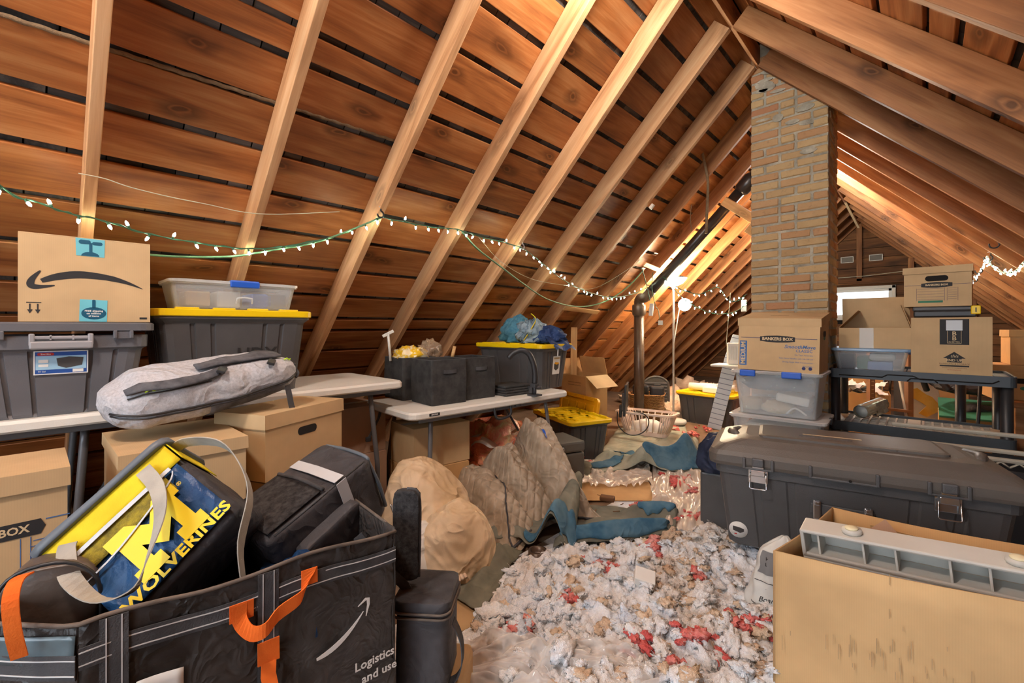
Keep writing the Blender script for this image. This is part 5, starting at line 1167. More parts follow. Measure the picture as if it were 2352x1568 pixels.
# boxes on the shelf
clear('clear_blue', (.30, .52, .80), .55, .25)
Z1 = .946
clear_tote('clear_tote', 'low clear tote with blue lid on the black shelf', .43, .34, .165, place(-.300, 4.235, Z1 - .018, 2), 'clear_blue' if 'clear_blue' in MATS else 'milky_plastic', 'latch_blue', ((.22, -.04, .022, .07),), ((MB().bbox((0, 0, .04), (.14, .2, .06), .006), 'blue_item', TR(.06, -.03, 0)), (MB().bbox((0, 0, .06), (.10, .2, .11), .006), 'dark_item', TR(-.14, 0, 0)), (MB().bbox((0, 0, .055), (.09, .2, .09), .006), 'ink_green', TR(-.03, .05, 0)), (MB().bbox((0, 0, .10), (.15, .2, .05), .02), 'pale_item', TR(.07, .0, 0))))
L, W, H = .40, .28, .145
t = carton('moving_box', 'open carton with raised flaps on the blue-lidded clear tote', L, W, H, place(-.275, 4.22, Z1 + .148, 2), 'card_tan', top='open')
flap(t, L, W, H, '+y', 80, .23, 'card_tan'); flap(t, L, W, H, '-x', 48, .17, 'card_brown'); flap(t, L, W, H, '+x', 72, .17, 'card_brown')
obj('tape', MB().box((-.04, -W / 2 - .0006, H * .5), (.08, .0008, H)), 'clear_tape', t)
L, W, H = .375, .33, .375
t = carton('moving_box', 'tall carton printed with a this-end-up arrow on the black shelf', L, W, H, place(.125, 4.20, Z1 - .016, -3), 'card_tan', tape=False)
F_ = face('-y', .0006, L, W) @ TR(.02, .045, 0)
lg = decal('printed_panel', rpoly(.135, .165, 0, -.0, .240), 'ink_black', t, F_)
for k, s in enumerate('BB'): text('lettering', s, .038, 'ink_cream', lg, TR(0, .228 - .03 * k, .0008), bold=.0004)
text('lettering', 'IN BETTER', .011, 'ink_cream', lg, TR(0, .175, .0008))
for x in (-.032, .032): decal('printed_line', rpoly(.0015, .08, 0, x, .207), 'ink_cream', lg, TR(0, 0, .0006))
decal('printed_line', rpoly(.064, .0015, 0, 0, .167), 'ink_cream', lg, TR(0, 0, .0006))
obj('tape', MB().box((0, 0, 0), (.075, .065, .0008)), 'silver_tape', t, F_ @ TR(0, .282, .001)); 
ar = decal('printed_arrow', [(-.052, .070), (0, .112), (.052, .070), (.034, .070), (.034, .044), (-.034, .044), (-.034, .070)][::-1], 'ink_black', t, F_); text('lettering', 'this', .026, 'ink_cream', ar, TR(0, .084, .0008), shear=.3); text('lettering', 'END UP', .0205, 'ink_cream', ar, TR(0, .057, .0008), bold=.0006)
text('lettering', 'HANDLING & STORAGE', .0125, 'ink_brown', t, F_ @ TR(0, .034, 0), sx=1.05); decal('printed_bar', rpoly(.135, .009, 0, 0, .021), 'ink_black', t, F_); text('lettering', 'Accurate sizes for moving and mailing', .0075, 'ink_brown', t, F_ @ TR(0, .008, 0)); text('lettering', 'bb-moving-boxes', .009, 'ink_red', t, F_ @ TR(0, -.004, 0))
Z2 = Z1 + H - .010
# tool case
t = thing('tool_case', 'flat black tool case with a yellow latch under the top file box', 'case', place(.095, 4.21, Z2, -2))
obj('body', MB().bbox((0, 0, .022), (.30, .26, .040), .008), 'black_plastic', t); obj('lid', MB().bbox((0, 0, .056), (.31, .27, .030), .010), 'tote_charcoal', t); obj('latch', MB().bbox((.145, -.13, .045), (.045, .022, .055), .005), 'lid_yellow', t, None, 'yellow latch'); obj('latch_slot', MB().bbox((.145, -.1425, .045), (.006, .003, .028), .001), 'black_plastic', t)
Z3 = Z2 + .072
L, W, H = .325, .30, .265
t = lid_box('file_box', 'bankers file box with hand hole on top of the tool case', L, W, H, place(.065, 4.22, Z3, -4), 'card_tan', .045, holes=('-y',), hz=.70)
F_ = face('-y', .0006, L, W)
bd = decal('printed_badge', [(x * .75, y * .8 + .142) for x, y in dk][::-1], 'ink_black', t, F_); text('lettering', 'BANKERS BOX', .0165, 'ink_cream', bd, TR(0, .142, .0008), bold=.0005, sx=1.0)
for x, w_ in ((-.115, .09), (.115, .09)): decal('printed_line', rpoly(w_, .002, 0, x, .143), 'ink_navy', t, F_)
for k in range(5): decal('printed_form_line', rpoly(.13, .0012, 0, -.03, .118 - .018 * k), 'ink_navy', t, F_)
for k in range(6): decal('printed_form_line', rpoly(.04, .0012, 0, .075, .118 - .014 * k), 'ink_navy', t, F_)
for x in (-.098, .038, .050, .10): decal('printed_form_line', rpoly(.0012, .085, 0, x, .08), 'ink_navy', t, F_)
decal('printed_panel', rpoly(.12, .014, 0, -.03, .032), 'ink_green', t, F_)
# ================================================================== FAR MIDDLE
solid('iron_pipe', srgb(92, 74, 60), .35, .25, 6, .4, 40, metal=.25)
PX, PY = -2.60, 5.12
t = thing('vent_pipe', 'rusty cast iron vent pipe rising from the floor then slanting up the slope', 'pipe', TR(PX, PY, 0))
obj('riser', MB().lathe([(.062, 0), (.062, 1.42)], 20), 'iron_pipe', t); obj('hub', MB().lathe([(.062, 1.38), (.082, 1.40), (.084, 1.50), (.078, 1.52), (.066, 1.52)], 20), 'iron_pipe', t)
def diag(s): return Vector((.11 + s * SQ, -.06, 1.60 + s * SQ))
obj('elbow', MB().tube(smooth_path([(0, 0, 1.50), (.005, -.01, 1.56), (.04, -.03, 1.60), diag(.0), diag(.12)], 5), .060, 16), 'iron_pipe', t)
solid('pipe_black', srgb(58, 52, 50), .3, .2, 6, .2, 40, metal=.3)
obj('slanting_pipe', MB().tube([diag(.05), diag(1.55)], .056, 18), 'pipe_black', t); obj('coupling', MB().tube([diag(1.50), diag(1.53), diag(1.66), diag(1.70)], [.058, .078, .080, .060], 18), 'pipe_black', t); obj('slanting_pipe', MB().tube([diag(1.62), diag(2.0)], .06, 18), 'pipe_black', t)
p = Vector((PX, PY, 0)) + diag(1.33)
tag(obj('pipe_brace', MB().bbox((0, 0, 0), (.60, .09, .04), .003), 'pine_wood', None, fr(p + Vector((.20, .02, -.14)), (.75, .35, -.62), (.5, -.2, .6))), 'pale wood block bracing the slanting pipe beside the chimney', 'plank')
tag(obj('pipe_brace', MB().bbox((0, 0, 0), (.16, .12, .05), .003), 'pine_wood', None, fr(p + Vector((.26, .02, -.30)), (.6, .3, -.5), (.5, -.2, .6))), 'short wood offcut nailed under the pipe brace', 'plank')
for px0, py0, px1, py1, off, lb in ((1296, 707, 1374, 717, -.03, 'pale wood lath nailed across two rafters above the blue bundle'), (1480, 606, 1530, 627, -.03, 'short pale lath across rafters where the string lights hang')):
    a_, b_ = roofL(px0, py0, off), roofL(px1, py1, off); d_ = b_ - a_
    tag(obj('wood_lath', MB().bbox((0, 0, 0), (d_.length, .05, .018), .002), 'pine_wood', None, fr((a_ + b_) / 2, d_, (-SQ, 0, -SQ))), lb, 'plank')

# ---- torchiere floor lamp with a reading globe
LX, LY = -2.30, 5.44
t = thing('floor_lamp', 'lit torchiere floor lamp with a round reading globe', 'lamp', TR(LX, LY, .05))
solid('lamp_pale', srgb(206, 200, 190), .4, .05)
emit('lamp_glow', (1.0, .86, .62), 14)
obj('base', MB().lathe([(.15, 0), (.155, .015), (.15, .04), (.03, .05)], 28), 'stool_grey', t); obj('pole', MB().lathe([(.013, .04), (.013, 1.66), (.035, 1.72)], 12), 'lamp_pale', t)
obj('shade', MB().lathe([(.04, 1.70), (.11, 1.735), (.155, 1.79), (.16, 1.80), (.15, 1.80), (.105, 1.745), (.035, 1.715)], 28, None, False), 'lamp_glow', t)
obj('reading_arm', MB().tube(smooth_path([(.0, .0, .95), (.03, .02, 1.2), (.06, .04, 1.42), (.09, .06, 1.46)], 5), .007, 8), 'lamp_pale', t)
obj('globe', MB().lathe([(.004, -.078)] + [(.078 * math.cos(a_), .078 * math.sin(a_)) for a_ in [R(-70 + 20 * k) for k in range(8)]] + [(.004, .078)], 22), 'lamp_glow', t, TR(.11, .075, 1.47))
for p_, e_ in (((0, 0, 1.84), 60), ((.11, .075, 1.47), 34)):
    d_ = bpy.data.lights.new('lamp_light', 'POINT'); d_.energy = e_; d_.color = (1.0, .80, .52); d_.shadow_soft_size = .10 if e_ == 34 else .06
    o_ = bpy.data.objects.new('lamp_light', d_); col.objects.link(o_); o_.parent = t; o_.location = p_

# ---- laundry basket with a monitor
t = thing('laundry_basket', 'pale pink slotted laundry basket with cords in it', 'basket', place(-2.30, 4.72, .02, 12) @ RX(R(-4)))
solid('basket_pink', srgb(226, 204, 190), .5, .05)
a, b, H = .30, .21, .27
obj('rim', MB().loft([rrect(a, b, .10, H - .025, 6), rrect(a + .022, b + .022, .10, H - .02, 6), rrect(a + .024, b + .024, .10, H, 6), rrect(a, b, .10, H + .004, 6), rrect(a - .01, b - .01, .10, H - .02, 6)], closed_loop=True), 'basket_pink', t)
obj('tub', MB().loft([rrect(a - .07, b - .06, .08, 0, 6), rrect(a - .062, b - .055, .08, .07, 6), rrect(a - .072, b - .065, .08, .07, 6), rrect(a - .08, b - .07, .08, .01, 6)]), 'basket_pink', t)
top, bot = rrect(a - .004, b - .004, .10, H - .02, 6), rrect(a - .066, b - .058, .08, .06, 6)
for k in range(len(top)):
    for j in range(2 if (top[(k + 1) % len(top)] - top[k]).length > .06 else 1):
        n_ = 5 if (top[(k + 1) % len(top)] - top[k]).length > .1 else 1
    for j in range(n_):
        q0, q1 = top[k].lerp(top[(k + 1) % len(top)], j / n_), bot[k].lerp(bot[(k + 1) % len(bot)], j / n_)
        obj('slat', MB().tube([q0, q1], .008, 5), 'basket_pink', t)
tag(obj('white_linen', blob(22, 10, .18, .12, .10, 4, .3, 3), 'paper_white', None, place(-2.30, 4.72, .05, 12)), 'white linen lying in the pink laundry basket', 'cloth')
t = thing('monitor', 'thin black monitor standing edge-on in the laundry basket', 'monitor', TR(*atD(1436, 950, 4.95)) @ RZ(R(114)) @ RX(R(3)))
obj('screen', MB().bbox((0, 0, .17), (.34, .022, .34), .005), 'black_plastic', t); obj('back_cover', MB().bbox((0, .022, .15), (.26, .03, .20), .01), 'tote_black', t); obj('stand', MB().bbox((0, .05, .03), (.08, .03, .14), .006), 'black_plastic', t)
pts = [atD(x, y, 4.72) for x, y in ((1418, 945), (1420, 975), (1440, 996), (1465, 998), (1485, 985), (1490, 965), (1478, 950), (1455, 945))]
tag(obj('extension_cord', MB().tube(smooth_path(pts, 6), .006, 6), 'black_plastic'), 'black power cord looping over the pink laundry basket', 'cord')

# ---- wicker basket with cases and a dark fan back
def wicker():
    m, t_, b, N, L_ = nt('wicker'); v = coords(N, L_, (1, 1, 1)); wv = N('ShaderNodeTexWave'); wv.bands_direction = 'Z'; wv.inputs['Scale'].default_value = 22; wv.inputs['Distortion'].default_value = 3; wv.inputs['Detail Scale'].default_value = 4; L_(v, wv.inputs['Vector'])
    L_(ramp(N, L_, wv.outputs['Fac'], [(.1, srgb(112, 66, 30)), (.5, srgb(190, 132, 72)), (.9, srgb(222, 172, 106))]), b.inputs['Base Color']); b.inputs['Roughness'].default_value = .6; bumpn(N, L_, b, wv.outputs['Fac'], 1.0, .02); MATS['wicker'] = m
wicker()
t = thing('wicker_basket', 'brown wicker basket behind the laundry basket by the pipe', 'basket', place(-2.70, 5.54, 0, 20))
obj('woven_body', MB().loft([rrect(.20, .16, .06, 0), rrect(.215, .175, .06, .12), rrect(.21, .17, .06, .32), rrect(.225, .185, .06, .36), rrect(.205, .165, .06, .36), rrect(.19, .15, .06, .02)]), 'wicker', t); obj('rim_braid', MB().tube(rrect(.215, .175, .06, .36), .014, 8, closed=True), 'wicker', t)
tag(obj('drill_case', MB().bbox((0, 0, 0), (.20, .12, .16), .03).bbox((0, 0, .085), (.09, .03, .03), .008), 'black_plastic', None, place(-2.78, 5.52, .40, 10)), 'rounded black case standing in the wicker basket nearest the pipe', 'case')
tag(obj('drill_case', MB().bbox((0, 0, 0), (.18, .12, .15), .03).bbox((0, 0, .08), (.09, .03, .03), .008), 'black_plastic', None, place(-2.57, 5.56, .40, 30)), 'rounded black case standing in the wicker basket beside the fan', 'case')
t = thing('fan_grille', 'dark arched ribbed fan back standing behind the wicker basket', 'fan', TR(-2.80, 6.02, 0) @ RZ(R(35)))
obj('arch_frame', MB().tube(smooth_path([(-.17, 0, 0), (-.17, 0, .40), (-.12, 0, .50), (0, 0, .54), (.12, 0, .50), (.17, 0, .40), (.17, 0, 0)], 6), .018, 8), 'tote_black', t); obj('ribbed_back', MB().prism([(-.17, 0), (.17, 0), (.17, .40), (.12, .50), (0, .54), (-.12, .50), (-.17, .40)], .02, fr((0, .01, 0), (1, 0, 0), (0, 0, 1))), 'tote_black', t)
for k in range(9): obj('rib', MB().box((0, -.022, .10 + .044 * k), (.30, .006, .014)), 'tote_grey', t)

# ---- far tote with papers
L, W, H = .70, .42, .40
t = hdx_tote('yellow_lid_tote', 'black tote with yellow lid and papers on it behind the floor lamp', L, W, H, place(-2.05, 6.00, 0, -4))
for k, (x, y, z, w_, d_, a_, lb) in enumerate(((-.10, .02, 0, .34, .10, 4, 'white paper roll lying on the far tote nearest the lamp'), (.10, -.06, .0, .30, .16, -5, 'sheaf of white papers on the far tote'), (.05, .10, .0, .42, .07, 2, 'long white paper roll at the back of the far tote'))):
    m_ = MB().tube([(-w_ / 2, 0, .05), (w_ / 2, 0, .05)], .048, 12) if k != 1 else MB().bbox((0, 0, .035), (w_, d_, .07), .01)
    tag(obj('paper_roll', m_, 'paper_white', None, place(-2.05 + x, 6.00 + y, .404, a_)), lb, 'paper')
# ---- striped board leaning, small heater on a white shelf table
def stripes():
    m, t_, b, N, L_ = nt('blue_stripe'); v = coords(N, L_, (1, 1, 1), False); wv = N('ShaderNodeTexWave'); wv.bands_direction = 'X'; wv.inputs['Scale'].default_value = 5; wv.inputs['Distortion'].default_value = .3; L_(v, wv.inputs['Vector'])
    L_(ramp(N, L_, wv.outputs['Fac'], [(.0, srgb(80, 100, 136)), (.06, srgb(200, 216, 228))]), b.inputs['Base Color']); b.inputs['Roughness'].default_value = .8; MATS['blue_stripe'] = m
stripes()
q0, q1 = atZ(1640, 984, .01), atD(1694, 770, 5.25)
t = thing('ironing_board', 'blue striped ironing board leaning beside the clear totes', 'ironing board', fr(q0, q1 - q0, (.953, .303, 0)))
ln = (q1 - q0).length
obj('padded_top', MB().loft([[Vector((x, y, z)) for x, y in ((0, -.075), (ln * .75, -.075), (ln, -.05), (ln, .05), (ln * .75, .075), (0, .075))] for z in (-.01, .0, .02, .026)]), 'blue_stripe', t); obj('leg_tube', MB().tube([(.15, -.03, .05), (ln * .9, .02, .07)], .011, 8), 'steel_dark', t)
t = thing('side_table', 'small white shelf table behind the striped board', 'table', place(-1.60, 5.32, 0, 0)); obj('table_top', MB().bbox((0, 0, .815), (.34, .28, .025), .008), 'table_white', t)
obj('pedestal', MB().lathe([(.10, 0), (.09, .02), (.025, .05), (.022, .80)], 14), 'table_white', t, TR(.12, .06, 0))
t = thing('space_heater', 'little grey-white space heater on the white shelf table', 'heater', place(-1.56, 5.30, .8285, 20)); obj('housing', MB().bbox((0, 0, .12), (.13, .11, .24), .012), 'tool_white', t)
for k in range(6): obj('louvre', MB().bbox((-.045 + .018 * k, -.057, .13), (.007, .006, .15), .002), 'stool_grey', t)

# ================================================================== BACKGROUND under and beyond the shelf
bgx = lambda px, py, d: atD(px, py, d)
def bgbox(px, d, z0, L, W, H, a, lb, mat='card_warm', top='closed'):
    p_ = atD(px, 800, d); return carton('moving_box', lb, L, W, H, place(p_.x, p_.y, z0, a), mat, top=top)
bgbox(1955, 6.0, 0, .60, .50, .72, 10, 'brown carton in the background left of the shelf posts', 'card_warm')
t = bgbox(1978, 5.3, 0, .52, .40, .48, 5, 'open carton of crumpled papers behind the lower shelf', 'card_warm', 'open')
rr = random.Random(12)
for k in range(7):
    p_ = t.matrix_basis.translation; tag(obj('crumpled_paper', MB().grid(6, 5, lambda u, v: Vector(((u - .5) * .22, (v - .5) * .16, .05 * noise.noise(Vector((u * 3 + k, v * 3, k))) + .02))), 'paper_white', None, TR(p_.x + rr.uniform(-.17, .17), p_.y + rr.uniform(-.13, .13), .47 + .012 * k) @ Euler((rr.uniform(-.4, .4), rr.uniform(-.4, .4), rr.uniform(0, 3))).to_matrix().to_4x4()), 'crumpled white sheet in the open carton of papers behind the shelf', 'paper', 'papers in the open carton behind the shelf')
# foil duct standing on the lower shelf
solid('foil', srgb(196, 200, 186), .25, .2, 20, .6, 30, metal=.6)
q = atD(1962, 938, 3.42); t = thing('foil_duct', 'short piece of foil duct lying on the lower shelf', 'duct', fr((-.355, 4.20, .615), (.35, .9, .12), (0, 0, 1)))
obj('duct_wall', MB().add([Vector((.30 * k / 8, (.048 + .003 * (k % 2)) * math.cos(2 * math.pi * j / 20), (.048 + .003 * (k % 2)) * math.sin(2 * math.pi * j / 20))) for k in range(9) for j in range(20)], [(k * 20 + j, k * 20 + (j + 1) % 20, (k + 1) * 20 + (j + 1) % 20, (k + 1) * 20 + j) for k in range(8) for j in range(20)], True), 'foil', t); obj('inner_disc', MB().lathe([(.047, 0), (.047, .004)], 20), 'stool_grey', t, TR(.03, 0, 0) @ RY(R(90))); obj('torn_foil', MB().grid(8, 6, lambda u, v: Vector((.12 + .16 * u, -.05 + .1 * v, .05 + .02 * noise.noise(Vector((u * 5, v * 5, 2)))))), 'foil', t)
# posts and rails of dismantled shelving
solid('post_brown', srgb(150, 112, 84), .5, .12)
for px, d, lb in ((2004, 5.0, 'slotted brown metal post standing behind the lower shelf'), (2092, 4.95, 'plain brown metal post standing behind the lower shelf')):
    p_ = atD(px, 900, d); t = thing('metal_post', lb, 'post', TR(p_.x, p_.y, 0) @ RZ(R(40))); obj('angle', MB().box((0, 0, .48), (.055, .004, .96)).box((-.026, .026, .48), (.004, .055, .96)), 'post_brown', t)
    if px < 2050:
        for k in range(20): obj('slot', MB().box((0, -.003, .05 + .045 * k), (.026, .002, .010)), 'ink_cream', t)
a_, b_ = atD(2006, 935, 5.0), atD(2092, 945, 4.96); tag(obj('metal_rail', MB().bbox((0, 0, 0), ((b_ - a_).length, .03, .045), .004), 'post_brown', None, fr((a_ + b_) / 2, b_ - a_, (0, 0, 1))), 'brown metal rail joining the two background posts', 'rail')
p_ = atD(2060, 860, 6.2); t = thing('metal_stool', 'dark metal stool standing far behind the shelf', 'stool', TR(p_.x, p_.y, 0)); obj('seat', MB().lathe([(.20, .62), (.21, .64), (.20, .67)], 20), 'steel_dark', t)
for k in range(4): obj('leg', MB().tube([(.14 * math.cos(1.57 * k + .5), .14 * math.sin(1.57 * k + .5), .62), (.21 * math.cos(1.57 * k + .5), .21 * math.sin(1.57 * k + .5), .01)], .014, 8), 'steel_grey', t)
p_ = atD(2077, 900, 5.5); t = thing('speaker_box', 'tall narrow black speaker in the background behind the shelf', 'speaker', TR(p_.x, p_.y, 0) @ RZ(R(42))); obj('cabinet', MB().bbox((0, 0, .42), (.10, .20, .84), .008), 'tote_black', t); obj('grille', MB().bbox((0, -.104, .50), (.08, .008, .60), .003), 'black_plastic', t)
# white panel with a yellow stain
solid('panel_white', srgb(214, 208, 192), .6, .08, 5); cloth('stain_yellow', srgb(232, 190, 90), srgb(222, 168, 60), scale=6)
p_ = atD(2135, 960, 4.9); t = thing('foam_panel', 'white panel with a yellow patch leaning behind the shelf', 'panel', TR(p_.x, p_.y, 0) @ RZ(R(40)) @ RX(R(-14))); obj('sheet', MB().bbox((0, 0, .36), (.40, .03, .72), .008), 'panel_white', t); obj('yellow_patch', MB().prism([(.02, .55), (-.06, .62), (-.14, .60), (-.15, .52), (-.05, .46), (.0, .42), (-.10, .34), (-.02, .30), (.12, .36), (.13, .45), (.08, .52)], .003, fr((0.03, -.0155, -.05), (1, 0, 0), (0, 0, 1))), 'stain_yellow', t)
bgbox(2170, 5.9, 0, .34, .30, .42, 25, 'small brown carton behind the black office chair', 'card_warm')
# office chair on its side
q = atD(2205, 905, 4.55); t = thing('office_chair', 'black office chair with curved arms tipped over behind the shelf', 'chair', TR(q.x, q.y, 0) @ RZ(R(35)))
obj('seat', blob(26, 12, .24, .22, .07, 6, .15, 2, .0), 'bag_black_shiny', t, TR(0, 0, .60) @ RX(R(8))); obj('backrest', soft_box(.42, .40, .09, .08, 6, 4, .006, 4, 3, .01), 'bag_black', t, TR(.10, -.06, .28) @ RX(R(-58)) @ RZ(R(10)))
for sx in (-1, 1): obj('armrest', MB().tube(smooth_path([(sx * .22, .12, .58), (sx * .30, .05, .72), (sx * .31, -.12, .74), (sx * .24, -.20, .62)], 6), .028, 8), 'black_plastic', t)
obj('gas_lift', MB().tube([(0, 0, .58), (.02, .05, .20)], .025, 10), 'steel_dark', t)
for k in range(5): obj('base_spoke', MB().tube([(.02, .05, .20), (.02 + .26 * math.cos(1.257 * k), .05 + .26 * math.sin(1.257 * k), .10)], .018, 8), 'steel_grey', t)
tag(obj('blue_bag', blob(18, 10, .08, .08, .05, 3, .3, 3), 'latch_blue', None, TR(q.x - .06, q.y - .02, .695)), 'small blue plastic bag on the tipped office chair', 'bag')
tag(obj('black_tarp', MB().grid(24, 18, lambda u, v: Vector(((u - .5) * .80, (v - .5) * .60, .07 + .33 * math.exp(-(((u - .62) / .25) ** 2 + ((v - .5) / .3) ** 2)) + .03 * noise.noise(Vector((u * 6, v * 6, 1))))), True, .004), 'bag_black', None, TR(.10, 4.98, .02) @ RZ(R(15))), 'black sheet heaped on the floor behind the shelf', 'sheet')
tag(obj('green_mat', MB().bbox((0, 0, 0), (.9, .7, .02), .004), 'ink_green', None, TR(.55, 6.4, .42) @ RX(R(8))), 'green board lying far behind the office chair', 'board')
carton('moving_box', 'wide low carton carrying the green board far right', .9, .6, .36, place(.55, 6.45, 0, 0), 'card_warm')

# ---- dismantled shelf panels between trunk and shelf
q = place(-.02, 3.62, 0, 6)
t = thing('crate_stack', 'dark crate holding dismantled grey shelf panels behind the trunk', 'crate', q); obj('body', open_box(.95, .42, .50, .012), 'black_plastic', t)
t = thing('grey_rack', 'grey ribbed shelf panel lying behind the trunk', 'shelf part', q @ TR(.20, -.06, .585) @ RX(R(14)))
solid('rail_grey', srgb(186, 180, 164), .5, .06)
obj('rail', MB().bbox((0, -.10, .03), (.66, .022, .022), .006), 'rail_grey', t); obj('rail', MB().bbox((0, -.13, -.005), (.66, .022, .022), .006), 'rail_grey', t); obj('rail', MB().bbox((0, .12, .03), (.66, .022, .022), .006), 'rail_grey', t); obj('end_plate', MB().bbox((-.315, -.11, .0), (.035, .05, .075), .004), 'rail_grey', t)
for k in range(9): obj('zigzag_bar', MB().tube([(-.27 + .066 * k, -.135, -.042), (-.237 + .066 * k, -.135, -.014), (-.204 + .066 * k, -.135, -.042)], .006, 5), 'rail_grey', t)
t = thing('black_rack', 'black slotted shelf panel lying behind the left end of the trunk', 'shelf part', q @ TR(-.23, -.05, .525) @ RX(R(6)))
obj('frame', MB().bbox((0, -.14, 0), (.46, .02, .03), .004).bbox((0, .14, 0), (.46, .02, .03), .004).bbox((-.22, 0, 0), (.03, .30, .028), .004).bbox((.22, 0, 0), (.03, .30, .028), .004).bbox((0, 0, 0), (.03, .28, .026), .004), 'tote_black', t)
for k in range(7): obj('bar', MB().bbox((0, -.11 + .036 * k, .002), (.42, .010, .014), .002), 'tote_black', t)

# ---- second shelf end and far boxes at the right edge
t = thing('round_stand', 'black rounded plastic stand cut off by the right edge', 'stand', TR(.64, 3.72, 0))
obj('top', MB().lathe([(.20, .86), (.23, .88), (.235, .93), (.22, .945), (.16, .945)], 32), 'shelf_black', t); obj('post', MB().lathe([(.032, 0), (.032, .87)], 16), 'black_plastic', t, TR(-.14, -.10, 0)); obj('post', MB().lathe([(.032, 0), (.032, .87)], 16), 'black_plastic', t, TR(.12, .10, 0)); obj('post', MB().lathe([(.032, 0), (.032, .87)], 16), 'black_plastic', t, TR(.10, -.12, 0))
tag(obj('dusty_hat', MB().lathe([(.16, 0), (.15, .03), (.10, .10), (.03, .12)], 24), 'tan_item', None, TR(.70, 3.74, .946)), 'dusty tan cap on the rounded stand at the right edge', 'hat')
t = thing('storage_bench', 'low brown bench carrying the far right file boxes', 'bench', place(.98, 5.0, 0, 0)); obj('seat_board', MB().bbox((0, 0, .70), (1.1, .62, .04), .006), 'rafter_dark_wood', t)
for sx in (-.48, .48):
    for sy in (-.24, .24): obj('leg', MB().bbox((sx, sy, .34), (.07, .07, .68), .006), 'rafter_dark_wood', t)
for k, (x, y, z, a_, lb) in enumerate(((.50, 4.96, .722, 8, 'small file box with a side hand hole on the far bench'), (.86, 4.90, .722, -6, 'file box with a green mark on the far bench'), (.60, 4.98, .975, 4, 'upper small file box lettered SMALL at the right edge'), (.90, 4.92, .975, -10, 'tilted upper file box at the far right edge'))):
    tt = lid_box('file_box', lb, .32, .30, .25, place(x, y, z, a_), 'card_warm', .05, holes=('-y',) if k < 2 else (), hz=.55)
    if k < 2: decal('printed_mark', [(.025 * math.cos(q_), .085 + .014 * math.sin(q_)) for q_ in [2 * math.pi * j / 12 for j in range(12)]], 'ink_green', tt, face('-y', .0006, .32, .30))
    if k == 2: sp_ = decal('printed_panel', rpoly(.04, .11, 0, -.02, .10), 'ink_navy', tt, face('-y', .0006, .32, .30)); text('lettering', 'SMALL', .03, 'ink_cream', sp_, TR(-.02, .10, .0008) @ RZ(R(90)), bold=.0006)
# ================================================================== FLOOR: insulation, felt, plastic, sacks
def fluff_mat(name, stops, bs=70, sc=5):
    m, t_, b, N, L_ = nt(name); v = coords(N, L_, rand=False); f = noise_tex(N, L_, v, sc, 4, .68)
    L_(ramp(N, L_, f, stops), b.inputs['Base Color']); b.inputs['Roughness'].default_value = 1.0; b.inputs['Specular IOR Level'].default_value = .05
    bumpn(N, L_, b, noise_tex(N, L_, v, bs, 3, .8, .4), .8, .015); MATS[name] = m
fluff_mat('fluff_white', [(.26, srgb(200, 180, 162)), (.38, srgb(228, 220, 212)), (.52, srgb(240, 241, 243)), (.72, srgb(212, 224, 240))])
fluff_mat('fluff_pink', [(.3, srgb(196, 70, 74)), (.48, srgb(226, 116, 110)), (.68, srgb(240, 178, 168))])
fluff_mat('fluff_cream', [(.3, srgb(196, 164, 136)), (.55, srgb(228, 204, 178)), (.75, srgb(238, 224, 206))])
def poly_dist(p, poly):
    """signed distance, negative inside"""
    ins = False; best = 1e9
    for i in range(len(poly)):
        a_, b_ = poly[i], poly[(i + 1) % len(poly)]
        if (a_[1] > p[1]) != (b_[1] > p[1]) and p[0] < (b_[0] - a_[0]) * (p[1] - a_[1]) / (b_[1] - a_[1]) + a_[0]: ins = not ins
        ex_, ey_ = b_[0] - a_[0], b_[1] - a_[1]; tt = max(0, min(1, ((p[0] - a_[0]) * ex_ + (p[1] - a_[1]) * ey_) / (ex_ * ex_ + ey_ * ey_)))
        best = min(best, math.hypot(p[0] - a_[0] - tt * ex_, p[1] - a_[1] - tt * ey_))
    return -best if ins else best
FPX = [(1010, 1640), (1075, 1470), (1110, 1400), (1185, 1285), (1262, 1252), (1430, 1255), (1540, 1240), (1630, 1205), (1740, 1235), (1860, 1330), (1900, 1640)]
FPOLY = [tuple(atZ(x, y, .04).xy) for x, y in FPX]
def lumps(x, y, sc, sd):
    d_, _ = noise.voronoi(Vector((x * sc, y * sc, sd))); return max(0.0, 1 - d_[0] * d_[0] * 1.9)
def fh(x, y):
    s_ = poly_dist((x, y), FPOLY); k = max(0.0, min(1.0, .5 - s_ / .16))
    wx, wy = x + .03 * noise.noise(Vector((x * 9, y * 9, 0))), y + .03 * noise.noise(Vector((x * 9, y * 9, 5)))
    h = .05 * lumps(wx, wy, 7.5, 1) + .034 * lumps(wx, wy, 17, 4) + .018 * lumps(wx, wy, 40, 7) + .014 * noise.noise(Vector((x * 40, y * 40, 2))) + .035 * noise.noise(Vector((x * 2.2, y * 2.2, 9)))
    return .008 + k * max(.005, h + .012)
x0, x1, y0, y1 = -1.62, .35, .55, 3.0
NX, NY = 236, 290
o = obj('loose_insulation', MB().grid(NX, NY, lambda u, v: (lambda x, y: Vector((x, y, fh(x, y))))(x0 + (x1 - x0) * u, y0 + (y1 - y0) * v)), 'fluff_white')
tag(o, 'loose white fluffy insulation covering the floor in the foreground', 'insulation', kind='stuff')
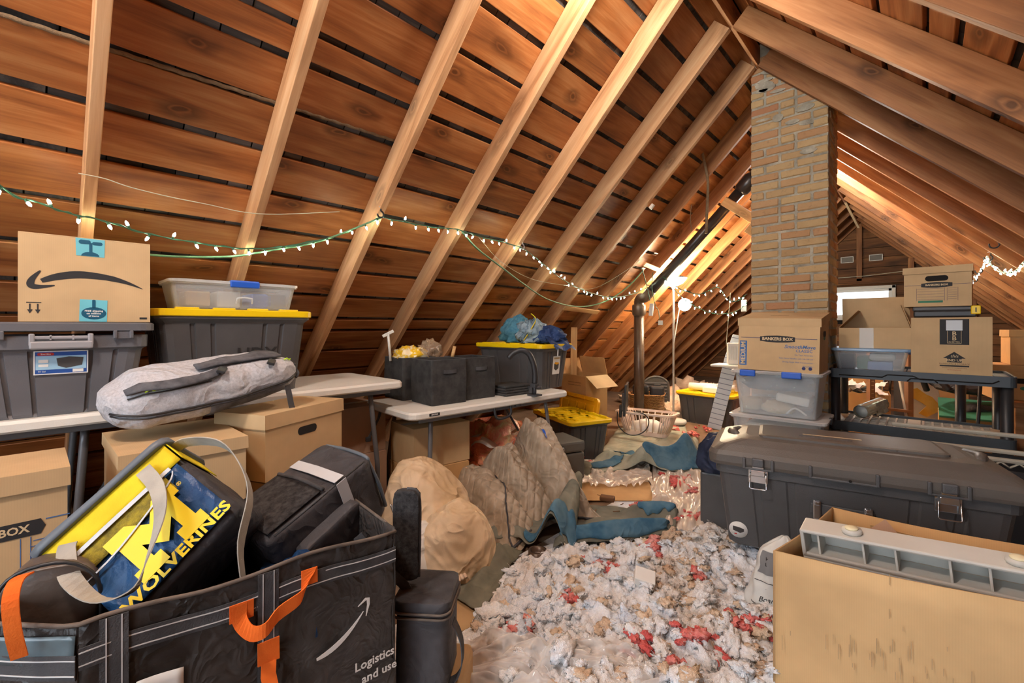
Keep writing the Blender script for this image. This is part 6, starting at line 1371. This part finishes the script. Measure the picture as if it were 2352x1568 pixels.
# tufts standing proud of the mass
def tuft_mesh(sd, n=2, amp=.55):
    bm = bmesh.new(); bmesh.ops.create_icosphere(bm, subdivisions=n, radius=1.0)
    for v in bm.verts:
        d_ = v.co.normalized(); k = 1 + amp * noise.noise(d_ * 1.8 + Vector((sd * 3.1, 0, 0))) + amp * .55 * noise.noise(d_ * 4.5 + Vector((0, sd, 3))) + (amp * .8 * noise.noise(d_ * 8 + Vector((sd, sd, 1))) + amp * .6 * noise.noise(d_ * 17 + Vector((sd, 0, 4))) if n > 2 else 0); v.co = d_ * k; v.co.z *= .7
    V = [v.co.copy() for v in bm.verts]; F = [tuple(v.index for v in f.verts) for f in bm.faces]; bm.free(); return V, F
TUFT = [tuft_mesh(k, 3) for k in range(10)]
rr = random.Random(5)
def scatter(name, label, mat, spots, n, rmin, rmax, base=None):
    m_ = MB()
    for _ in range(n):
        cx, cy, sx, sy = rr.choice(spots); x, y = rr.gauss(cx, sx), rr.gauss(cy, sy)
        if base is fh and poly_dist((x, y), FPOLY) > .02: continue
        r_ = rr.uniform(rmin, rmax) * (1 if rr.random() > .12 else 1.6); z_ = (base(x, y) if base else .02) + r_ * rr.uniform(-.1, .35)
        V, F = rr.choice(TUFT); m_.add(V, F, True, TR(x, y, z_) @ Euler((rr.uniform(-.5, .5), rr.uniform(-.5, .5), rr.uniform(0, 6.3))).to_matrix().to_4x4() @ Matrix.Diagonal((r_ * rr.uniform(.8, 1.7), r_ * rr.uniform(.7, 1.2), r_ * rr.uniform(.6, 1.0), 1)))
    o_ = obj(name, m_, mat); tag(o_, label, 'insulation', kind='stuff'); return o_
cen = [(-1.25 + .22 * i, .95 + .24 * j, .12, .12) for i in range(7) for j in range(8)]
scatter('insulation_tuft', 'tufts of white insulation standing out of the loose fill', 'fluff_white', cen, 1250, .009, .030, fh)
fib = MB(); rr2 = random.Random(77)
for _ in range(9000):
    x, y = rr2.uniform(-1.5, .25), rr2.uniform(.7, 2.9)
    if poly_dist((x, y), FPOLY) > 0: continue
    p_ = Vector((x, y, fh(x, y) + .004)); d_ = Vector((rr2.gauss(0, 1), rr2.gauss(0, 1), abs(rr2.gauss(.5, .6)))).normalized(); L_ = rr2.uniform(.012, .035); s_ = d_.orthogonal().normalized() * .0006; e_ = Vector((rr2.gauss(0, .35), rr2.gauss(0, .35), -.25)) * L_
    fib.add([p_ - s_, p_ + s_, p_ + d_ * L_ * .6 + s_, p_ + d_ * L_ * .6 - s_, p_ + d_ * L_ + e_ + s_ * .4, p_ + d_ * L_ + e_ - s_ * .4], [(0, 1, 2, 3), (3, 2, 4, 5)])
tag(obj('insulation_fibre', fib, 'fluff_white'), 'fine white fibres sticking up from the loose insulation', 'insulation', kind='stuff')
W2 = lambda *L_: [(*atZ(x, y, .03).xy, s_, s_) for x, y, s_ in L_]
scatter('cream_insulation', 'dusty cream insulation tufts mixed into the white fill', 'fluff_cream', cen, 330, .009, .028, fh)
scatter('pink_insulation', 'torn red and pink insulation scraps on the white fill', 'fluff_pink', W2((1745, 1455, .035), (1680, 1440, .035), (1640, 1500, .05), (1170, 1462, .03), (1345, 1305, .03), (1390, 1310, .03), (1500, 1275, .03), (1300, 1400, .02), (1450, 1500, .03), (1600, 1330, .02), (1560, 1540, .04)), 130, .008, .022, fh)
scatter('pink_insulation', 'pink insulation scraps lying on the felt and plastic further back', 'fluff_pink', W2((1490, 1170, .05), (1530, 1195, .05), (1575, 1120, .07), (1600, 1185, .05), (1305, 1062, .05), (1330, 1060, .06), (1560, 1100, .06), (1620, 985, .08), (1545, 985, .07), (1590, 1000, .08), (1470, 1165, .03)), 150, .008, .022, lambda x, y: .035)
# far white and pink batts along the eaves
def batt(nm, lb, pts, mat, n, rmin, rmax): scatter(nm, lb, mat, [(x, y, s_, s2) for x, y, s_, s2 in pts], n, rmin, rmax, lambda x, y: .05)
batt('eave_insulation', 'white insulation heaped along the far left eave', [(-2.9, 6.4, .2, .4), (-2.95, 7.2, .2, .4), (-2.6, 7.0, .3, .4), (-2.4, 8.0, .5, .6)], 'fluff_cream', 120, .08, .22)
batt('eave_insulation', 'red insulation wrap along the far left eave', [(-3.05, 6.3, .10, .2), (-1.9, 7.0, .3, .2)], 'fluff_pink', 40, .04, .11)

cloth('felt_grey', srgb(104, 106, 96), srgb(132, 130, 116), scale=5, weave=320, bump=.35, wr=.5, wsc=4); cloth('felt_olive', srgb(98, 96, 82), srgb(122, 118, 102), scale=5, weave=320, bump=.35, wr=.5, wsc=4)
cloth('felt_blue', srgb(58, 98, 124), srgb(96, 130, 148), scale=7, weave=320, bump=.35, wr=.5, wsc=4); cloth('felt_sage', srgb(146, 150, 134), srgb(176, 174, 156), scale=5, weave=320, bump=.35, wr=.5, wsc=4)
cloth('canvas_tan', srgb(204, 176, 138), srgb(222, 198, 166), scale=4, weave=200, bump=.25, wr=.9, wsc=5); cloth('canvas_white', srgb(212, 206, 196), srgb(226, 222, 216), scale=4, weave=200, wr=.8, wsc=6)
cloth('quilt_brown', srgb(150, 134, 114), srgb(180, 164, 144), rough=.34, scale=7, weave=120, bump=.1, wr=.55, wsc=6)
def ridge(u, v, f):
    u0, v0, u1, v1, h, w_ = f; dx, dy = u1 - u0, v1 - v0; tt = ((u - u0) * dx + (v - v0) * dy) / (dx * dx + dy * dy); tc = max(0, min(1, tt))
    d2 = (u - u0 - tc * dx) ** 2 + (v - v0 - tc * dy) ** 2
    return h * math.exp(-d2 / (w_ * w_))
def quad_cloth(corners, folds=(), amp=.012, seed=0, z0=.02, n=44, thick=.004, sc=5, edge=.0, jag=.02):
    A, B, C, D = [atZ(x, y, z0) for x, y in corners]
    def fn(u, v):
        e_ = jag * noise.noise(Vector((v * 4 + seed, 3, 0))) * (2 * u - 1), jag * noise.noise(Vector((u * 4 + seed, 7, 0))) * (2 * v - 1)
        p = A.lerp(B, u).lerp(D.lerp(C, u), v); p = p + (B - A) * e_[0] + (D - A) * e_[1]
        h = sum(ridge(u, v, f) for f in folds) + amp * (1 + noise.noise(Vector((u * sc + seed, v * sc, seed)))) + amp * .35 * noise.noise(Vector((u * sc * 3 + seed, v * sc * 3, seed)))
        return Vector((p.x, p.y, z0 + h))
    return MB().grid(n, n, fn, True, thick), fn
def felt(label, corners, folds, mat, seed, blue=None, **k):
    g_, fn = quad_cloth(corners, folds, seed=seed, **k)
    t_ = thing('felt_sheet', label, 'blanket'); obj('sheet', g_, mat, t_)
    for j, (u0, u1, v0, v1, roll) in enumerate(blue or ()):
        obj('turned_over_edge', MB().grid(22, 10, lambda u, v: fn(u0 + (u1 - u0) * (u + .06 * noise.noise(Vector((v * 3, seed, 2)))), v0 + (v1 - v0) * (.5 + (v - .5) * (.55 + .45 * math.sin(math.pi * u) ** .5 + .5 * noise.noise(Vector((u * 5, seed, j)))))) + Vector((0, 0, .010 + roll * math.sin(math.pi * v) * (.4 + .6 * math.sin(math.pi * u)))), True, .004), 'felt_blue', t_)
    return t_
felt('olive grey felt sheet crumpled in front of the canvas sack', [(965, 1335), (1105, 1410), (1200, 1270), (1010, 1230)], [(.2, .9, .9, .7, .05, .10), (.75, .2, .85, .9, .04, .08)], 'felt_olive', 3, z0=.035)
felt('grey felt blanket with a tall fold in the middle of the floor', [(1110, 1240), (1320, 1275), (1340, 1150), (1190, 1100)], [(.75, .0, .95, .95, .20, .13), (.25, .3, .7, .8, .09, .16), (.95, .2, .99, .6, .10, .07), (.1, .1, .4, .05, .05, .08)], 'felt_grey', 8, [(.70, 1.0, .0, .22, .03), (.45, .75, .0, .12, .02)], z0=.03, n=60)
felt('blue and grey felt blanket spread right of the tall fold', [(1270, 1265), (1545, 1235), (1560, 1180), (1330, 1160)], [(.1, .1, .9, .15, .06, .10), (.6, .8, .95, .8, .06, .10), (.3, .5, .5, .4, .04, .12)], 'felt_grey', 12, [(.05, .95, .0, .28, .03), (.62, .98, .70, .98, .025)], z0=.03, n=54)
felt('sage felt blanket with blue folds in front of the laundry basket', [(1335, 1085), (1620, 1085), (1600, 1020), (1400, 1035)], [(.1, .5, .5, .1, .08, .10), (.5, .1, .9, .25, .12, .11), (.85, .2, .95, .7, .13, .08)], 'felt_sage', 17, [(.18, .52, .35, .75, .01), (.50, .98, .0, .25, .05), (.0, .3, .1, .3, .03)], z0=.03, n=54)
felt('flat sage felt underlay in front of the floor lamp', [(1380, 1040), (1590, 1030), (1570, 965), (1420, 985)], [(.2, .5, .8, .4, .02, .2)], 'felt_sage', 23, [(.45, .95, .80, .90, .008)], z0=.02)
felt('grey felt scrap by the near corner of the floor tote', [(1290, 1080), (1350, 1100), (1370, 1060), (1300, 1050)], [(.2, .5, .8, .5, .05, .2)], 'felt_olive', 29, z0=.03, n=20)
felt('grey felt mat under the canvas sack and quilt', [(1040, 1250), (1230, 1245), (1260, 1120), (1100, 1140)], [(.3, .3, .7, .7, .02, .3)], 'felt_grey', 31, z0=.012, n=30)
felt('small blue felt edge poking up beside the lock box', [(1225, 1130), (1310, 1140), (1320, 1090), (1270, 1095)], [(.6, .2, .8, .9, .13, .14), (.2, .3, .4, .7, .06, .14)], 'felt_grey', 37, [(.55, 1.0, .3, .95, .02)], z0=.03, n=30)
# plastic film
def film(label, corners, mat, seed, amp, folds=(), z0=.03, n=56, sc=7):
    A, B, C, D = [atZ(x, y, z0) for x, y in corners]
    def fn(u, v):
        p = A.lerp(B, u).lerp(D.lerp(C, u), v)
        w_ = noise.noise(Vector((u * 3 + seed, v * 3, 1)))
        h = amp * abs(noise.noise(Vector((u * sc + 2 * w_ + seed, v * sc + 2 * w_, 0)))) * 1.6 + amp * .7 * abs(noise.noise(Vector((u * sc * 2.3 + 3 * w_, v * sc * 2.3 + seed, 4)))) + sum(ridge(u, v, f) for f in folds)
        jx, jy = .04 * noise.noise(Vector((v * 6, seed, 0))) * (2 * u - 1), .05 * noise.noise(Vector((u * 6, seed, 9))) * (2 * v - 1)
        p = p + (B - A) * jx + (D - A) * jy
        return Vector((p.x, p.y, z0 + h))
    return tag(obj('plastic_sheet', MB().grid(n, n, fn), mat), label, 'plastic sheet')
clear('film_front', (.90, .86, .82), .34, .12); clear('film_warm', (.86, .74, .62), .55, .18)
film('clear plastic sheeting rumpled across the bottom of the view', [(960, 1640), (1560, 1640), (1440, 1478), (1010, 1478)], 'film_front', 3, .045, [(.3, .9, .8, .6, .03, .1)], z0=.075, n=80, sc=5)
film('wrinkled tan plastic film in front of the floor tote', [(1310, 1120), (1500, 1118), (1490, 1062), (1320, 1062)], 'film_warm', 9, .045, z0=.02)
film('wrinkled tan plastic film beside the trunk', [(1490, 1230), (1660, 1215), (1640, 1050), (1500, 1070)], 'film_warm', 14, .045, z0=.015)
film('loose plastic film by the grey lock box', [(1235, 1090), (1300, 1085), (1320, 1055), (1290, 1045)], 'film_warm', 18, .05, z0=.02, n=24)
# flat cardboard
def flat_card(label, corners, z0, mat):
    pts = [atZ(x, y, z0) for x, y in corners]; c_ = sum(pts, Vector()) / len(pts); c_.z = 0
    return tag(obj('cardboard_sheet', MB().prism([tuple((p_ - c_).xy) for p_ in pts], .006), mat, None, TR(c_.x, c_.y, z0)), label, 'cardboard')
flat_card('flat cardboard piece on the floor beside the lunch cooler', [(1000, 1480), (1118, 1425), (1075, 1370), (965, 1320)][::1], .022, 'card_brown')
flat_card('flat cardboard piece on the floor in front of the plastic film', [(1310, 1150), (1510, 1150), (1490, 1108), (1330, 1106)], .012, 'card_warm')
flat_card('flat cardboard strip at the edge of the fluffy insulation', [(1400, 1265), (1580, 1240), (1560, 1222), (1420, 1240)], .012, 'card_brown')
# small things on the floor
p_ = atZ(1040, 1315, .07); t = thing('work_glove', 'thin tan work glove lying on the olive felt', 'glove', TR(p_.x, p_.y, p_.z) @ RZ(R(-20)))
cloth('glove_tan', srgb(206, 176, 150), srgb(220, 196, 170)); obj('palm', blob(18, 8, .05, .035, .014, 2, .2, 3), 'glove_tan', t)
for k in range(5): obj('finger', MB().tube(smooth_path([(.03, -.025 + .013 * k, .010), (.065, -.03 + .016 * k, .014), (.095 - .006 * abs(k - 2), -.036 + .018 * k, .006)], 4), [.009] * 8 + [.006], 7), 'glove_tan', t)
tag(obj('leaf_scrap', MB().prism([(-.02, -.008), (.0, -.012), (.012, -.004), (.022, .002), (.01, .012), (-.012, .01)], .002), 'neon', None, TR(*atZ(989, 1300, .08)) @ RX(R(25))), 'small yellow-green scrap on the olive felt', 'scrap')
p_ = atZ(1395, 1150, .05); tag(obj('wood_chunk', MB().bbox((0, 0, .018), (.10, .05, .035), .008), 'gable_wood', None, place(p_.x, p_.y, p_.z, 20)), 'small broken wood chunk on the blue felt', 'debris')
p_ = atZ(1235, 1280, .03); t = thing('pipe_flange', 'round brown floor flange at the edge of the fluff', 'flange', TR(p_.x, p_.y, .02)); obj('ring', MB().lathe([(.05, 0), (.05, .05), (.038, .05), (.038, .0)], 24, None, False), 'iron_pipe', t); obj('plate', MB().lathe([(.062, 0), (.062, .012)], 24), 'iron_pipe', t)
p_ = atZ(1480, 1330, .1); tag(obj('torn_carton', MB().bbox((0, 0, 0), (.09, .07, .05), .004), 'paper_white', None, TR(p_.x, p_.y, .105) @ Euler((.4, .2, .5)).to_matrix().to_4x4()), 'crushed white carton half buried in the fluffy insulation', 'debris')
rr = random.Random(8)
for k in range(14):
    px, py = rr.uniform(1300, 1500), rr.uniform(1130, 1190); p_ = atZ(px, py, .055)
    tag(obj('wood_splinter', MB().bbox((0, 0, 0), (rr.uniform(.02, .05), .006, .004), .001), 'gable_wood', None, TR(*p_) @ RZ(rr.uniform(0, 3))), 'tiny dark wood splinter on the felt and cardboard', 'debris', 'wood splinters on the felt')

# ---- tan canvas sack
t = thing('canvas_sack', 'large tan canvas sack slumped behind the delivery bag', 'sack', TR(-1.86, 1.52, 0))
def crease(q_, seed, f=2.2):
    w_ = Vector((noise.noise(q_ * 1.3 + Vector((seed, 0, 0))), noise.noise(q_ * 1.3 + Vector((0, seed, 0))), noise.noise(q_ * 1.3 + Vector((0, 0, seed)))))
    q_ = q_ * f + w_ * .7
    return (1 - abs(noise.noise(q_ + Vector((seed, 1, 2)))) * 2.2) * .6 + (1 - abs(noise.noise(q_ * 2.1 + Vector((3, seed, 2)))) * 2.2) * .3
def lobe(cx, cy, rx, ry, H, seed, cre=.03, f=2.0, lean=(0, 0), e=.8):
    """slumped cloth lump resting on the floor"""
    bm = bmesh.new(); bmesh.ops.create_icosphere(bm, subdivisions=6, radius=1.0)
    for v_ in bm.verts:
        d_ = v_.co.normalized(); d_ = Vector([math.copysign(abs(k) ** e, k) for k in d_])
        q_ = Vector((d_.x * rx * 4, d_.y * ry * 4, d_.z * H * 3)); c_ = crease(q_, seed, f)
        k_ = 1 + .15 * noise.noise(q_ * .9 + Vector((seed, 0, 0))) + cre / rx * (c_ - .45)
        z_ = max(d_.z, -.35) + .35
        v_.co = Vector((cx + lean[0] * z_ + rx * d_.x * k_ * (1 - .18 * z_), cy + lean[1] * z_ + ry * d_.y * k_ * (1 - .18 * z_), .004 + H / 1.35 * z_ * (1 + .5 * (k_ - 1))))
    m_ = MB().add([v_.co.copy() for v_ in bm.verts], [tuple(w_.index for w_ in f_.verts) for f_ in bm.faces], True); bm.free(); return m_
obj('sack_body', lobe(.12, -.06, .19, .22, .36, 4, .024, .8), 'canvas_tan', t); obj('sack_neck', lobe(-.14, .05, .24, .27, .50, 9, .028, .6, (-.06, -.08)), 'canvas_tan', t); obj('inner_liner', lobe(.03, -.20, .12, .12, .27, 14, .03), 'canvas_white', t, None, 'whiter cloth showing on the near side')
# ---- quilted blanket heap
rd = Vector((.32, .947)); nd = Vector((.947, -.32)); mid = Vector((-2.13, 2.22))
def quilt(u, v):
    s_ = (u - .5) * .86; w_ = (v - .40) * .86
    q3 = Vector((u * 3.2, v * 2.4, 0)); c_ = crease(q3, 5, 1.1)
    top = .20 + .34 * (max(0, min(1, (u - .05) / .8)) ** 1.3); top *= 1 - max(0, u - .90) / .10 * .75
    x_ = (v - .30) / (.70 if v > .30 else .30)
    prof = max(0, 1 - abs(x_) ** 1.9) if x_ > 0 else max(0, 1 - abs(x_) ** 1.4 * .8)
    h = top * prof
    for u0, u1, dp, wd_ in ((.34, .50, .11, .055), (.62, .74, .15, .05), (.10, .18, .07, .05)):
        uc = u0 + (u1 - u0) * v; h -= dp * math.exp(-((u - uc) / wd_) ** 2) * min(1, prof * 1.6)
        h += dp * .5 * math.exp(-((u - uc - .075) / wd_) ** 2) * prof
    h += .030 * (c_ - .4) * (.3 + prof)
    edge = min(1, 9 * min(u, 1 - u, v, 1 - v) + .02) ** .6
    fw = .10 * math.sin(math.pi * u * 2.2 + .4) * v * v
    p = mid + rd * (s_ + .04 * noise.noise(q3 + Vector((9, 0, 0)))) + nd * (w_ + .04 * noise.noise(q3 * 1.3) + fw)
    q_ = .012 * (abs(math.sin(36 * (u + v))) * abs(math.sin(36 * (u - v)))) ** .5
    p = p + nd * q_ * 1.1
    return Vector((p.x, p.y, .02 + max(0, h * edge) + q_ * .8))
t = thing('quilted_blanket', 'shiny brown quilted blanket heaped against the lock box', 'blanket'); obj('quilt', MB().grid(240, 200, quilt, True), 'quilt_brown', t)
obj('binding', MB().tube([quilt(.02 + .96 * k / 40, .965) + Vector((0, 0, .004)) for k in range(41)], .008, 6), 'bag_black', t); obj('binding', MB().tube([quilt(.30 + .10 * math.sin(k / 9), .22 + .75 * k / 40) + Vector((0, 0, .006)) for k in range(41)], .005, 6), 'bag_black', t)
obj('blue_tag', MB().grid(6, 3, lambda u, v: quilt(.80 + .018 * v, .50 + .08 * u) + Vector((0, 0, .006))), 'latch_blue', t, None, 'blue ribbon tag')
cloth('nylon_dark', srgb(30, 36, 54), srgb(48, 56, 78), rough=.6)
# dark coat against the left end of the trunk
tag(obj('navy_coat', lobe(0, 0, .14, .15, .22, 21, .03), 'nylon_dark', None, TR(-.95, 2.96, .352) @ RZ(R(12))), 'dark navy coat bunched behind the left end of the trunk', 'coat')
tag(obj('dark_crate', MB().bbox((0, 0, .175), (.26, .30, .35), .012), 'tote_charcoal', None, place(-.93, 3.0, 0, 12)), 'dark crate under the navy coat behind the trunk', 'crate')
# ================================================================== STRING LIGHTS, CORDS, HOOKS
solid('wire_green', srgb(44, 84, 60), .5, .1); solid('wire_pale', srgb(188, 184, 160), .5, .1); solid('cord_green', srgb(92, 128, 92), .5, .1); solid('rope_tan', srgb(122, 100, 74), .85, .2, 40, .8, 200); solid('hook_black', srgb(28, 26, 26), .3, .1)
emit('led_glow', (.86, 1.0, .80), 26)
BULB = MB().lathe([(.0035, .004), (.0058, .009), (.0054, .020), (.001, .028)], 8).mesh('bulb'); SOCK = MB().lathe([(.0045, -.006), (.0050, .008)], 7).mesh('socket')
def strand(label, pts, spacing=.06, seed=1, wire='wire_green'):
    t_ = thing('string_lights', label, 'string lights', None, 'string lights around the attic')
    path = smooth_path(pts, 10)
    obj('wire', MB().tube(path, .0032, 6), wire, t_)
    path2 = [p + Vector((.004 * math.sin(i * 1.3), .004 * math.cos(i * 1.3), .004 * math.sin(i * .9))) for i, p in enumerate(path)]
    obj('wire', MB().tube(path2, .0026, 5), wire, t_)
    acc = 0; rr = random.Random(seed)
    for a_, b_ in zip(path, path[1:]):
        acc += (b_ - a_).length
        if acc >= spacing:
            acc = 0; d_ = Vector((rr.uniform(-.7, .7), rr.uniform(-.7, .7), -1 if rr.random() > .22 else .8)).normalized()
            M = fr(b_ + d_ * .008, d_.orthogonal(), d_.cross(d_.orthogonal()))
            s_ = obj('socket', SOCK, 'wire_green', t_, M)
            obj('bulb', BULB, 'led_glow', s_)
    return t_
rl = lambda x, y, o_=-.045: roofL(x, y, o_)
strand('string of lit mini lights swagged across the left rafters from the smile box', [Vector((2.02 - ZR + .045 + XR, -.46, 2.02))] + [rl(*p) for p in ((0, 428), (80, 462), (160, 490), (235, 506), (345, 538), (470, 560), (570, 571), (650, 566), (760, 545), (820, 523), (874, 498))], .072, 2)
strand('string of lit mini lights between the third rafter hook and the lamp lath', [rl(*p) for p in ((874, 498), (935, 511), (1000, 522), (1050, 527), (1110, 545), (1195, 568), (1240, 600), (1290, 640), (1345, 668), (1400, 682), (1450, 676), (1490, 658), (1522, 636))], .072, 3)
rd_ = lambda x, y, d: atD(x, y, d)
strand('upper string of lit mini lights between the lamp and the chimney', [rd_(*p) for p in ((1522, 636, 5.0), (1560, 662, 4.9), (1605, 675, 4.8), (1648, 660, 4.7), (1668, 684, 4.6), (1690, 692, 4.5), (1716, 675, 4.4))], .05, 4)
strand('lower string of lit mini lights drooping to the chimney', [rd_(*p) for p in ((1548, 664, 5.0), (1570, 685, 4.95), (1600, 705, 4.9), (1640, 720, 4.8), (1680, 718, 4.6), (1704, 706, 4.5), (1716, 694, 4.4))], .05, 5)
rq = lambda x, y, o_=-.05: roofR(x, y, o_)
strand('bunched string of lit mini lights on the right rafters', [rq(*p) for p in ((2218, 655), (2236, 642), (2262, 604), (2268, 588), (2280, 612), (2300, 625), (2330, 622), (2352, 600), (2390, 580))], .075, 6, 'wire_pale')
strand('second bunched string of lit mini lights beside the right rafter hooks', [rq(*p) for p in ((2264, 590), (2274, 606), (2290, 616), (2312, 630), (2340, 618), (2380, 590))], .10, 7, 'wire_pale')
def cordo(name, lb, pts, r_, mat, cat='cord', n=8): return tag(obj(name, MB().tube(smooth_path(pts, n), r_, 6), mat), lb, cat)
cordo('extension_cord', 'green cord running under the mini lights from behind the smile box', [rl(*p) for p in ((200, 572), (352, 586), (450, 590), (540, 588), (620, 575), (740, 552), (874, 500))], .006, 'cord_green')
cordo('extension_cord', 'green cord hanging in a deep loop under the middle rafters', [rl(*p) for p in ((1062, 532), (1095, 570), (1150, 612), (1200, 650), (1260, 688), (1330, 704), (1390, 692), (1440, 660), (1478, 620))], .007, 'cord_green')
cordo('thin_wire', 'thin pale wire strung across the first two rafters', [rl(*p) for p in ((180, 398), (240, 410), (300, 430), (390, 452), (480, 470), (560, 487), (640, 492), (780, 486))], .0022, 'wire_pale', 'wire')
cordo('thin_wire', 'thin pale wire sagging across rafters above the cord loop', [rl(*p) for p in ((1100, 545), (1150, 600), (1220, 640), (1300, 655), (1370, 660), (1470, 600))], .002, 'wire_pale', 'wire')
cordo('thin_wire', 'thin pale line strung in front of the far gable window', [atY(*p, 10.9) for p in ((1925, 638), (1980, 634), (2040, 627), (2080, 622))], .006, 'wire_pale', 'wire')
a_, b_ = roofL(-60, 14, OFF + .008), roofL(905, 322, OFF + .008)
tag(obj('twisted_rope', MB().tube([a_.lerp(b_, k / 120) + Vector((.0015 * math.sin(k * 1.1), 0, .0015 * math.cos(k * 1.1))) for k in range(121)], .009, 7), 'rope_tan'), 'old twisted rope lying in a gap between the left roof boards', 'rope')
cordo('hanging_rope', 'frayed rope hanging from a rafter in front of the chimney', [rd_(x, y, 4.3) for x, y in ((1600, 262), (1603, 300), (1618, 372), (1626, 420), (1624, 480), (1622, 536))], .014, 'rope_tan', 'rope')
cordo('hanging_twine', 'short thin cord hanging beside the frayed rope', [rd_(x, y, 4.5) for x, y in ((1588, 470), (1586, 500), (1588, 530))], .004, 'rope_tan', 'cord')
t = thing('power_adapter', 'white power strip hanging by cords from the lamp lath', 'power strip'); d_ = 5.05
obj('strip', MB().bbox((0, 0, 0), (.045, .03, .14), .006), 'tool_white', t, TR(*rd_(1496, 711, d_)) @ RY(R(6))); obj('cord', MB().tube(smooth_path([rd_(1474, 615, d_), rd_(1484, 650, d_), rd_(1493, 690, d_)], 6), .005, 6), 'wire_green', t); obj('cord', MB().tube(smooth_path([rd_(1500, 625, d_), rd_(1497, 660, d_), rd_(1505, 700, d_), rd_(1512, 712, d_), rd_(1515, 735, d_)], 6), .004, 6), 'wire_green', t); obj('tag', MB().bbox((0, 0, 0), (.055, .004, .05), .001), 'tool_white', t, TR(*rd_(1517, 741, d_)))
tag(obj('white_sign', MB().bbox((0, 0, 0), (.05, .03, .12), .006), 'tool_white', None, TR(*rd_(1709, 702, 4.5))), 'small white box hanging left of the chimney', 'box')
cordo('hanging_string', 'thin white string hanging down to the space heater', [rd_(x, y, 5.0) for x, y in ((1678, 672), (1674, 720), (1668, 790))], .004, 'wire_pale', 'string')
tag(obj('white_clip', MB().bbox((0, 0, 0), (.03, .03, .05), .005), 'tool_white', None, TR(*rl(1497, 474, -.02)) @ RY(R(45))), 'small white clip on a rafter above the string lights', 'clip')
for k, (x, y, lb) in enumerate(((2284, 561, 'black screw hook on the uppermost right rafter'), (2270, 592, 'black screw hook where the right string lights bunch'), (2248, 622, 'black screw hook just right of the top file box'), (2238, 642, 'lowest black screw hook beside the top file box'))):
    c_ = roofR(x, y, -.035); t = thing('screw_hook', lb, 'hook', TR(*c_), 'black hooks on the right rafters'); obj('hook_curve', MB().tube([(.028 * math.cos(R(a)), .010, .028 * math.sin(R(a))) for a in range(-200, 61, 20)] + [(.02, .0, .05)], .006, 8), 'hook_black', t); obj('plate', MB().bbox((.02, 0, .052), (.05, .02, .006), .002), 'screw_steel', t)
for k, (x, y, lb) in enumerate(((874, 492, 'black hook under the third left rafter holding the lights'), (1200, 566, 'pale hook under the fifth left rafter holding the lights'))):
    c_ = rl(x, y, -.03); t = thing('cup_hook', lb, 'hook', TR(*c_)); obj('hook_curve', MB().tube([(.0, .020 * math.cos(R(a)), .020 * math.sin(R(a))) for a in range(-180, 91, 20)] + [(0, 0, .045)], .005, 8), 'hook_black' if k == 0 else 'screw_steel', t); obj('collar', MB().lathe([(.009, .04), (.009, .046)], 10), 'screw_steel', t)
tag(obj('roof_strut', MB().bbox((0, 0, 0), (1.1, .035, .02), .003), 'ink_cream', None, fr(atY(1955, 490, 9.6), atY(1972, 520, 10.2) - atY(1938, 455, 9.2), (1, 0, 0))), 'pale thin strip hanging under the ridge near the far gable', 'strip')
